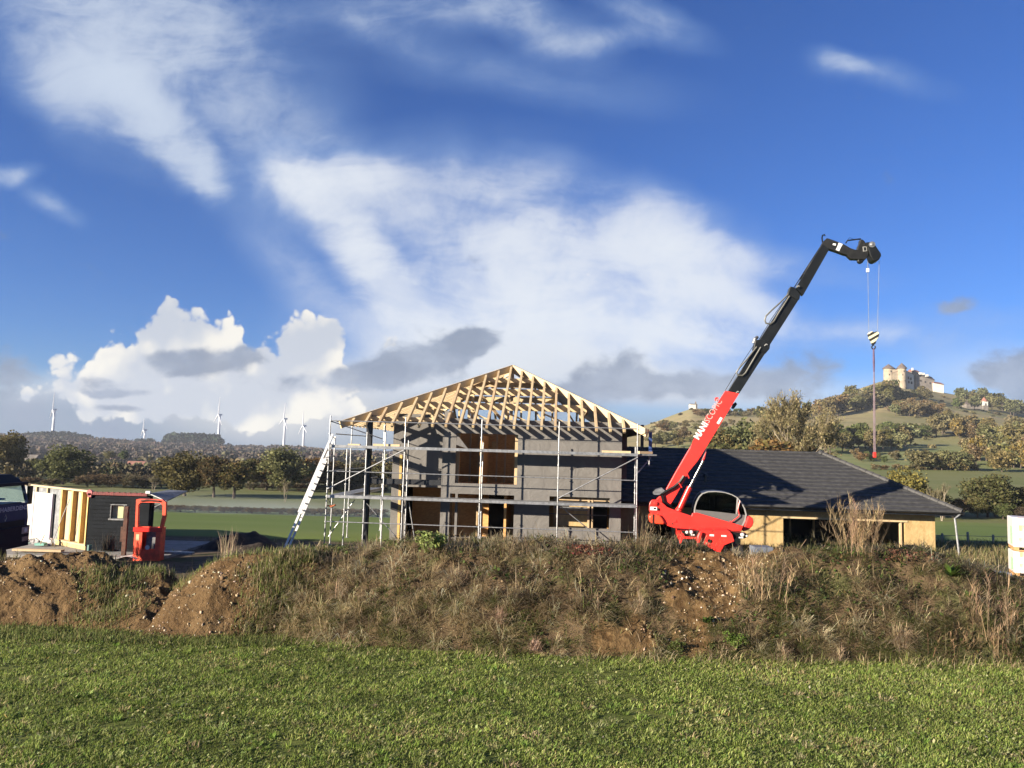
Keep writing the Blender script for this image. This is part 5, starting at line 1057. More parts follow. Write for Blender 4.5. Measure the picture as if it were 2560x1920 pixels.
    b = at(1733, 1023, 885.0); t = thing('chapel', 'tiny white chapel with a bell turret alone on the ridge', 'chapel', (b[0], 885, b[2] - 2)); m = MB(); m.bb(-4.2, 2.4, -3, 4, 0, 7.6); m.build('nave', LIME, t); m = MB(); m.bb(2.4, 4.4, -2.4, 3.4, 0, 8.2); m.build('shaded_side', STONEG, t); m = MB(); m.bb(2.2, 3.6, -1, 1, 8.2, 10.2); m.lathe((2.9, 0, 10.2), [(1, 0), (.1, 1.6)], 4); m.build('bell_turret', STONEG, t); m = MB(); m.add([(-4.5, -3.4, 7.5), (2.4, -3.4, 7.5), (2.4, .5, 8.6), (-4.5, .5, 8.6), (-4.5, 4.4, 7.5), (2.4, 4.4, 7.5)], [(0, 1, 2, 3), (3, 2, 5, 4), (0, 3, 4), (1, 5, 2)]); m.build('roof', STONEG, t)  # grey right-hand part puts the shade on the white chapel's side into colour
    def house(x, y, w, h, wm, rm, lb, Y, hill):
        b = at(x, y, Y); t = thing('far_house', lb, 'house', (b[0], Y, b[2] - 2)); m = MB(); m.bb(-w / 2, w / 2, -4, 4, 0, h + 2); m.build('wall', wm, t); m = MB(); m.add([(-w / 2 - .5, -4.6, h + 1.8), (w / 2 + .5, -4.6, h + 1.8), (w / 2 + .5, 0, h + 5.6), (-w / 2 - .5, 0, h + 5.6), (-w / 2 - .5, 4.6, h + 1.8), (w / 2 + .5, 4.6, h + 1.8)], [(0, 1, 2, 3), (3, 2, 5, 4), (0, 3, 4), (1, 5, 2)]); m.build('roof', rm, t); m = MB(); m.box((-w * .2, -4.05, h * .6 + 1), (1.2, .2, 1.5)); m.box((w * .2, -4.05, h * .6 + 1), (1.2, .2, 1.5)); m.each('window', DARKIN, t)
    RR = pmat('orange_roof', (.30, .13, .09), .8, var=.2, scale=.3)
    house(341, 1172, 13, 2.5, LIME, RR, 'distant house with a broad red roof among the trees', 600, None); house(82, 1153, 7, 1.2, LIME, STONEG, 'small white shed on the far green slope', 560, None);
    house(2532, 1079, 9, 2.5, LIME, SLATE, 'white house half hidden by the trees at the right edge', 560, None); house(2405, 1116, 6, 1.0, LIME, SLATE, 'low white shed under the orange tree on the slope', 480, None); house(2430, 1018, 16, 3, STONEG, SLATE, 'grey-roofed house below the church tower', 770, None)
build_castle()
def fence(name, lbl, pts, hgt, post, wires, m, step):
    p0 = pts[0]; T = thing(name, lbl, 'fence', p0)
    pos = []
    for a, b in zip(pts[:-1], pts[1:]):
        a = np.array(a); b = np.array(b); L = np.linalg.norm(b - a); n = max(1, int(L / step)); pos += [a + (b - a) * i / n for i in range(n)]
    pos.append(np.array(pts[-1]))
    for p in pos[:90]:
        m_ = MB(); q = p - np.array(p0); m_.bb(q[0] - post / 2, q[0] + post / 2, q[1] - post / 2, q[1] + post / 2, q[2] - .2, q[2] + hgt * (1 + .08 * math.sin(q[0] * 7))); m_.build('post', m, T)
    for z in wires: m_ = MB(); m_.tube([tuple(p - np.array(p0) + np.array([0, 0, z])) for p in pos], .012, 4); m_.build('wire', GALVD, T)
def gz(X, Y): return float(ground_z(np.array([X / max(Y, 34)]), np.array([Y]))[0])
fence('wire_fence', 'pale post and wire fence along the green field at right', [(x, 38.5 + (x - 13) * .03, gz(x, 38.5)) for x in (13.5, 17, 21, 25, 30)], .75, .08, (.3, .6), pmat('pale_post', (.42, .38, .30), .8, var=.2), 1.15)

# ------------------------------------------------------------------ banks and heaps of soil
def soilness(a, t):                                       # where the bank shows bare soil
    x = (a * FPX + 1280) / K; w = fbm(x / 60, t * 3, 3, 77)
    s1 = np.exp(-(((x - 1535 - 40 * (t - .6)) / 105) ** 2 + ((t - .62) / .48) ** 2) ** 1.6) * 1.7
    s2 = np.exp(-(((x - 1130) / 60) ** 2 + ((t - .80) / .14) ** 2)) * .7
    s3 = np.exp(-(((x - 1480) / 200) ** 2 + ((t - .06) / .10) ** 2)) * .6
    left = np.clip((610 + 60 * t * 1.2 - x) / 60, 0, 1) * .0
    return np.clip(s1 + s2 + s3 + left + .9 * w - .12, 0, 1)
z_ = lambda f, zc: zc * f
class Bank:
    def __init__(s, pts, Yc, lower, seed, lump=.10, back=2.2):   # pts: (x, base y, crest y) in the 2212 px frame
        s.a, s.B, s.C = [], [], []
        for x, yb, yc in pts:
            b = atz(x * K, yb * K, 0.0); c = at(x * K, yc * K, Yc); s.a.append(b[0] / b[1]); s.B.append(b[1]); s.C.append(max(.02, c[2] - lower))
        s.a = np.array(s.a); s.B = np.array(s.B); s.C = np.array(s.C); s.Yc = Yc; s.seed = seed; s.lump = lump; s.back = back
    def p(s, a, t):                                       # t: 0 foot, 1 crest, 2 back foot
        a = np.asarray(a, float); t = np.asarray(t, float); yb = np.interp(a, s.a, s.B); zc = np.interp(a, s.a, s.C)
        f = np.clip(t, 0, 1); g = np.clip(t - 1, 0, 1)
        Y = np.where(t <= 1, yb + (s.Yc - yb) * f, s.Yc + s.back * g); X = a * np.where(t <= 1, yb + (s.Yc - yb) * f, s.Yc + s.back * g)
        sh = np.sin(f * math.pi / 2) ** .82
        z = zc * np.where(t <= 1, sh, np.cos(g * math.pi / 2) ** 1.1)
        n = fbm(X / 1.1, Y / .8 + z_(f, zc) / .9, 4, s.seed) * s.lump * 2.2 + fbm(X / .30, Y / .30 + z_(f, zc) / .3, 5, s.seed + 9) * s.lump * .9
        return np.stack([X, Y, z + n * np.clip(zc, .1, 1) * np.clip(t / .12, 0, 1) * np.clip((2 - t) / .3, 0, 1)], -1)
    def mesh(s, name, mat, na, nt_, label, cat='bank', kind='structure'):
        A_, T_ = np.meshgrid(np.linspace(s.a[0], s.a[-1], na), np.concatenate([np.linspace(-.04, 1, nt_), np.linspace(1, 2.0, nt_ // 2)[1:]]))
        V = s.p(A_, T_); V[0, :, 2] = -.05; V[-1, :, 2] = -.05
        so = soilness(A_, T_).reshape(-1, 1) * np.ones((1, 3))
        o = add_obj(name, np_mesh(name, V.reshape(-1, 3), quads=grid_quads(*A_.shape), smooth=True, colors=so), mat); tag(o, label, cat, None, kind); return o
def _soil(N, co, c, bs):
    w = N.noise(co, 1.1, 5, .65); w2 = N.noise(co, 7, 5, .65)
    c = N.mix(N.mr(w, .35, .65), (.120, .074, .034), (.185, .120, .058)); c = N.mix(N.mr(w2, .46, .68, 0, .75), c, (.065, .039, .019))
    bn = N.n('ShaderNodeBump', {'Height': N.m('ADD', N.m('MULTIPLY', w2, 1.0), N.m('MULTIPLY', N.noise(co, 24, 5, .65), .5)), 'Strength': .8, 'Distance': .09}); N.t.links.new(bn.outputs[0], bs.inputs['Normal'])
    return c
def _bankm(N, co, c, bs):
    w = N.noise(co, .8, 5, .65); w2 = N.noise(co, 6, 5, .65); c = N.mix(N.mr(w2, .3, .7), (.085, .058, .034), (.16, .112, .064)); c = N.mix(N.mr(w, .5, .65), c, (.10, .10, .042)); at_ = N.n('ShaderNodeAttribute', attribute_name='col').outputs['Fac']; c = N.mix(N.mr(at_, .2, .6), c, N.mix(N.mr(w2, .35, .65), (.085, .050, .022), (.19, .122, .056)))
    bn = N.n('ShaderNodeBump', {'Height': w2, 'Strength': .8, 'Distance': .08}); N.t.links.new(bn.outputs[0], bs.inputs['Normal']); return c
SOIL = pmat('brown_soil', (.16, .09, .045), .95, fn=_soil, spec=.1)
BANKM = pmat('weedy_soil', (.1, .07, .04), .95, fn=_bankm, spec=.1)
bank = Bank([(470, 1372, 1345), (540, 1372, 1280), (600, 1376, 1212), (640, 1380, 1190), (700, 1387, 1182), (800, 1396, 1178), (900, 1401, 1168), (1000, 1406, 1166), (1100, 1411, 1166), (1200, 1416, 1168), (1300, 1420, 1168), (1400, 1421, 1170),
             (1500, 1423, 1182), (1600, 1425, 1184), (1700, 1427, 1186), (1800, 1428, 1183), (1900, 1428, 1183), (2000, 1430, 1190), (2050, 1430, 1200), (2100, 1431, 1214), (2150, 1432, 1236), (2212, 1434, 1250), (2500, 1438, 1260), (3000, 1450, 1280)], 17.9, .10, 31, .15)
bank.mesh('earth_bank', BANKM, 700, 90, 'long bank of earth overgrown with dry weeds')
heap_a = Bank([(-700, 1375, 1230), (-200, 1362, 1214), (0, 1357, 1208), (60, 1356, 1202), (120, 1358, 1199), (180, 1362, 1204), (220, 1366, 1212), (245, 1367, 1222), (290, 1369, 1226), (340, 1370, 1228), (380, 1372, 1250), (410, 1374, 1290), (440, 1375, 1350)], 18.3, .02, 41, .15)
heap_b = Bank([(262, 1378, 1366), (300, 1380, 1330), (350, 1380, 1287), (400, 1381, 1256), (450, 1381, 1226), (500, 1379, 1207), (560, 1377, 1195), (620, 1375, 1189), (665, 1372, 1192), (700, 1372, 1215), (740, 1374, 1260)], 17.2, .0, 43, .10)
tag(heap_a.mesh('soil_heap', SOIL, 640, 110, 'lumpy heap of brown stony soil before the lorry and shed', 'soil heap', 'thing'), group='heaps of dug soil')
tag(heap_b.mesh('soil_heap', SOIL, 420, 110, 'sloping heap of brown stony soil below the foot of the ladder', 'soil heap', 'thing'), group='heaps of dug soil')
def far_heap():
    a, t = np.meshgrid(np.linspace(0, 2 * math.pi, 48), np.linspace(0, 1, 14)); c = at(522 * K, 1180 * K, 29.0); rx, ry, h = 1.6, 1.2, .70
    X = rx * t * np.cos(a); Y = ry * t * np.sin(a); Z = h * np.clip(1 - t ** 1.5, 0, 1) * (1 + .5 * fbm(X * 2 + 4, Y * 2, 3, 6)) + .05 * fbm(X * 5, Y * 5, 3, 2) - .05
    o = add_obj('soil_heap', np_mesh('soil_heap', np.stack([X, Y, Z], -1).reshape(-1, 3), quads=grid_quads(14, 48), smooth=True), pmat('dark_soil', (.050, .036, .024), .95, var=.4, scale=5, bump=.8, bscale=12)); o.location = (c[0], 29.0, 0.02); tag(o, 'small dark heap of soil at the edge of the green field', 'soil heap', 'heaps of dug soil')
far_heap()
A_OF = lambda xD: (xD * K - 1280) / FPX                   # sideways slope of a column, near enough for scattering

# ------------------------------------------------------------------ grass, weeds, stones
LEAFM = pmat('blade', (.1, .1, .05), .75, attr=True, var=.0, spec=.2, thru=.45, alb=.84)
def blades(name, P, h, w, th, tilt, col, droop=.35, parent=None, mat=None, build=True):
    n = len(P); d = np.stack([np.cos(th), np.sin(th), np.zeros(n)], -1); sd = np.stack([-np.sin(th + .6), np.cos(th + .6), np.zeros(n)], -1) * (w / 2)[:, None]
    up = np.array([0, 0, 1.0]); st = np.sin(tilt)[:, None]; ct = np.cos(tilt)[:, None]; H = h[:, None]
    m = P + up * (H * .58 * ct) + d * (H * .45 * st); tp = P + up * (H * ct * (1 - droop * st)) + d * (H * st * 1.15)
    V = np.stack([P - sd, P + sd, m + sd * .8, m - sd * .8, tp], 1).reshape(-1, 3)
    b = np.arange(n) * 5; q = np.stack([b, b + 1, b + 2, b + 3], -1); t = np.stack([b + 3, b + 2, b + 4], -1)
    C = np.repeat(col, 5, 0); 
    if not build: return V, q, t, C
    return add_obj(name, np_mesh(name, V, quads=q, tris=t, colors=C), mat or LEAFM, parent)
def pick(cols, n, jit=.18, p=None):
    c = np.array(cols)[rng.choice(len(cols), n, p=p)]; return np.clip(c * (1 + rng.normal(0, jit, (n, 1))) * (1 + rng.normal(0, .05, (n, 3))), .004, .9)
def meadow():
    N_ = 430000; Y = 8.2 + (16.4 - 8.2) * rng.random(N_) ** .9; a = (rng.random(N_) * 2 - 1) * 1.12; X = a * Y
    foot = np.interp(a, bank.a, bank.B); foot = np.where(a < bank.a[1], 15.9, foot); k = Y < foot + .25; X, Y = X[k], Y[k]; n = len(X)
    patch = fbm(X / 1.7, Y / 1.1, 4, 51); lush = fbm(X / .55, Y / .40, 3, 57); bare = fbm(X / .9 + 7, Y / .5, 4, 63)
    keep = rng.random(n) > np.clip((bare - .24) * 4, 0, .9); X, Y, patch, lush = X[keep], Y[keep], patch[keep], lush[keep]; n = len(X)
    h = np.clip(.044 + .045 * lush + .028 * rng.random(n), .015, .15) * (1 + .9 * (rng.random(n) < .012)); w = rng.uniform(.007, .016, n)
    g = pick([(.215, .285, .058), (.275, .345, .082), (.17, .23, .047), (.36, .39, .145)], n, .25); dry = pick([(.40, .36, .17), (.29, .24, .11), (.24, .18, .08)], n, .2)
    f = rng.random(n) < np.clip(.10 + .75 * (patch - .08), .04, .55); col = np.where(f[:, None], dry, g) * (1 + .55 * np.clip(lush, -.6, .6) + .35 * np.clip(patch, -.5, .5))[:, None]
    o = blades('meadow_grass', np.stack([X, Y, np.zeros(n)], -1), h, w, rng.random(n) * 6.283, rng.uniform(.2, 1.15, n), col); tag(o, 'short green meadow grass in front of the bank', 'grass', kind='stuff')
    q = 11000; aq = (rng.random(q) * 2 - 1) * .84; yq = np.interp(aq, bank.a, bank.B) + rng.normal(-.12, .26, q); kq = (fbm(aq * 30, yq / .6, 3, 66) > -.08) & (aq > bank.a[2]); aq, yq = aq[kq], yq[kq]; q = len(aq)
    o = blades('foot_grass', np.stack([aq * yq, yq, np.full(q, .01)], -1), rng.uniform(.08, .30, q), rng.uniform(.007, .013, q), rng.random(q) * 6.283, np.clip(rng.normal(.8, .35, q), .05, 1.5), pick([(.50, .42, .25), (.36, .28, .16), (.22, .25, .075), (.18, .23, .055)], q, .2)); tag(o, 'mixed dry and green grass along the foot of the bank', 'grass', kind='stuff')
    m = 1300; Yc = 8.4 + 7.2 * rng.random(m); Xc = (rng.random(m) * 2 - 1) * 1.1 * Yc; k = rng.integers(14, 46, m); i = np.repeat(np.arange(m), k); n = len(i); rad = rng.uniform(.03, .13, m)
    th = rng.random(n) * 6.283; rr_ = rad[i] * np.sqrt(rng.random(n)); Pt = np.stack([Xc[i] + rr_ * np.cos(th), Yc[i] + rr_ * np.sin(th), np.zeros(n)], -1); tc_ = pick([(.25, .35, .075), (.32, .39, .12), (.19, .28, .05), (.38, .39, .17), (.14, .21, .04), (.44, .37, .20), (.22, .31, .06)], m, .18)
    o = blades('grass_tufts', Pt, rng.uniform(.05, .115, n) * rng.uniform(.7, 1.3, m)[i], rng.uniform(.007, .014, n), th + rng.normal(0, .6, n), np.clip(rng.normal(.7, .3, n), .05, 1.4), tc_[i] * (1 + rng.normal(0, .14, (n, 1)))); tag(o, 'taller uneven tufts in the meadow grass', 'grass', kind='stuff')
    n = 34000; Y = rng.uniform(8.2, 15.6, n); X = (rng.random(n) * 2 - 1) * 1.1 * Y; m = fbm(X / .5, Y / .35, 3, 71); k = m > .02; X, Y = X[k], Y[k]; n = len(X); r = rng.uniform(.010, .026, n); th = rng.random(n) * 6.283; z = rng.uniform(.02, .07, n)
    ux = np.stack([np.cos(th), np.sin(th), rng.normal(0, .35, n)], -1) * r[:, None]; uy = np.stack([-np.sin(th), np.cos(th), rng.normal(.25, .35, n)], -1) * (r * .8)[:, None]; c = np.stack([X, Y, z], -1)
    V = np.stack([c - ux, c - uy, c + ux, c + uy], 1).reshape(-1, 3); col = pick([(.20, .27, .07), (.28, .34, .12), (.16, .20, .06), (.40, .40, .20)], n, .2); b = np.arange(n) * 4
    o = add_obj('meadow_weeds', np_mesh('meadow_weeds', V, quads=np.stack([b, b + 1, b + 2, b + 3], -1), colors=np.repeat(col, 4, 0)), LEAFM); tag(o, 'small broad-leaved weeds among the meadow grass', 'weeds', kind='stuff')
    n = 150; Y = rng.uniform(8.5, 15, n); X = (rng.random(n) * 2 - 1) * .8 * Y; r = rng.uniform(.012, .03, n); th = rng.random(n) * 6.283; c = np.stack([X, Y, np.full(n, .07)], -1); ux = np.stack([np.cos(th), np.sin(th), rng.normal(0, .4, n)], -1) * r[:, None]; uy = np.stack([-np.sin(th), np.cos(th), rng.normal(0, .4, n)], -1) * (r * .7)[:, None]
    V = np.stack([c - ux, c - uy, c + ux, c + uy], 1).reshape(-1, 3); col = pick([(.50, .42, .26), (.42, .30, .10), (.30, .17, .07), (.55, .50, .40)], n, .15); b = np.arange(n) * 4
    o = add_obj('fallen_leaves', np_mesh('fallen_leaves', V, quads=np.stack([b, b + 1, b + 2, b + 3], -1), colors=np.repeat(col, 4, 0)), LEAFM); tag(o, 'few pale fallen leaves strewn on the meadow', 'leaves', kind='stuff')
meadow()
def bank_cover():
    N_ = 210000; a = rng.uniform(bank.a[1], min(bank.a[-1], .95), N_); t = np.where(rng.random(N_) < .28, rng.uniform(-.05, .3, N_), rng.uniform(-.02, 1.35, N_)); so = soilness(a, t); k = (rng.random(N_) > np.clip(so * 1.5, 0, .97)) & ((a * FPX + 1280) / K > 585 + 60 * t + 45 * fbm(a * 60, t * 4, 3, 12)); a, t = a[k], t[k]; n = len(a); P = bank.p(a, t)
    x = (a * FPX + 1280) / K; cl = fbm(P[:, 0] / .8, P[:, 2] / .6 + P[:, 1] / .8, 4, 81); big = fbm(P[:, 0] / 2.2, t * 1.4, 3, 85); tuft = fbm(P[:, 0] / .28, P[:, 1] / .28 + P[:, 2] / .3, 3, 88)
    k = rng.random(n) < np.clip(.55 + tuft * 1.3, .12, 1); a, t, P, cl, big, tuft, x = [v[k] for v in (a, t, P, cl, big, tuft, x)]; n = len(a)
    nc = 1500; ac = rng.uniform(bank.a[1], .95, nc); tc = rng.uniform(0, 1.3, nc); PC = bank.p(ac, tc); kind = rng.random(nc)
    # each blade joins the nearest of a few random tufts, so the cover falls into clumps
    j = np.zeros(n, int); best = np.full(n, 9e9); order = np.argsort(ac); pos = np.searchsorted(ac[order], a)
    for dlt in range(-9, 10):
        q = order[np.clip(pos + dlt, 0, nc - 1)]; dd = ((P - PC[q]) ** 2).sum(1); m_ = dd < best; best = np.where(m_, dd, best); j = np.where(m_, q, j)
    near = np.exp(-best / .05); gsh = np.clip(.36 + .85 * fbm(PC[:, 0] / 2.2, tc * 1.4, 3, 85) + .35 * np.exp(-((tc - 1.05) / .2) ** 2) + .3 * np.exp(-(tc / .1) ** 2), .08, .8)
    straw = np.array([(.64, .52, .31), (.55, .44, .255), (.70, .59, .38)]); brown = np.array([(.37, .285, .17), (.29, .22, .13), (.43, .335, .20)]); green = np.array([(.18, .20, .065), (.23, .245, .09), (.145, .165, .055)]); dark = np.array([(.13, .10, .065), (.15, .115, .07)])
    ck = np.where(kind < gsh, 0, np.where(kind < gsh + (1 - gsh) * .56, 1, np.where(kind < gsh + (1 - gsh) * .86, 2, 3))); sub = rng.integers(0, 6, nc)
    CC = np.stack([(green, straw, brown, dark)[k_][s_ % len((green, straw, brown, dark)[k_])] for k_, s_ in zip(ck, sub)]); mixc = rng.random(n) < .25; alt = pick([(.55, .44, .27), (.33, .25, .15), (.20, .22, .075), (.16, .125, .075)], n, .2)
    col = np.where(mixc[:, None], alt, CC[j] * (1 + rng.normal(0, .2, (n, 1)))); col = np.clip(col, .01, .7)
    h = np.clip(rng.gamma(4, .058, n) * (.60 + .9 * near), .05, .68) * np.where(ck[j] == 0, .7, 1.0); w = rng.uniform(.008, .017, n)
    out = P - PC[j]; th = np.arctan2(out[:, 1] - .10, out[:, 0]) + rng.normal(0, .55, n); tilt = np.clip(.85 + .85 * (1 - near) + rng.normal(0, .33, n), .05, 1.55)
    P[:, 2] -= .02
    o = blades('dry_grass', P, h, w, th, tilt, col, .75); tag(o, 'tangled dry grass and weeds covering the bank', 'dry grass', kind='stuff')
    n = 15000; a = rng.uniform(bank.a[1], .95, n); t = rng.uniform(0, 1.2, n); P = bank.p(a, t); m = fbm(P[:, 0] / .7 + 3, P[:, 1] / .7 + P[:, 2], 3, 91) - .5 * soilness(a, t); k = m > .10; P = P[k]; n = len(P); P[:, 2] += rng.uniform(.02, .16, n); r = rng.uniform(.02, .05, n); th = rng.random(n) * 6.283
    ux = np.stack([np.cos(th), np.sin(th), rng.normal(0, .5, n)], -1) * r[:, None]; uy = np.stack([-np.sin(th), np.cos(th), rng.normal(.2, .6, n)], -1) * (r * .6)[:, None]; V = np.stack([P - ux, P - uy, P + ux, P + uy], 1).reshape(-1, 3); b = np.arange(n) * 4; col = pick([(.08, .13, .028), (.12, .17, .045), (.06, .085, .025), (.14, .10, .045)], n, .2)
    o = add_obj('weeds', np_mesh('weeds', V, quads=np.stack([b, b + 1, b + 2, b + 3], -1), colors=np.repeat(col, 4, 0)), LEAFM); tag(o, 'low leafy weeds spread over the bank', 'weeds', kind='stuff')
    # long laid stalks
    n = 3200; a = rng.uniform(bank.a[2], .92, n); t = rng.uniform(.05, 1.25, n); k = rng.random(n) > soilness(a, t); a, t = a[k], t[k]; n = len(a); P = bank.p(a, t)
    o = blades('dry_stalks', P, rng.uniform(.3, .75, n), rng.uniform(.006, .011, n), rng.random(n) * 6.283, np.clip(rng.normal(1.2, .3, n), .1, 1.55), pick([(.48, .39, .26), (.36, .28, .18), (.26, .19, .12)], n, .2), .4); tag(o, 'long dry stalks standing and lying over the bank', 'stalks', kind='stuff')
bank_cover()
def left_cover():                                         # greenery between and along the heaps
    PP, HH, CC = [], [], []
    def add(n, fn, hh, cols): p = fn(n); PP.append(p); HH.append(rng.uniform(hh[0], hh[1], len(p))); CC.append(pick(cols, len(p), .22))
    G = [(.15, .19, .05), (.21, .25, .075), (.12, .15, .045), (.29, .28, .12)]
    def gap(n):
        f = rng.random(n); x = 215 + 130 * f + rng.normal(0, 26, n); t = np.clip(1.1 - rng.random(n) * 1.1, 0, 1.1); x = 345 - 120 * (1 - t) + rng.normal(0, 34, n) + 30 * np.sin(t * 9); a = A_OF(x); pa = heap_b.p(a, t); pb = heap_a.p(a, t); return np.where((pa[:, 2] > pb[:, 2])[:, None], pa, pb)
    add(3600, gap, (.06, .30), G + [(.36, .29, .17), (.24, .20, .11)])
    def diag(n):                                           # between heap and bank
        t = rng.random(n) * 1.1; x = 575 + 105 * t + rng.normal(0, 36, n) + 26 * np.sin(t * 7); a = A_OF(x); pa = heap_b.p(a, t); pb = bank.p(a, t); return np.where((pa[:, 2] > pb[:, 2])[:, None], pa, pb)
    add(5200, diag, (.08, .34), G + [(.46, .37, .22), (.34, .27, .16), (.26, .20, .12)])
    def foot(n): x = rng.uniform(-250, 640, n); a = A_OF(x); Y = 15.2 + rng.random(n) * 1.3; return np.stack([a * Y, Y, np.zeros(n)], -1)
    add(15000, foot, (.06, .20), G)
    def crest(n): x = rng.uniform(330, 700, n); a = A_OF(x); p = heap_b.p(a, rng.uniform(1.0, 1.8, n)); return p
    add(2500, crest, (.08, .25), G + [(.30, .24, .14)])
    def back(n): x = rng.uniform(-80, 330, n); a = A_OF(x); return heap_a.p(a, rng.uniform(1.1, 1.9, n))
    add(1600, back, (.08, .3), [(.28, .23, .12), (.15, .14, .06)])
    P = np.concatenate(PP); h = np.concatenate(HH); c = np.concatenate(CC); n = len(P)
    o = blades('rough_grass', P, h, rng.uniform(.008, .016, n), rng.random(n) * 6.283, np.clip(rng.normal(.6, .35, n), .05, 1.4), c, .6); tag(o, 'rough green grass growing between the soil heaps', 'grass', kind='stuff')
    # scattered rough growth in the yard and the strip at right
    n = 16000; X = rng.uniform(-26, 30, n); Y = rng.uniform(19.5, 31, n); m = fbm(X / 1.6, Y / 1.6, 3, 95); k = m > .12; X, Y = X[k], Y[k]; n = len(X)
    o = blades('yard_weeds', np.stack([X, Y, np.full(n, .02)], -1), rng.uniform(.08, .38, n), rng.uniform(.010, .02, n), rng.random(n) * 6.283, rng.uniform(.1, .9, n), pick([(.28, .23, .13), (.12, .15, .05), (.18, .15, .08)], n, .2)); tag(o, 'scattered weeds in the dirt yard', 'weeds', kind='stuff')
    n = 14000; X = rng.uniform(10.5, 34, n); Y = rng.uniform(30, 38.2, n); o = blades('verge_grass', np.stack([X, Y, ground_z(X / 34, np.full(n, 34.0)) - .0 * X], -1), rng.uniform(.15, .5, n), rng.uniform(.015, .03, n), rng.random(n) * 6.283, rng.uniform(.1, .8, n), pick([(.30, .24, .13), (.17, .17, .065), (.22, .19, .09)], n, .2)); tag(o, 'tall yellowing grass along the wire fence', 'grass', kind='stuff')
left_cover()
def stones():
    ico = np.array([(0, 0, 1), (.89, 0, .45), (.28, .85, .45), (-.72, .53, .45), (-.72, -.53, .45), (.28, -.85, .45), (.72, .53, -.45), (-.28, .85, -.45), (-.89, 0, -.45), (-.28, -.85, -.45), (.72, -.53, -.45), (0, 0, -1)])
    fc = np.array([(0, 1, 2), (0, 2, 3), (0, 3, 4), (0, 4, 5), (0, 5, 1), (1, 6, 2), (2, 7, 3), (3, 8, 4), (4, 9, 5), (5, 10, 1), (6, 7, 2), (7, 8, 3), (8, 9, 4), (9, 10, 5), (10, 6, 1), (11, 7, 6), (11, 8, 7), (11, 9, 8), (11, 10, 9), (11, 6, 10)])
    def rocks(name, P, r, cols, label, cat):
        n = len(P); J = rng.uniform(.45, 1.5, (n, 12, 1)); S = rng.uniform(.55, 1.3, (n, 1, 3)); th = rng.random(n) * 6.283; c, s = np.cos(th)[:, None], np.sin(th)[:, None]; Q = ico[None] * J * S; Q = np.stack([Q[..., 0] * c - Q[..., 1] * s, Q[..., 0] * s + Q[..., 1] * c, Q[..., 2]], -1)
        V = (P[:, None] + Q * r[:, None, None]).reshape(-1, 3); T = (fc[None] + (np.arange(n) * 12)[:, None, None]).reshape(-1, 3); o = add_obj(name, np_mesh(name, V, tris=T, colors=np.repeat(pick(cols, n, .15), 12, 0)), pmat('stone', (.4, .35, .3), .85, attr=True, var=.15, scale=30)); tag(o, label, cat, kind='stuff')
    P = []
    for b, x0, x1, n in ((heap_a, -200, 380, 420), (heap_b, 300, 660, 380)): a = A_OF(rng.uniform(x0, x1, n)); P.append(b.p(a, rng.uniform(.02, 1.02, n)))
    a = A_OF(rng.uniform(1380, 1690, 700)); t = rng.uniform(.02, 1, 700); k = soilness(a, t) > .35; P.append(bank.p(a[k], t[k])); a = A_OF(rng.uniform(700, 2200, 130)); P.append(bank.p(a, rng.uniform(0, 1, 130)))
    P = np.concatenate(P); n = len(P); rocks('stones', P, np.clip(rng.gamma(2.2, .0062, n), .006, .036), [(.50, .40, .27), (.42, .31, .19), (.62, .54, .41), (.34, .245, .15)], 'small pale stones in the dug soil', 'stones')
    P = []
    for b, x0, x1, n in ((heap_a, -200, 390, 900), (heap_b, 290, 680, 650)): a = A_OF(rng.uniform(x0, x1, n)); P.append(b.p(a, rng.uniform(.0, 1.05, n)))
    a = A_OF(rng.uniform(1370, 1700, 1200)); t = rng.uniform(.0, 1, 1200); k = soilness(a, t) > .3; P.append(bank.p(a[k], t[k])); P = np.concatenate(P); n = len(P)
    rocks('soil_clods', P, np.clip(rng.gamma(1.5, .0075, n), .004, .055), [(.15, .094, .045), (.11, .068, .032), (.18, .118, .058)], 'clods of brown earth on the soil heaps', 'clods')
stones()

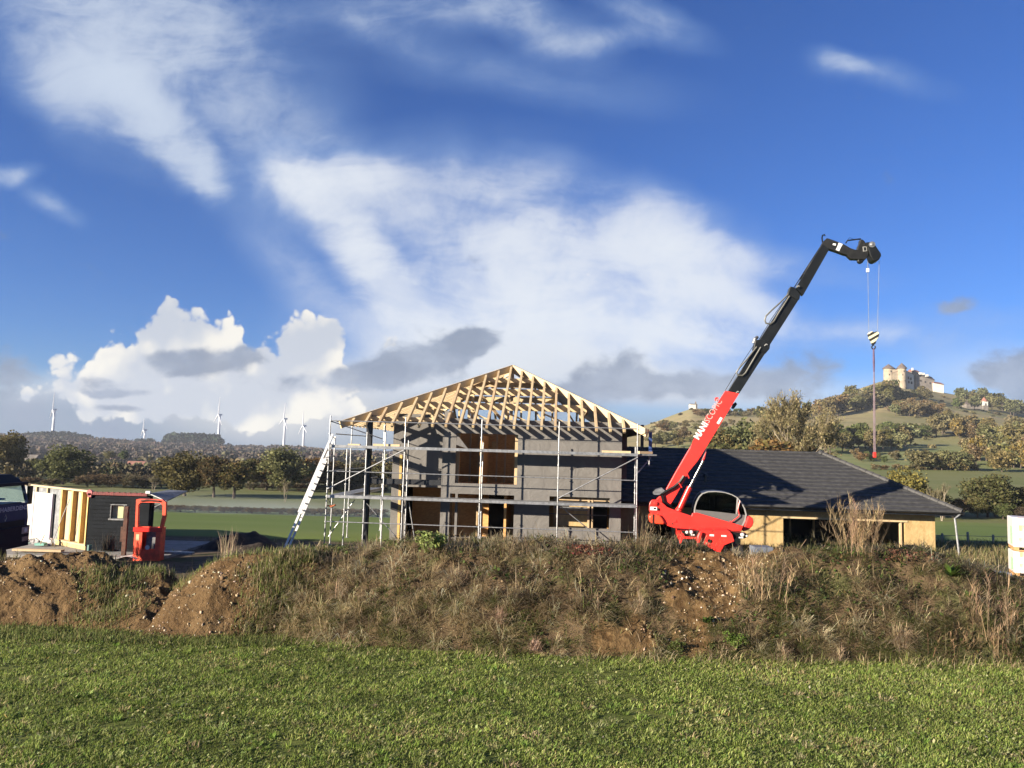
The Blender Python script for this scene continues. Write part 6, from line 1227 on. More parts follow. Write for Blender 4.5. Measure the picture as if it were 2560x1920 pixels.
# ------------------------------------------------------------------ single plants on the bank
def plant(name, label, cat, loc, V, q, t, C, stem=None, group=None):
    T = thing(name, label, cat, loc, 0, group); me = np_mesh('foliage', V, quads=q if len(q) else None, tris=t if len(t) else None, colors=C); add_obj('foliage', me, LEAFM, T)
    if stem is not None: stem.build('stem', pmat('plant_stem', (.16, .11, .06), .85, var=.3), T)
    return T
def on_bank(x, y):                                        # where the line of sight meets the bank (2212 px frame)
    a = A_OF(x); r = ray(x * K, y * K); aa = r[0] / r[1]; t = np.linspace(0, 1.4, 300); P = bank.p(np.full(300, aa), t); g = P[:, 2] - (EYE + r[2] / r[1] * P[:, 1]); k = np.argmax(g > 0); return P[k] if g[k] > 0 else P[int(np.argmax(g))]
def leaf_bush(label, x, y, w, h, n, ls, cols, name='leafy_bush', cat='bush', st=6):
    c = on_bank(x, y); k = 14; lob = rng.normal(0, 1, (k, 3)) * np.array([w * .24, w * .22, h * .2]) + np.array([0, 0, h * .52]); i = rng.integers(0, k, n); d = rng.normal(0, 1, (n, 3)); d /= np.linalg.norm(d, axis=1)[:, None]; P = lob[i] + d * (rng.random((n, 1)) ** .5) * w * .2; P[:, 2] = np.clip(P[:, 2], .02, h)
    ux = rng.normal(0, 1, (n, 3)); ux /= np.linalg.norm(ux, axis=1)[:, None]; uy = np.cross(ux, rng.normal(0, 1, (n, 3))); uy /= np.linalg.norm(uy, axis=1)[:, None]; L = (ls * rng.uniform(.6, 1.3, n))[:, None]; V = np.stack([P - ux * L, P - uy * L * .55, P + ux * L, P + uy * L * .55], 1).reshape(-1, 3); b = np.arange(n) * 4
    m = MB()
    for j in range(st): m.tube([(0, 0, -.1), tuple(lob[j] * .5), tuple(lob[j])], [.014, .009, .004], 5)
    return plant(name, label, cat, c, V, np.stack([b, b + 1, b + 2, b + 3], -1), [], np.repeat(pick(cols, n, .2), 4, 0), m)
leaf_bush('bright green broad-leaved bush on the bank top before the open ground floor', 930, 1205, .62, .58, 520, .055, [(.22, .27, .085), (.28, .33, .12), (.16, .20, .06)])
leaf_bush('low dark red weed patch on the bank top before the window of boards', 1275, 1196, 1.1, .16, 500, .03, [(.17, .045, .04), (.12, .04, .03), (.22, .10, .06)], 'red_weed', 'weed')
leaf_bush('reddish brown weed patch at the foot of the strand board corner', 1945, 1212, .9, .22, 420, .03, [(.20, .085, .06), (.15, .07, .045), (.24, .15, .08)], 'red_weed', 'weed')
leaf_bush('small bright green mossy bush low on the bank face', 1588, 1402, .42, .34, 900, .02, [(.12, .19, .03), (.15, .22, .05)])
leaf_bush('small dull green bush on the bank foot left of the mossy one', 1462, 1412, .26, .28, 420, .02, [(.10, .13, .03), (.12, .15, .05)])
def dock(label, x, y, n, L):
    c = on_bank(x, y); th = rng.random(n) * 6.283; el = rng.uniform(.25, 1.2, n); d = np.stack([np.cos(th) * np.cos(el), np.sin(th) * np.cos(el), np.sin(el)], -1); s = np.stack([-np.sin(th), np.cos(th), np.zeros(n)], -1) * .035; l = (L * rng.uniform(.6, 1.2, n))[:, None]
    V = np.stack([d * .02 - s * .3, d * .02 + s * .3, d * l * .55 + s, d * l * .55 - s, d * l * np.array([1, 1, .75])], 1).reshape(-1, 3); b = np.arange(n) * 5
    return plant('dock_plant', label, 'plant', c, V, np.stack([b, b + 1, b + 2, b + 3], -1), np.stack([b + 3, b + 2, b + 4], -1), np.repeat(pick([(.10, .17, .03), (.15, .22, .05), (.07, .11, .03)], n, .2), 5, 0))
dock('green dock plant with long pointed leaves near the right end of the bank top', 2055, 1246, 60, .42); dock('small green dock plant on the middle of the bank face', 1525, 1348, 26, .24); dock('small green dock plant on the right half of the bank face', 2093, 1292, 22, .22)
def stems(label, x, y, n, hgt, spread, cols, name, cat, fan=.35, twigs=7, wd=.010, seeds=True):
    c = on_bank(x, y); V = []; Q = []; T_ = []; C = []
    P, H, Wd, TH, TI, CO = [], [], [], [], [], []
    for i in range(n):
        b = np.array([rng.normal(0, spread * .35), rng.normal(0, spread * .25), 0]); h = hgt * rng.uniform(.55, 1.05); th = rng.random() * 6.283; ti = abs(rng.normal(0, fan)); col = pick(cols, 1, .2)[0]
        P.append(b); H.append(h); Wd.append(wd); TH.append(th); TI.append(ti); CO.append(col)
        for k in range(twigs):
            f = rng.uniform(.25, .95); p = b + np.array([math.cos(th) * math.sin(ti) * f * h, math.sin(th) * math.sin(ti) * f * h, math.cos(ti) * f * h]); P.append(p); H.append(h * rng.uniform(.10, .32)); Wd.append(wd * rng.uniform(.6, 1.3)); TH.append(rng.random() * 6.283); TI.append(rng.uniform(.1, .9)); CO.append(col * rng.uniform(.8, 1.3))
    V, q, t, C = blades('x', np.array(P), np.array(H), np.array(Wd), np.array(TH), np.array(TI), np.array(CO), .3, build=False)
    return plant(name, label, cat, c, V, q, t, C)
stems('tall feathery tan shrub standing on the bank before the wide opening', 1858, 1200, 58, 1.34, .6, [(.52, .39, .23), (.43, .31, .18), (.35, .25, .15)], 'dry_shrub', 'shrub', .42, 30, .006)
stems('tall pale dry weed stems at the right edge in front of the wrapped pallets', 2125, 1370, 30, 1.25, 1.5, [(.48, .37, .22), (.38, .28, .17), (.28, .19, .115)], 'dry_weeds', 'weeds', .24, 16, .007)
stems('brown dead weed clump at the lower right end of the bank', 2110, 1405, 110, .60, 2.0, [(.26, .17, .095), (.32, .22, .125), (.19, .13, .075)], 'dry_weeds', 'weeds', .5, 8, .012)
stems('thin tan weed stems above the bare soil, right of the telehandler', 1645, 1290, 70, .95, .9, [(.48, .36, .21), (.37, .27, .165)], 'dry_weeds', 'weeds', .45, 9, .010)
stems('wispy tall seed stalk in front of the right scaffold post', 1392, 1195, 14, .95, .25, [(.30, .22, .13)], 'dry_weeds', 'weeds', .16, 8, .008)
stems('dark brown weeds before the dark opening behind the telehandler', 1440, 1192, 90, .55, 1.3, [(.14, .10, .06), (.20, .15, .09)], 'dry_weeds', 'weeds', .5, 6, .010)
stems('pale dry weeds on the bank top before the open ground floor at middle', 1030, 1188, 150, .42, 2.6, [(.30, .23, .14), (.22, .17, .10), (.16, .13, .07)], 'dry_weeds', 'weeds', .5, 6, .009)
stems('single tall bare stalk on the right part of the bank face', 1702, 1345, 2, .95, .05, [(.30, .22, .13)], 'dry_stalk', 'stalk', .03, 5, .010)
def tussock(label, x, y, n, L, cols, group='straw tussocks on the bank'):
    c = on_bank(x, y); th = rng.random(n) * 6.283; return plant('grass_tussock', label, 'tussock', c, *blades('x', np.stack([rng.normal(0, .06, n), rng.normal(0, .06, n), np.zeros(n)], -1), L * rng.uniform(.6, 1.15, n), rng.uniform(.008, .014, n), th, np.clip(rng.normal(.75, .4, n), .05, 1.5), pick(cols, n, .15), .9, build=False), None, group)
ST = [(.56, .45, .30), (.47, .37, .24), (.38, .29, .18)]
tussock('largest straw tussock, fanning out low on the right part of the bank', 1945, 1398, 520, .62, ST)
for lb, x, y, n, L in (('rounded pinkish straw tussock at the bank foot below the middle', 1155, 1402, 300, .30), ('pale straw tussock at the bank foot right of the mossy bush', 1690, 1425, 260, .42), ('straw tussock at the bank foot between the two dock plants', 1810, 1425, 240, .36), ('drooping straw tussock high on the left part of the bank', 735, 1292, 260, .45), ('straw tussock drooping on the bank below the green bush', 985, 1262, 240, .5),
                       ('pale tussock on the bank left of the bare soil patch', 1380, 1322, 280, .5), ('straw tussock above the rounded pinkish one', 1080, 1345, 220, .4), ('tan tussock on the soil heap edge left of the overgrown bank', 500, 1352, 320, .38), ('grey straw tussock below the bare soil patch', 1560, 1425, 150, .34), ('pale tussock on the bank face left of the middle', 860, 1350, 220, .4)):
    tussock(lb, x, y, n, L, ST if 'pinkish' not in lb else [(.54, .38, .28), (.45, .32, .23)])
def grass_clump(label, x, y, n, L, Yb, cols):
    r = at(x * K, y * K, Yb); th = rng.random(n) * 6.283; plant('tall_grass', label, 'grass', (r[0], Yb, max(.0, r[2])), *blades('x', np.stack([rng.normal(0, .12, n), rng.normal(0, .1, n), np.zeros(n)], -1), L * rng.uniform(.5, 1.1, n), rng.uniform(.008, .013, n), th, np.abs(rng.normal(.1, .25, n)), pick(cols, n, .15), .4, build=False))
grass_clump('thin tall pale grass clump behind the soil heap near the dark heap', 490, 1210, 60, .9, 19.5, ST); grass_clump('twiggy dark shrub at the foot of the dark boarded shed wall', 235, 1190, 180, .62, 24.6, [(.10, .085, .06), (.14, .12, .085)])

# ------------------------------------------------------------------ trees
BARK = pmat('bark', (.10, .075, .055), .9, var=.3, scale=2)
PALEBARK = pmat('pale_bark', (.30, .25, .18), .9, var=.25, scale=2)
def foliage_mat(name, rand=.22): return pmat(name, (.1, .1, .05), .8, attr=True, var=.12, scale=.6, rand=rand, spec=.15, thru=.35)
FOL = foliage_mat('tree_foliage')
def tree_proto(name, h, cw, cz0, nl, n, ls, cols, seed, trunks=1, gap=.0, bark=BARK, flat=1.0, cone=False, name_c='crown', lean=0.0):
    g = np.random.default_rng(seed); root = thing(name, '', 'tree'); m = MB()
    rx = cw / 2; cz = (h + cz0) / 2; rz = (h - cz0) / 2
    if cone:
        z = cz0 + (h - cz0) * (1 - np.sqrt(g.random(n))); fr = 1 - (z - cz0) / (h - cz0); th = g.random(n) * 6.283; r = rx * fr * g.uniform(.55, 1.1, n); P = np.stack([r * np.cos(th), r * np.sin(th), z], -1); i = np.zeros(n, int); lc = np.ones(1)
        m.tube([(0, 0, -1), (0, 0, h * .95)], [h * .02, .05], 6)
    else:
        d = g.normal(0, 1, (nl, 3)); d /= np.linalg.norm(d, axis=1)[:, None]; rad = g.uniform(.35, .82, (nl, 1)); L = d * rad * np.array([rx, rx, rz]) + np.array([0, 0, cz]); L[:, 0] += lean * (L[:, 2] - cz0); sz = g.uniform(.20, .36, nl) * rx * 1.15
        i = g.integers(0, nl, n); e = g.normal(0, 1, (n, 3)); e /= np.linalg.norm(e, axis=1)[:, None]; P = L[i] + e * (g.random((n, 1)) ** .38) * sz[i][:, None] * np.array([1, 1, .85 * flat]); lc = g.uniform(.84, 1.16, nl)
        for k in range(trunks):
            bx = (k - (trunks - 1) / 2) * .10 * cw; tp = np.array([bx * 2.2 + g.normal(0, .2), g.normal(0, .2), cz0 + .25 * (h - cz0)]); r0 = h * .024 / math.sqrt(trunks); m.tube([(bx, 0, -.8), (bx * 1.1, 0, cz0 * .5), tuple(tp)], [r0 * 1.25, r0, r0 * .75], 8)
            for j in range(7): q = L[g.integers(0, nl)]; mid = tp * .45 + q * .55 + g.normal(0, .25, 3); m.tube([tuple(tp * (.75 + .25 * g.random())), tuple(mid), tuple(q)], [r0 * .5, r0 * .32, r0 * .12], 5)
    ux = g.normal(0, 1, (n, 3)); ux /= np.linalg.norm(ux, axis=1)[:, None]; uy = np.cross(ux, g.normal(0, 1, (n, 3))); uy /= np.linalg.norm(uy, axis=1)[:, None]; s = (ls * g.uniform(.55, 1.35, n))[:, None]
    V = np.stack([P - ux * s, P - uy * s * .7, P + ux * s, P + uy * s * .7], 1).reshape(-1, 3); b = np.arange(n) * 4; c = np.array(cols)[g.choice(len(cols), n)] * lc[i][:, None] * (1 + g.normal(0, .16, (n, 1))); c = np.clip(c, .004, .9)
    t = m.build('trunk', bark, root, smooth=True); cr = add_obj(name_c, np_mesh(name_c, V, quads=np.stack([b, b + 1, b + 2, b + 3], -1), colors=np.repeat(c, 4, 0)), FOL, root); root['h'] = h; return root
def bare_proto(name, h, w, seed, bark, levels=4, ntw=2600, cols=((.17, .13, .085), (.21, .165, .10)), leafy=0.3, twl=.6, multi=1, norm=False, tw=.012):
    g = np.random.default_rng(seed); root = thing(name, '', 'tree'); m = MB(); tips = []
    def grow(p, d, L, r, lev):
        mid = p + d * L * .5 + g.normal(0, L * .05, 3); e = p + d * L + g.normal(0, L * .06, 3); m.tube([tuple(p), tuple(mid), tuple(e)], [r, r * .85, r * .62], 6 if lev < 2 else 4, cap=False)
        if lev == levels: tips.append((e, d)); return
        for k in range(g.integers(2, 4) + (1 if lev < 2 else 0)):
            q = d + g.normal(0, .48, 3) * np.array([1.15 * w / h, 1.0 * w / h, .55]); q[2] = max(q[2], -.1) + .12; q /= np.linalg.norm(q); grow(p + (e - p) * g.uniform(.6, 1.0), q, L * g.uniform(.58, .80), r * .58, lev + 1)
    for k in range(multi): d = np.array([g.normal(0, .35) if multi > 1 else 0, g.normal(0, .2) if multi > 1 else 0, 1.0]); d /= np.linalg.norm(d); grow(np.array([0, 0, -.5]), d, h * .30, h * .020 / math.sqrt(multi), 0)
    tr = m.build('trunk', bark, root, smooth=True); T = np.array([t[0] for t in tips]); D = np.array([t[1] for t in tips]); i = g.integers(0, len(T), ntw)
    P = T[i] - D[i] * (g.random((ntw, 1)) * h * .10); d = D[i] + g.normal(0, .55, (ntw, 3)); d /= np.linalg.norm(d, axis=1)[:, None]; s = np.cross(d, g.normal(0, 1, (ntw, 3))); s /= np.linalg.norm(s, axis=1)[:, None]; l = (twl * g.uniform(.5, 1.5, ntw))[:, None]; wv = tw * h ** .5
    V = np.stack([P - s * wv, P + s * wv, P + d * l], 1).reshape(-1, 3); b = np.arange(ntw) * 3; c = np.array(cols)[g.choice(len(cols), ntw)] * (1 + g.normal(0, .15, (ntw, 1)))
    nl = int(ntw * leafy); j = g.integers(0, ntw, nl); Q = P[j] + d[j] * l[j] * .8; ux = g.normal(0, 1, (nl, 3)) * tw * 9; uy = np.cross(ux, g.normal(0, 1, (nl, 3))); uy /= (np.linalg.norm(uy, axis=1)[:, None] + 1e-6); uy *= .09; V2 = np.stack([Q - ux, Q - uy, Q + ux, Q + uy], 1).reshape(-1, 3); b2 = len(V) + np.arange(nl) * 4
    C = np.concatenate([np.repeat(c, 3, 0), np.repeat(np.array(cols)[g.choice(len(cols), nl)] * 1.4, 4, 0)]); add_obj('crown', np_mesh('crown', np.concatenate([V, V2]), quads=np.stack([b2, b2 + 1, b2 + 2, b2 + 3], -1) if nl else None, tris=np.stack([b, b + 1, b + 2], -1), colors=np.clip(C, .004, .9)), FOL, root); root['h'] = float(np.percentile(P[:, 2] + .5 * l[:, 0], 99)) if norm else h; return root
used = set()
def put(proto, loc, hgt, label, group=None, rz=None, wx=1.0, cat='tree'):
    o = proto if proto.name not in used else copy_tree(proto); used.add(proto.name)
    s = hgt / proto['h']; o.location = [float(v) for v in loc]; o.scale = (s * wx, s * wx, s); o.rotation_euler = (0, 0, rng.random() * 6.283 if rz is None else rz); o['label'] = label; o['category'] = cat
    if group: o['group'] = group
    elif 'group' in o: del o['group']
    return o
OL = [(.132, .132, .056), (.106, .108, .048), (.165, .158, .072)]; BR = [(.165, .122, .058), (.135, .102, .052), (.205, .140, .064)]; DG = [(.105, .130, .050), (.132, .150, .060), (.158, .170, .070)]; YE = [(.24, .195, .055), (.19, .165, .055), (.155, .145, .06)]; OR = [(.24, .135, .045), (.19, .115, .045)]; PO = [(.245, .235, .125), (.205, .20, .105), (.285, .265, .15)]; GB = [(.24, .20, .13), (.20, .175, .112), (.28, .23, .15)]
tA = tree_proto('round_tree', 11, 10.5, .5, 60, 7500, .26, OL, 1); tB = tree_proto('oak_tree', 11, 9.0, 1.8, 46, 5200, .26, BR + OL[:1], 2, 1); tC = tree_proto('loose_tree', 11, 7.0, 1.1, 40, 4200, .25, OL + BR[:1], 3, 2); tD = tree_proto('broad_tree', 11, 9.5, .7, 54, 6000, .26, PO[:2] + OL, 4)
tE = tree_proto('bushy_tree', 8, 8.0, .6, 50, 6500, .20, DG + OL, 5); tY = tree_proto('yellow_tree', 8, 8.0, .6, 46, 5200, .20, YE, 6)
tBare = bare_proto('bare_tree', 12, 12.0, 8, PALEBARK, 5, 15000, ((.20, .165, .105), (.25, .205, .125), (.19, .17, .09)), .35, .5, 3, True, .0045)
tBs = bare_proto('small_bare_tree', 7, 5.0, 9, PALEBARK, 4, 1400, ((.22, .18, .12), (.19, .16, .11)), .05, .5, 2)
tScrub = bare_proto('thicket', 5, 9.0, 10, BARK, 4, 5200, ((.10, .08, .055), (.13, .10, .068), (.085, .075, .045)), .35, .5, 6)
hA = tree_proto('hill_tree', 9, 7.5, .8, 26, 1300, .42, OL + PO, 11); hB = tree_proto('pale_hill_tree', 9, 7.0, 1.2, 24, 1200, .42, PO, 12); hC = tree_proto('dark_hill_tree', 9, 7.0, .6, 24, 1300, .42, DG, 13); hD = tree_proto('brown_hill_tree', 8, 8.0, .5, 22, 1000, .40, GB + BR, 14); hO = tree_proto('orange_hill_tree', 9, 7.0, 1.0, 24, 1200, .42, OR, 15); hY = tree_proto('yellow_hill_tree', 8, 7.5, .8, 24, 1200, .42, YE + PO, 16); hP = tree_proto('conifer', 12, 5.0, 1.0, 1, 1100, .5, [(.035, .05, .028), (.045, .06, .032)], 17, cone=True); hW = tree_proto('spreading_tree', 9, 11.0, 1.2, 34, 1700, .42, PO + OL, 18)
def gpt(x, y, Y):                                         # on the valley ground, in the column x, at depth Y
    r = ray(x * K, y * K); a = r[0] / r[1]; return np.array([a * Y, Y, gz(a * Y, Y)])
def gput(proto, x, yt, Y, label, group=None, wx=1.0, rz=None, cat='tree'):
    p = gpt(x, 1050, Y); zt = at(x * K, yt * K, Y)[2]; return put(proto, p, max(1.5, zt - p[2]), label, group, rz, wx, cat)
LG = 'trees in the valley behind the shed'
gput(tD, 10, 930, 205, 'tree cut by the left edge with ochre lower leaves', LG, .9); gput(tA, 135, 958, 185, 'big dark green tree behind the white panels', LG, 1.4); gput(tE, 60, 985, 215, 'dark green tree between the left edge and the big dark tree', LG, 1.0); gput(tY, 15, 1003, 198, 'small ochre tree low at the left edge', LG, .8)
gput(hB, 195, 980, 480, 'pale round distant tree right of the big dark tree', LG, 1.3); gput(hW, 232, 972, 470, 'pale olive distant tree beside its dark neighbour', LG, 1.0); gput(hC, 262, 970, 465, 'dark ivy-green distant tree left of the red-roofed house', LG, 1.2); gput(hA, 322, 985, 470, 'olive distant tree right of the red-roofed house', LG, 1.2); gput(hB, 285, 988, 500, 'small pale distant tree just left of the red roof', LG, 1.0)
gput(tA, 400, 972, 152, 'broad round olive tree standing left of the forked brown tree', LG, 1.45); gput(tB, 463, 981, 150, 'brown oak with a forked trunk at the edge of the smoke', LG, 1.25, .6); gput(tC, 507, 990, 149, 'slim dark tree with two stems right of the forked brown oak', LG, 1.35)
gput(tC, 543, 984, 188, 'brownish tree in the hedge left of the tall pale olive tree', LG, 2.0); gput(tB, 575, 990, 190, 'low brown tree in the hedge beside the tall pale olive tree', LG, 1.6); gput(tD, 617, 963, 180, 'tall pale olive tree left of the ladder', LG, 1.35)
gput(tB, 678, 986, 192, 'rusty tree seen through the left end of the scaffold', LG, 1.7); gput(tC, 715, 990, 194, 'tree behind the ladder top and the corner of the scaffold', LG, 2.1); gput(tA, 755, 996, 200, 'dark tree seen between the scaffold posts left of the black column', LG, 1.6); gput(tB, 800, 994, 205, 'brown tree behind the black steel column', LG, 1.7); gput(tC, 835, 992, 200, 'tree beside the left wall of the timber house', LG, 2.0)
gput(tBs, 617, 1012, 140, 'thin pale leafless tree before the tall olive tree', None, .5); gput(tBs, 333, 1012, 168, 'bare pale tree between the shed and the round olive tree', None, 1.2)
for i, (x, yt, Y) in enumerate(((192, 1012, 175), (215, 1006, 178), (240, 1010, 176), (265, 1005, 180), (292, 1010, 176), (315, 1008, 178), (110, 1022, 170), (70, 1018, 172), (35, 1022, 172), (350, 1020, 185))): gput(tScrub, x, yt, Y, 'grey-brown thicket in the row behind the shed roof', 'thickets behind the shed', 1.7, cat='thicket')
for i, x in enumerate((545, 580, 612, 645, 680, 712, 745, 780, 815)): gput(tScrub, x, 1034, 186, 'dark thicket in the hedge along the far edge of the valley field', 'thickets along the valley field', 1.9, cat='thicket')
for i, x in enumerate(np.linspace(335, 820, 17)): gput(tScrub, x, 1091 - (x - 335) * .008, 106, 'low leafless hedge bush in the row where smoke drifts', 'hedge bushes in the smoke', 1.9, cat='hedge bush')
# right: trees near the low building
gput(tY, 1960, 1003, 118, 'yellow tree behind the hip of the dark tiled roof', None, 1.0); gput(tE, 2132, 1014, 121, 'round dark green tree alone on the field at right', None, 1.15); gput(tBs, 2033, 1008, 112, 'small pale leafless tree between the yellow and the round green tree', None, .7)
gput(tBare, 1710, 856, 128, 'large half-bare tree with pale limbs behind the dark roof ridge', None, .62, 1.0); gput(tB, 1700, 938, 124, 'low russet bush at the foot of the half-bare tree', None, 1.5, cat='bush')
for lb, x, yt, Y, p, wx in (('pale olive tree right of the red boom', 1600, 905, 160, tD, .9), ('pale olive tree between the boom and the half-bare tree', 1640, 912, 165, tD, 1.0), ('small pale tree close behind the boom', 1560, 925, 158, tD, 1.0), ('dark low tree right behind the boom over the roof', 1535, 940, 150, tE, 1.1)): gput(p, x, yt, Y, lb, None, wx)
for i, (x, yt, Y) in enumerate(((2010, 1048, 118), (2040, 1058, 117), (2075, 1052, 122), (2110, 1070, 120), (2150, 1068, 122), (2185, 1050, 124), (2212, 1045, 122), (2240, 1050, 124), (2060, 1072, 116), (2165, 1082, 118), (2200, 1075, 118), (1985, 1060, 119))): gput(tE if i % 3 == 0 else tScrub, x, yt, Y, 'scrub bush in the belt at the far edge of the green field', 'scrub along the green field', 1.2, cat='bush')
def hput(proto, x, yb, hpx, label, group, wx=1.0, cat='tree'):
    p = castle_hill.at(x, yb); Y = p[1]; put(proto, p - np.array([0, 0, .5]), hpx / 1610 * Y, label, group, None, wx, cat)
def scatter(n, x0, x1, yb0, yb1, kinds, h0, h1, label, group, tilt=0.0, cat='tree', wx=(.9, 1.35)):
    for i in range(n):
        u = (i + rng.random()) / n; x = x0 + (x1 - x0) * u; y = yb0 + (yb1 - yb0) * rng.random() + tilt * (x - x0); hput(kinds[rng.integers(0, len(kinds))], x, y, rng.uniform(h0, h1), label, group, rng.uniform(*wx), cat)
scatter(16, 1775, 1975, 968, 984, [hA, hB, hB, hC], 46, 66, 'olive tree in the dense belt across the slope behind the roof ridge', 'belt of trees below the meadow', -.03)
scatter(7, 1900, 2000, 940, 952, [hC, hA], 26, 40, 'tree at the dark upper end of the belt on the slope', 'upper end of the tree belt', -.05)
scatter(18, 1790, 1930, 890, 902, [hA, hC, hB, hD], 34, 54, 'tree on the steep wooded shoulder left of the castle', 'trees left of the castle', -.20)
scatter(18, 1930, 2030, 885, 900, [hD, hA, hD], 24, 40, 'brownish tree on the slope right under the castle', 'trees below the castle', .1)
scatter(16, 1840, 1990, 862, 876, [hD, hC, hA], 22, 34, 'scrubby tree just below the castle walls', 'trees at the castle foot', .0)
scatter(15, 2020, 2140, 925, 950, [hA, hB, hD, hY], 32, 54, 'tree on the wooded slope between castle and church tower', 'trees on the middle slope', .1)
scatter(18, 2060, 2200, 862, 882, [hC, hA, hA], 26, 40, 'dark tree on the ridge falling away right of the castle', 'trees on the ridge', .16)
scatter(16, 2090, 2230, 990, 1010, [hY, hB, hA, hD], 44, 70, 'yellow-green tree on the lower slope at right', 'trees on the lower right slope', .05)
scatter(12, 2130, 2230, 950, 975, [hB, hD, hA, hY], 44, 66, 'tree around the white house at the right edge', 'trees at the right edge', .05)
scatter(12, 1985, 2095, 1015, 1030, [hA, hB, hW], 34, 52, 'grey-green tree in the grove below the tan meadow', 'grove below the meadow', .05)
scatter(8, 1840, 1950, 992, 1000, [hC, hD], 18, 30, 'dark bush in the hedge below the red sling end', 'dark hedge on the slope', .0, 'bush')
scatter(18, 1890, 2110, 1014, 1018, [hD], 12, 17, 'grey-brown bush in the long hedge across the slope', 'long hedge across the slope', .0, 'bush', (1.0, 1.8))
scatter(9, 2140, 2212, 1000, 1012, [hD, hC], 14, 26, 'dark bush at the right end of the slope hedges', 'bushes at the right', .0, 'bush')
scatter(14, 1500, 1640, 894, 902, [hC, hD, hD], 12, 20, 'dark bush on the crest right of the chapel', 'bushes on the crest', .0, 'bush', (1.2, 2.0))
scatter(16, 1640, 1800, 905, 915, [hD, hA, hC, hB], 24, 40, 'tree on the saddle between chapel hill and castle hill', 'trees on the saddle', -.1)
scatter(22, 1410, 1680, 950, 975, [hB, hD, hA], 18, 36, 'grey-green bush on the slope between house and boom', 'bushes on the chapel slope', .0, 'bush', (1.1, 1.8))
scatter(12, 1420, 1600, 925, 940, [hD, hB], 12, 24, 'low bush higher on the slope below the chapel', 'bushes below the chapel', -.05, 'bush', (1.2, 2.0))
hput(hO, 2110, 985, 40, 'orange tree on the slope beside the white shed', None); hput(hO, 2150, 1000, 34, 'orange-yellow tree below the first orange tree', None); hput(hY, 2165, 1008, 56, 'large yellow-green tree at the end of the long shadow', None, 1.3); hput(hP, 2066, 846, 16, 'lone dark conifer beside the white castle hall', None); hput(hP, 2088, 852, 20, 'dark conifer on the ridge right of the castle', None); hput(hW, 2165, 1036, 52, 'spreading pale tree above the round green field tree', None)
hput(hW, 2000, 868, 30, 'rounded grey tree before the long castle wing', None, .9)

# ------------------------------------------------------------------ far woods and scrub, each read as one mass
def mass(name, P, r, cols, k, ls, label, kind='stuff', cat='woodland', flat=.8):
    n = len(P); d = rng.normal(0, 1, (n, k, 3)); d /= np.linalg.norm(d, axis=2)[:, :, None]; d[..., 2] = np.abs(d[..., 2]) * 1.1 - .15; Q = P[:, None] + d * (rng.random((n, k, 1)) ** .4) * r[:, None, None] * np.array([1, 1, flat]); Q = Q.reshape(-1, 3); m = len(Q)
    ux = rng.normal(0, 1, (m, 3)); ux /= np.linalg.norm(ux, axis=1)[:, None]; uy = np.cross(ux, rng.normal(0, 1, (m, 3))); uy /= np.linalg.norm(uy, axis=1)[:, None]; s = np.repeat(r, k)[:, None] * ls * rng.uniform(.6, 1.3, (m, 1)); V = np.stack([Q - ux * s, Q - uy * s * .8, Q + ux * s, Q + uy * s * .8], 1).reshape(-1, 3); b = np.arange(m) * 4
    o = add_obj(name, np_mesh(name, V, quads=np.stack([b, b + 1, b + 2, b + 3], -1), colors=np.repeat(np.repeat(cols, k, 0), 4, 0)), pmat('wood_foliage', (.1, .1, .05), .9, attr=True, var=.12, scale=.1, spec=.1)); tag(o, label, cat, kind=kind)
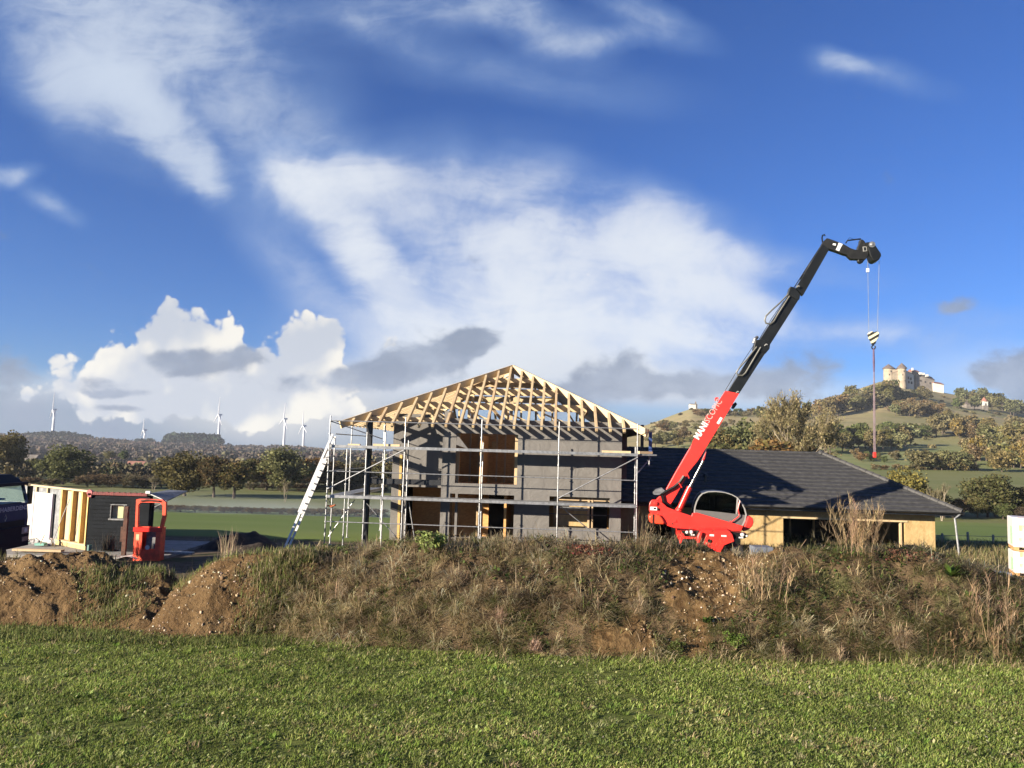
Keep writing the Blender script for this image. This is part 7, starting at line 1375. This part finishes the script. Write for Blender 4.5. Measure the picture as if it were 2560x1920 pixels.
def woods():
    n = 420; a = rng.uniform(-.74, -.13, n); Y = rng.uniform(196, 236, n); mass('hedgerow', np.stack([a * Y, Y, ground_z(a, Y) + rng.uniform(1.0, 3.4, n)], -1), rng.uniform(1.6, 3.2, n), pick([(.125, .105, .07), (.105, .09, .058), (.10, .10, .05), (.15, .125, .075)], n, .2), 60, .16, 'brown leafless hedgerow growth across the valley', cat='scrub', flat=1.0)
    n = 5200; a = rng.uniform(wood_hill.a[0], wood_hill.a[-1], n); Y = 640 + (1790 - 640) * rng.random(n) ** .8; P = np.stack([a * Y, Y, wood_hill.z(a, Y) + 4], -1); x = (a * FPX + 1280) / K
    v = fbm(P[:, 0] / 160, Y / 260, 3, 15); base = pick([(.115, .092, .078), (.095, .078, .068), (.135, .105, .080)], n, .2); g = pick([(.075, .085, .038), (.06, .07, .036)], n, .2); pale = pick([(.17, .15, .085), (.14, .13, .075)], n, .2)
    c = np.where((v > .30)[:, None], g, base); c = np.where(((Y < 800) & (rng.random(n) < .45))[:, None], pale, c); mass('woodland', P, rng.uniform(5, 9.5, n) * (1 + (Y < 900) * -.15), c, 34, .34, 'brown leafless woods covering the long low hill')
    for nm, x0, x1, Yc, hh, lb, cc, m_ in (('conifers', 372, 478, 1745, 17, 'dark conifer clump on the ridge behind the turbine', (.030, .045, .030), 190), ('conifers', 60, 205, 1700, 8, 'dark tree line along the left part of the ridge', (.035, .045, .032), 150), ('conifers', 300, 352, 1745, 9, 'few small dark conifers on the ridge', (.032, .045, .032), 16)):
        a = A_OF(rng.uniform(x0, x1, m_)); Y = Yc + rng.uniform(-50, 40, m_); z = wood_hill.z(a, Y); P = np.stack([a * Y, Y, z + hh * .7], -1); mass(nm, P, rng.uniform(.6, 1.0, m_) * hh, pick([cc], m_, .2), 30, .34, lb, flat=1.25)
    n = 520; x = rng.uniform(1400, 2300, n); Y = rng.uniform(330, 870, n); a = A_OF(x); P = np.stack([a * Y, Y, castle_hill.z(a, Y) + .6], -1); v = fbm(P[:, 0] / 50, Y / 60, 3, 19); k = v > .05; P = P[k]; n = len(P); mass('hill_scrub', P, rng.uniform(1.2, 3.2, n), pick([(.14, .12, .06), (.11, .11, .05), (.17, .14, .075), (.10, .09, .05)], n, .2), 40, .36, 'low scrub dotted over the castle hillside', cat='scrub', flat=.7)
    n = 900; a = rng.uniform(-.75, -.12, n); Y = 235 + rng.random(n) * 420; k = fbm(a * 40, Y / 90, 3, 27) > .0; a, Y = a[k], Y[k]; n = len(a); z = np.where(Y < 258, ground_z(a, Y), wood_hill.z(a, np.maximum(Y, 258.5))); mass('valley_scrub', np.stack([a * Y, Y, z + 1.5], -1), rng.uniform(2, 4.5, n), pick([(.115, .105, .058), (.09, .095, .042), (.14, .115, .07), (.16, .13, .065)], n, .2), 46, .30, 'brown and olive scrub on the valley floor before the woods', cat='scrub')
woods()

# ------------------------------------------------------------------ the air between here and the hills
def build_haze():
    b = MB(); b.bb(-2600, 2600, -90, 2280, -150, 175); m = bpy.data.materials.new('haze_air'); m.use_nodes = True; nt = m.node_tree; nt.nodes.clear(); N = NT(nt); o = N.n('ShaderNodeOutputMaterial')
    v = N.n('ShaderNodeVolumePrincipled', {'Color': (.80, .88, 1.0, 1), 'Density': HAZE}); nt.links.new(v.outputs[0], o.inputs['Volume']); tag(b.build('haze', m), 'thin bluish haze over the valley', 'haze', kind='stuff')
HAZE = 0.000085
build_haze()
def build_smoke():                                        # a low drift of smoke along the hedge in the valley
    b = MB(); b.bb(-62, -14, 99, 118, -6.3, -3.2); m = bpy.data.materials.new('smoke_air'); m.use_nodes = True; nt = m.node_tree; nt.nodes.clear(); N = NT(nt); o = N.n('ShaderNodeOutputMaterial'); co = N.n('ShaderNodeTexCoord').outputs['Object']
    z = N.n('ShaderNodeSeparateXYZ', {0: co}).outputs[2]; d = N.m('MULTIPLY', N.mr(z, -6.0, -3.3, 1.0, 0.0), N.mr(N.noise(N.mapping(co, (0, 0, 0), (0, 0, 0), (.07, .07, .35)), 1.0, 2, .5), .36, .62, .1, 1.0))
    v = N.n('ShaderNodeVolumePrincipled', {'Color': (.70, .82, .95, 1), 'Density': N.m('MULTIPLY', d, .017)}); nt.links.new(v.outputs[0], o.inputs['Volume']); tag(b.build('smoke', m), 'low drift of bluish smoke along the valley hedge', 'smoke', kind='stuff')
build_smoke()
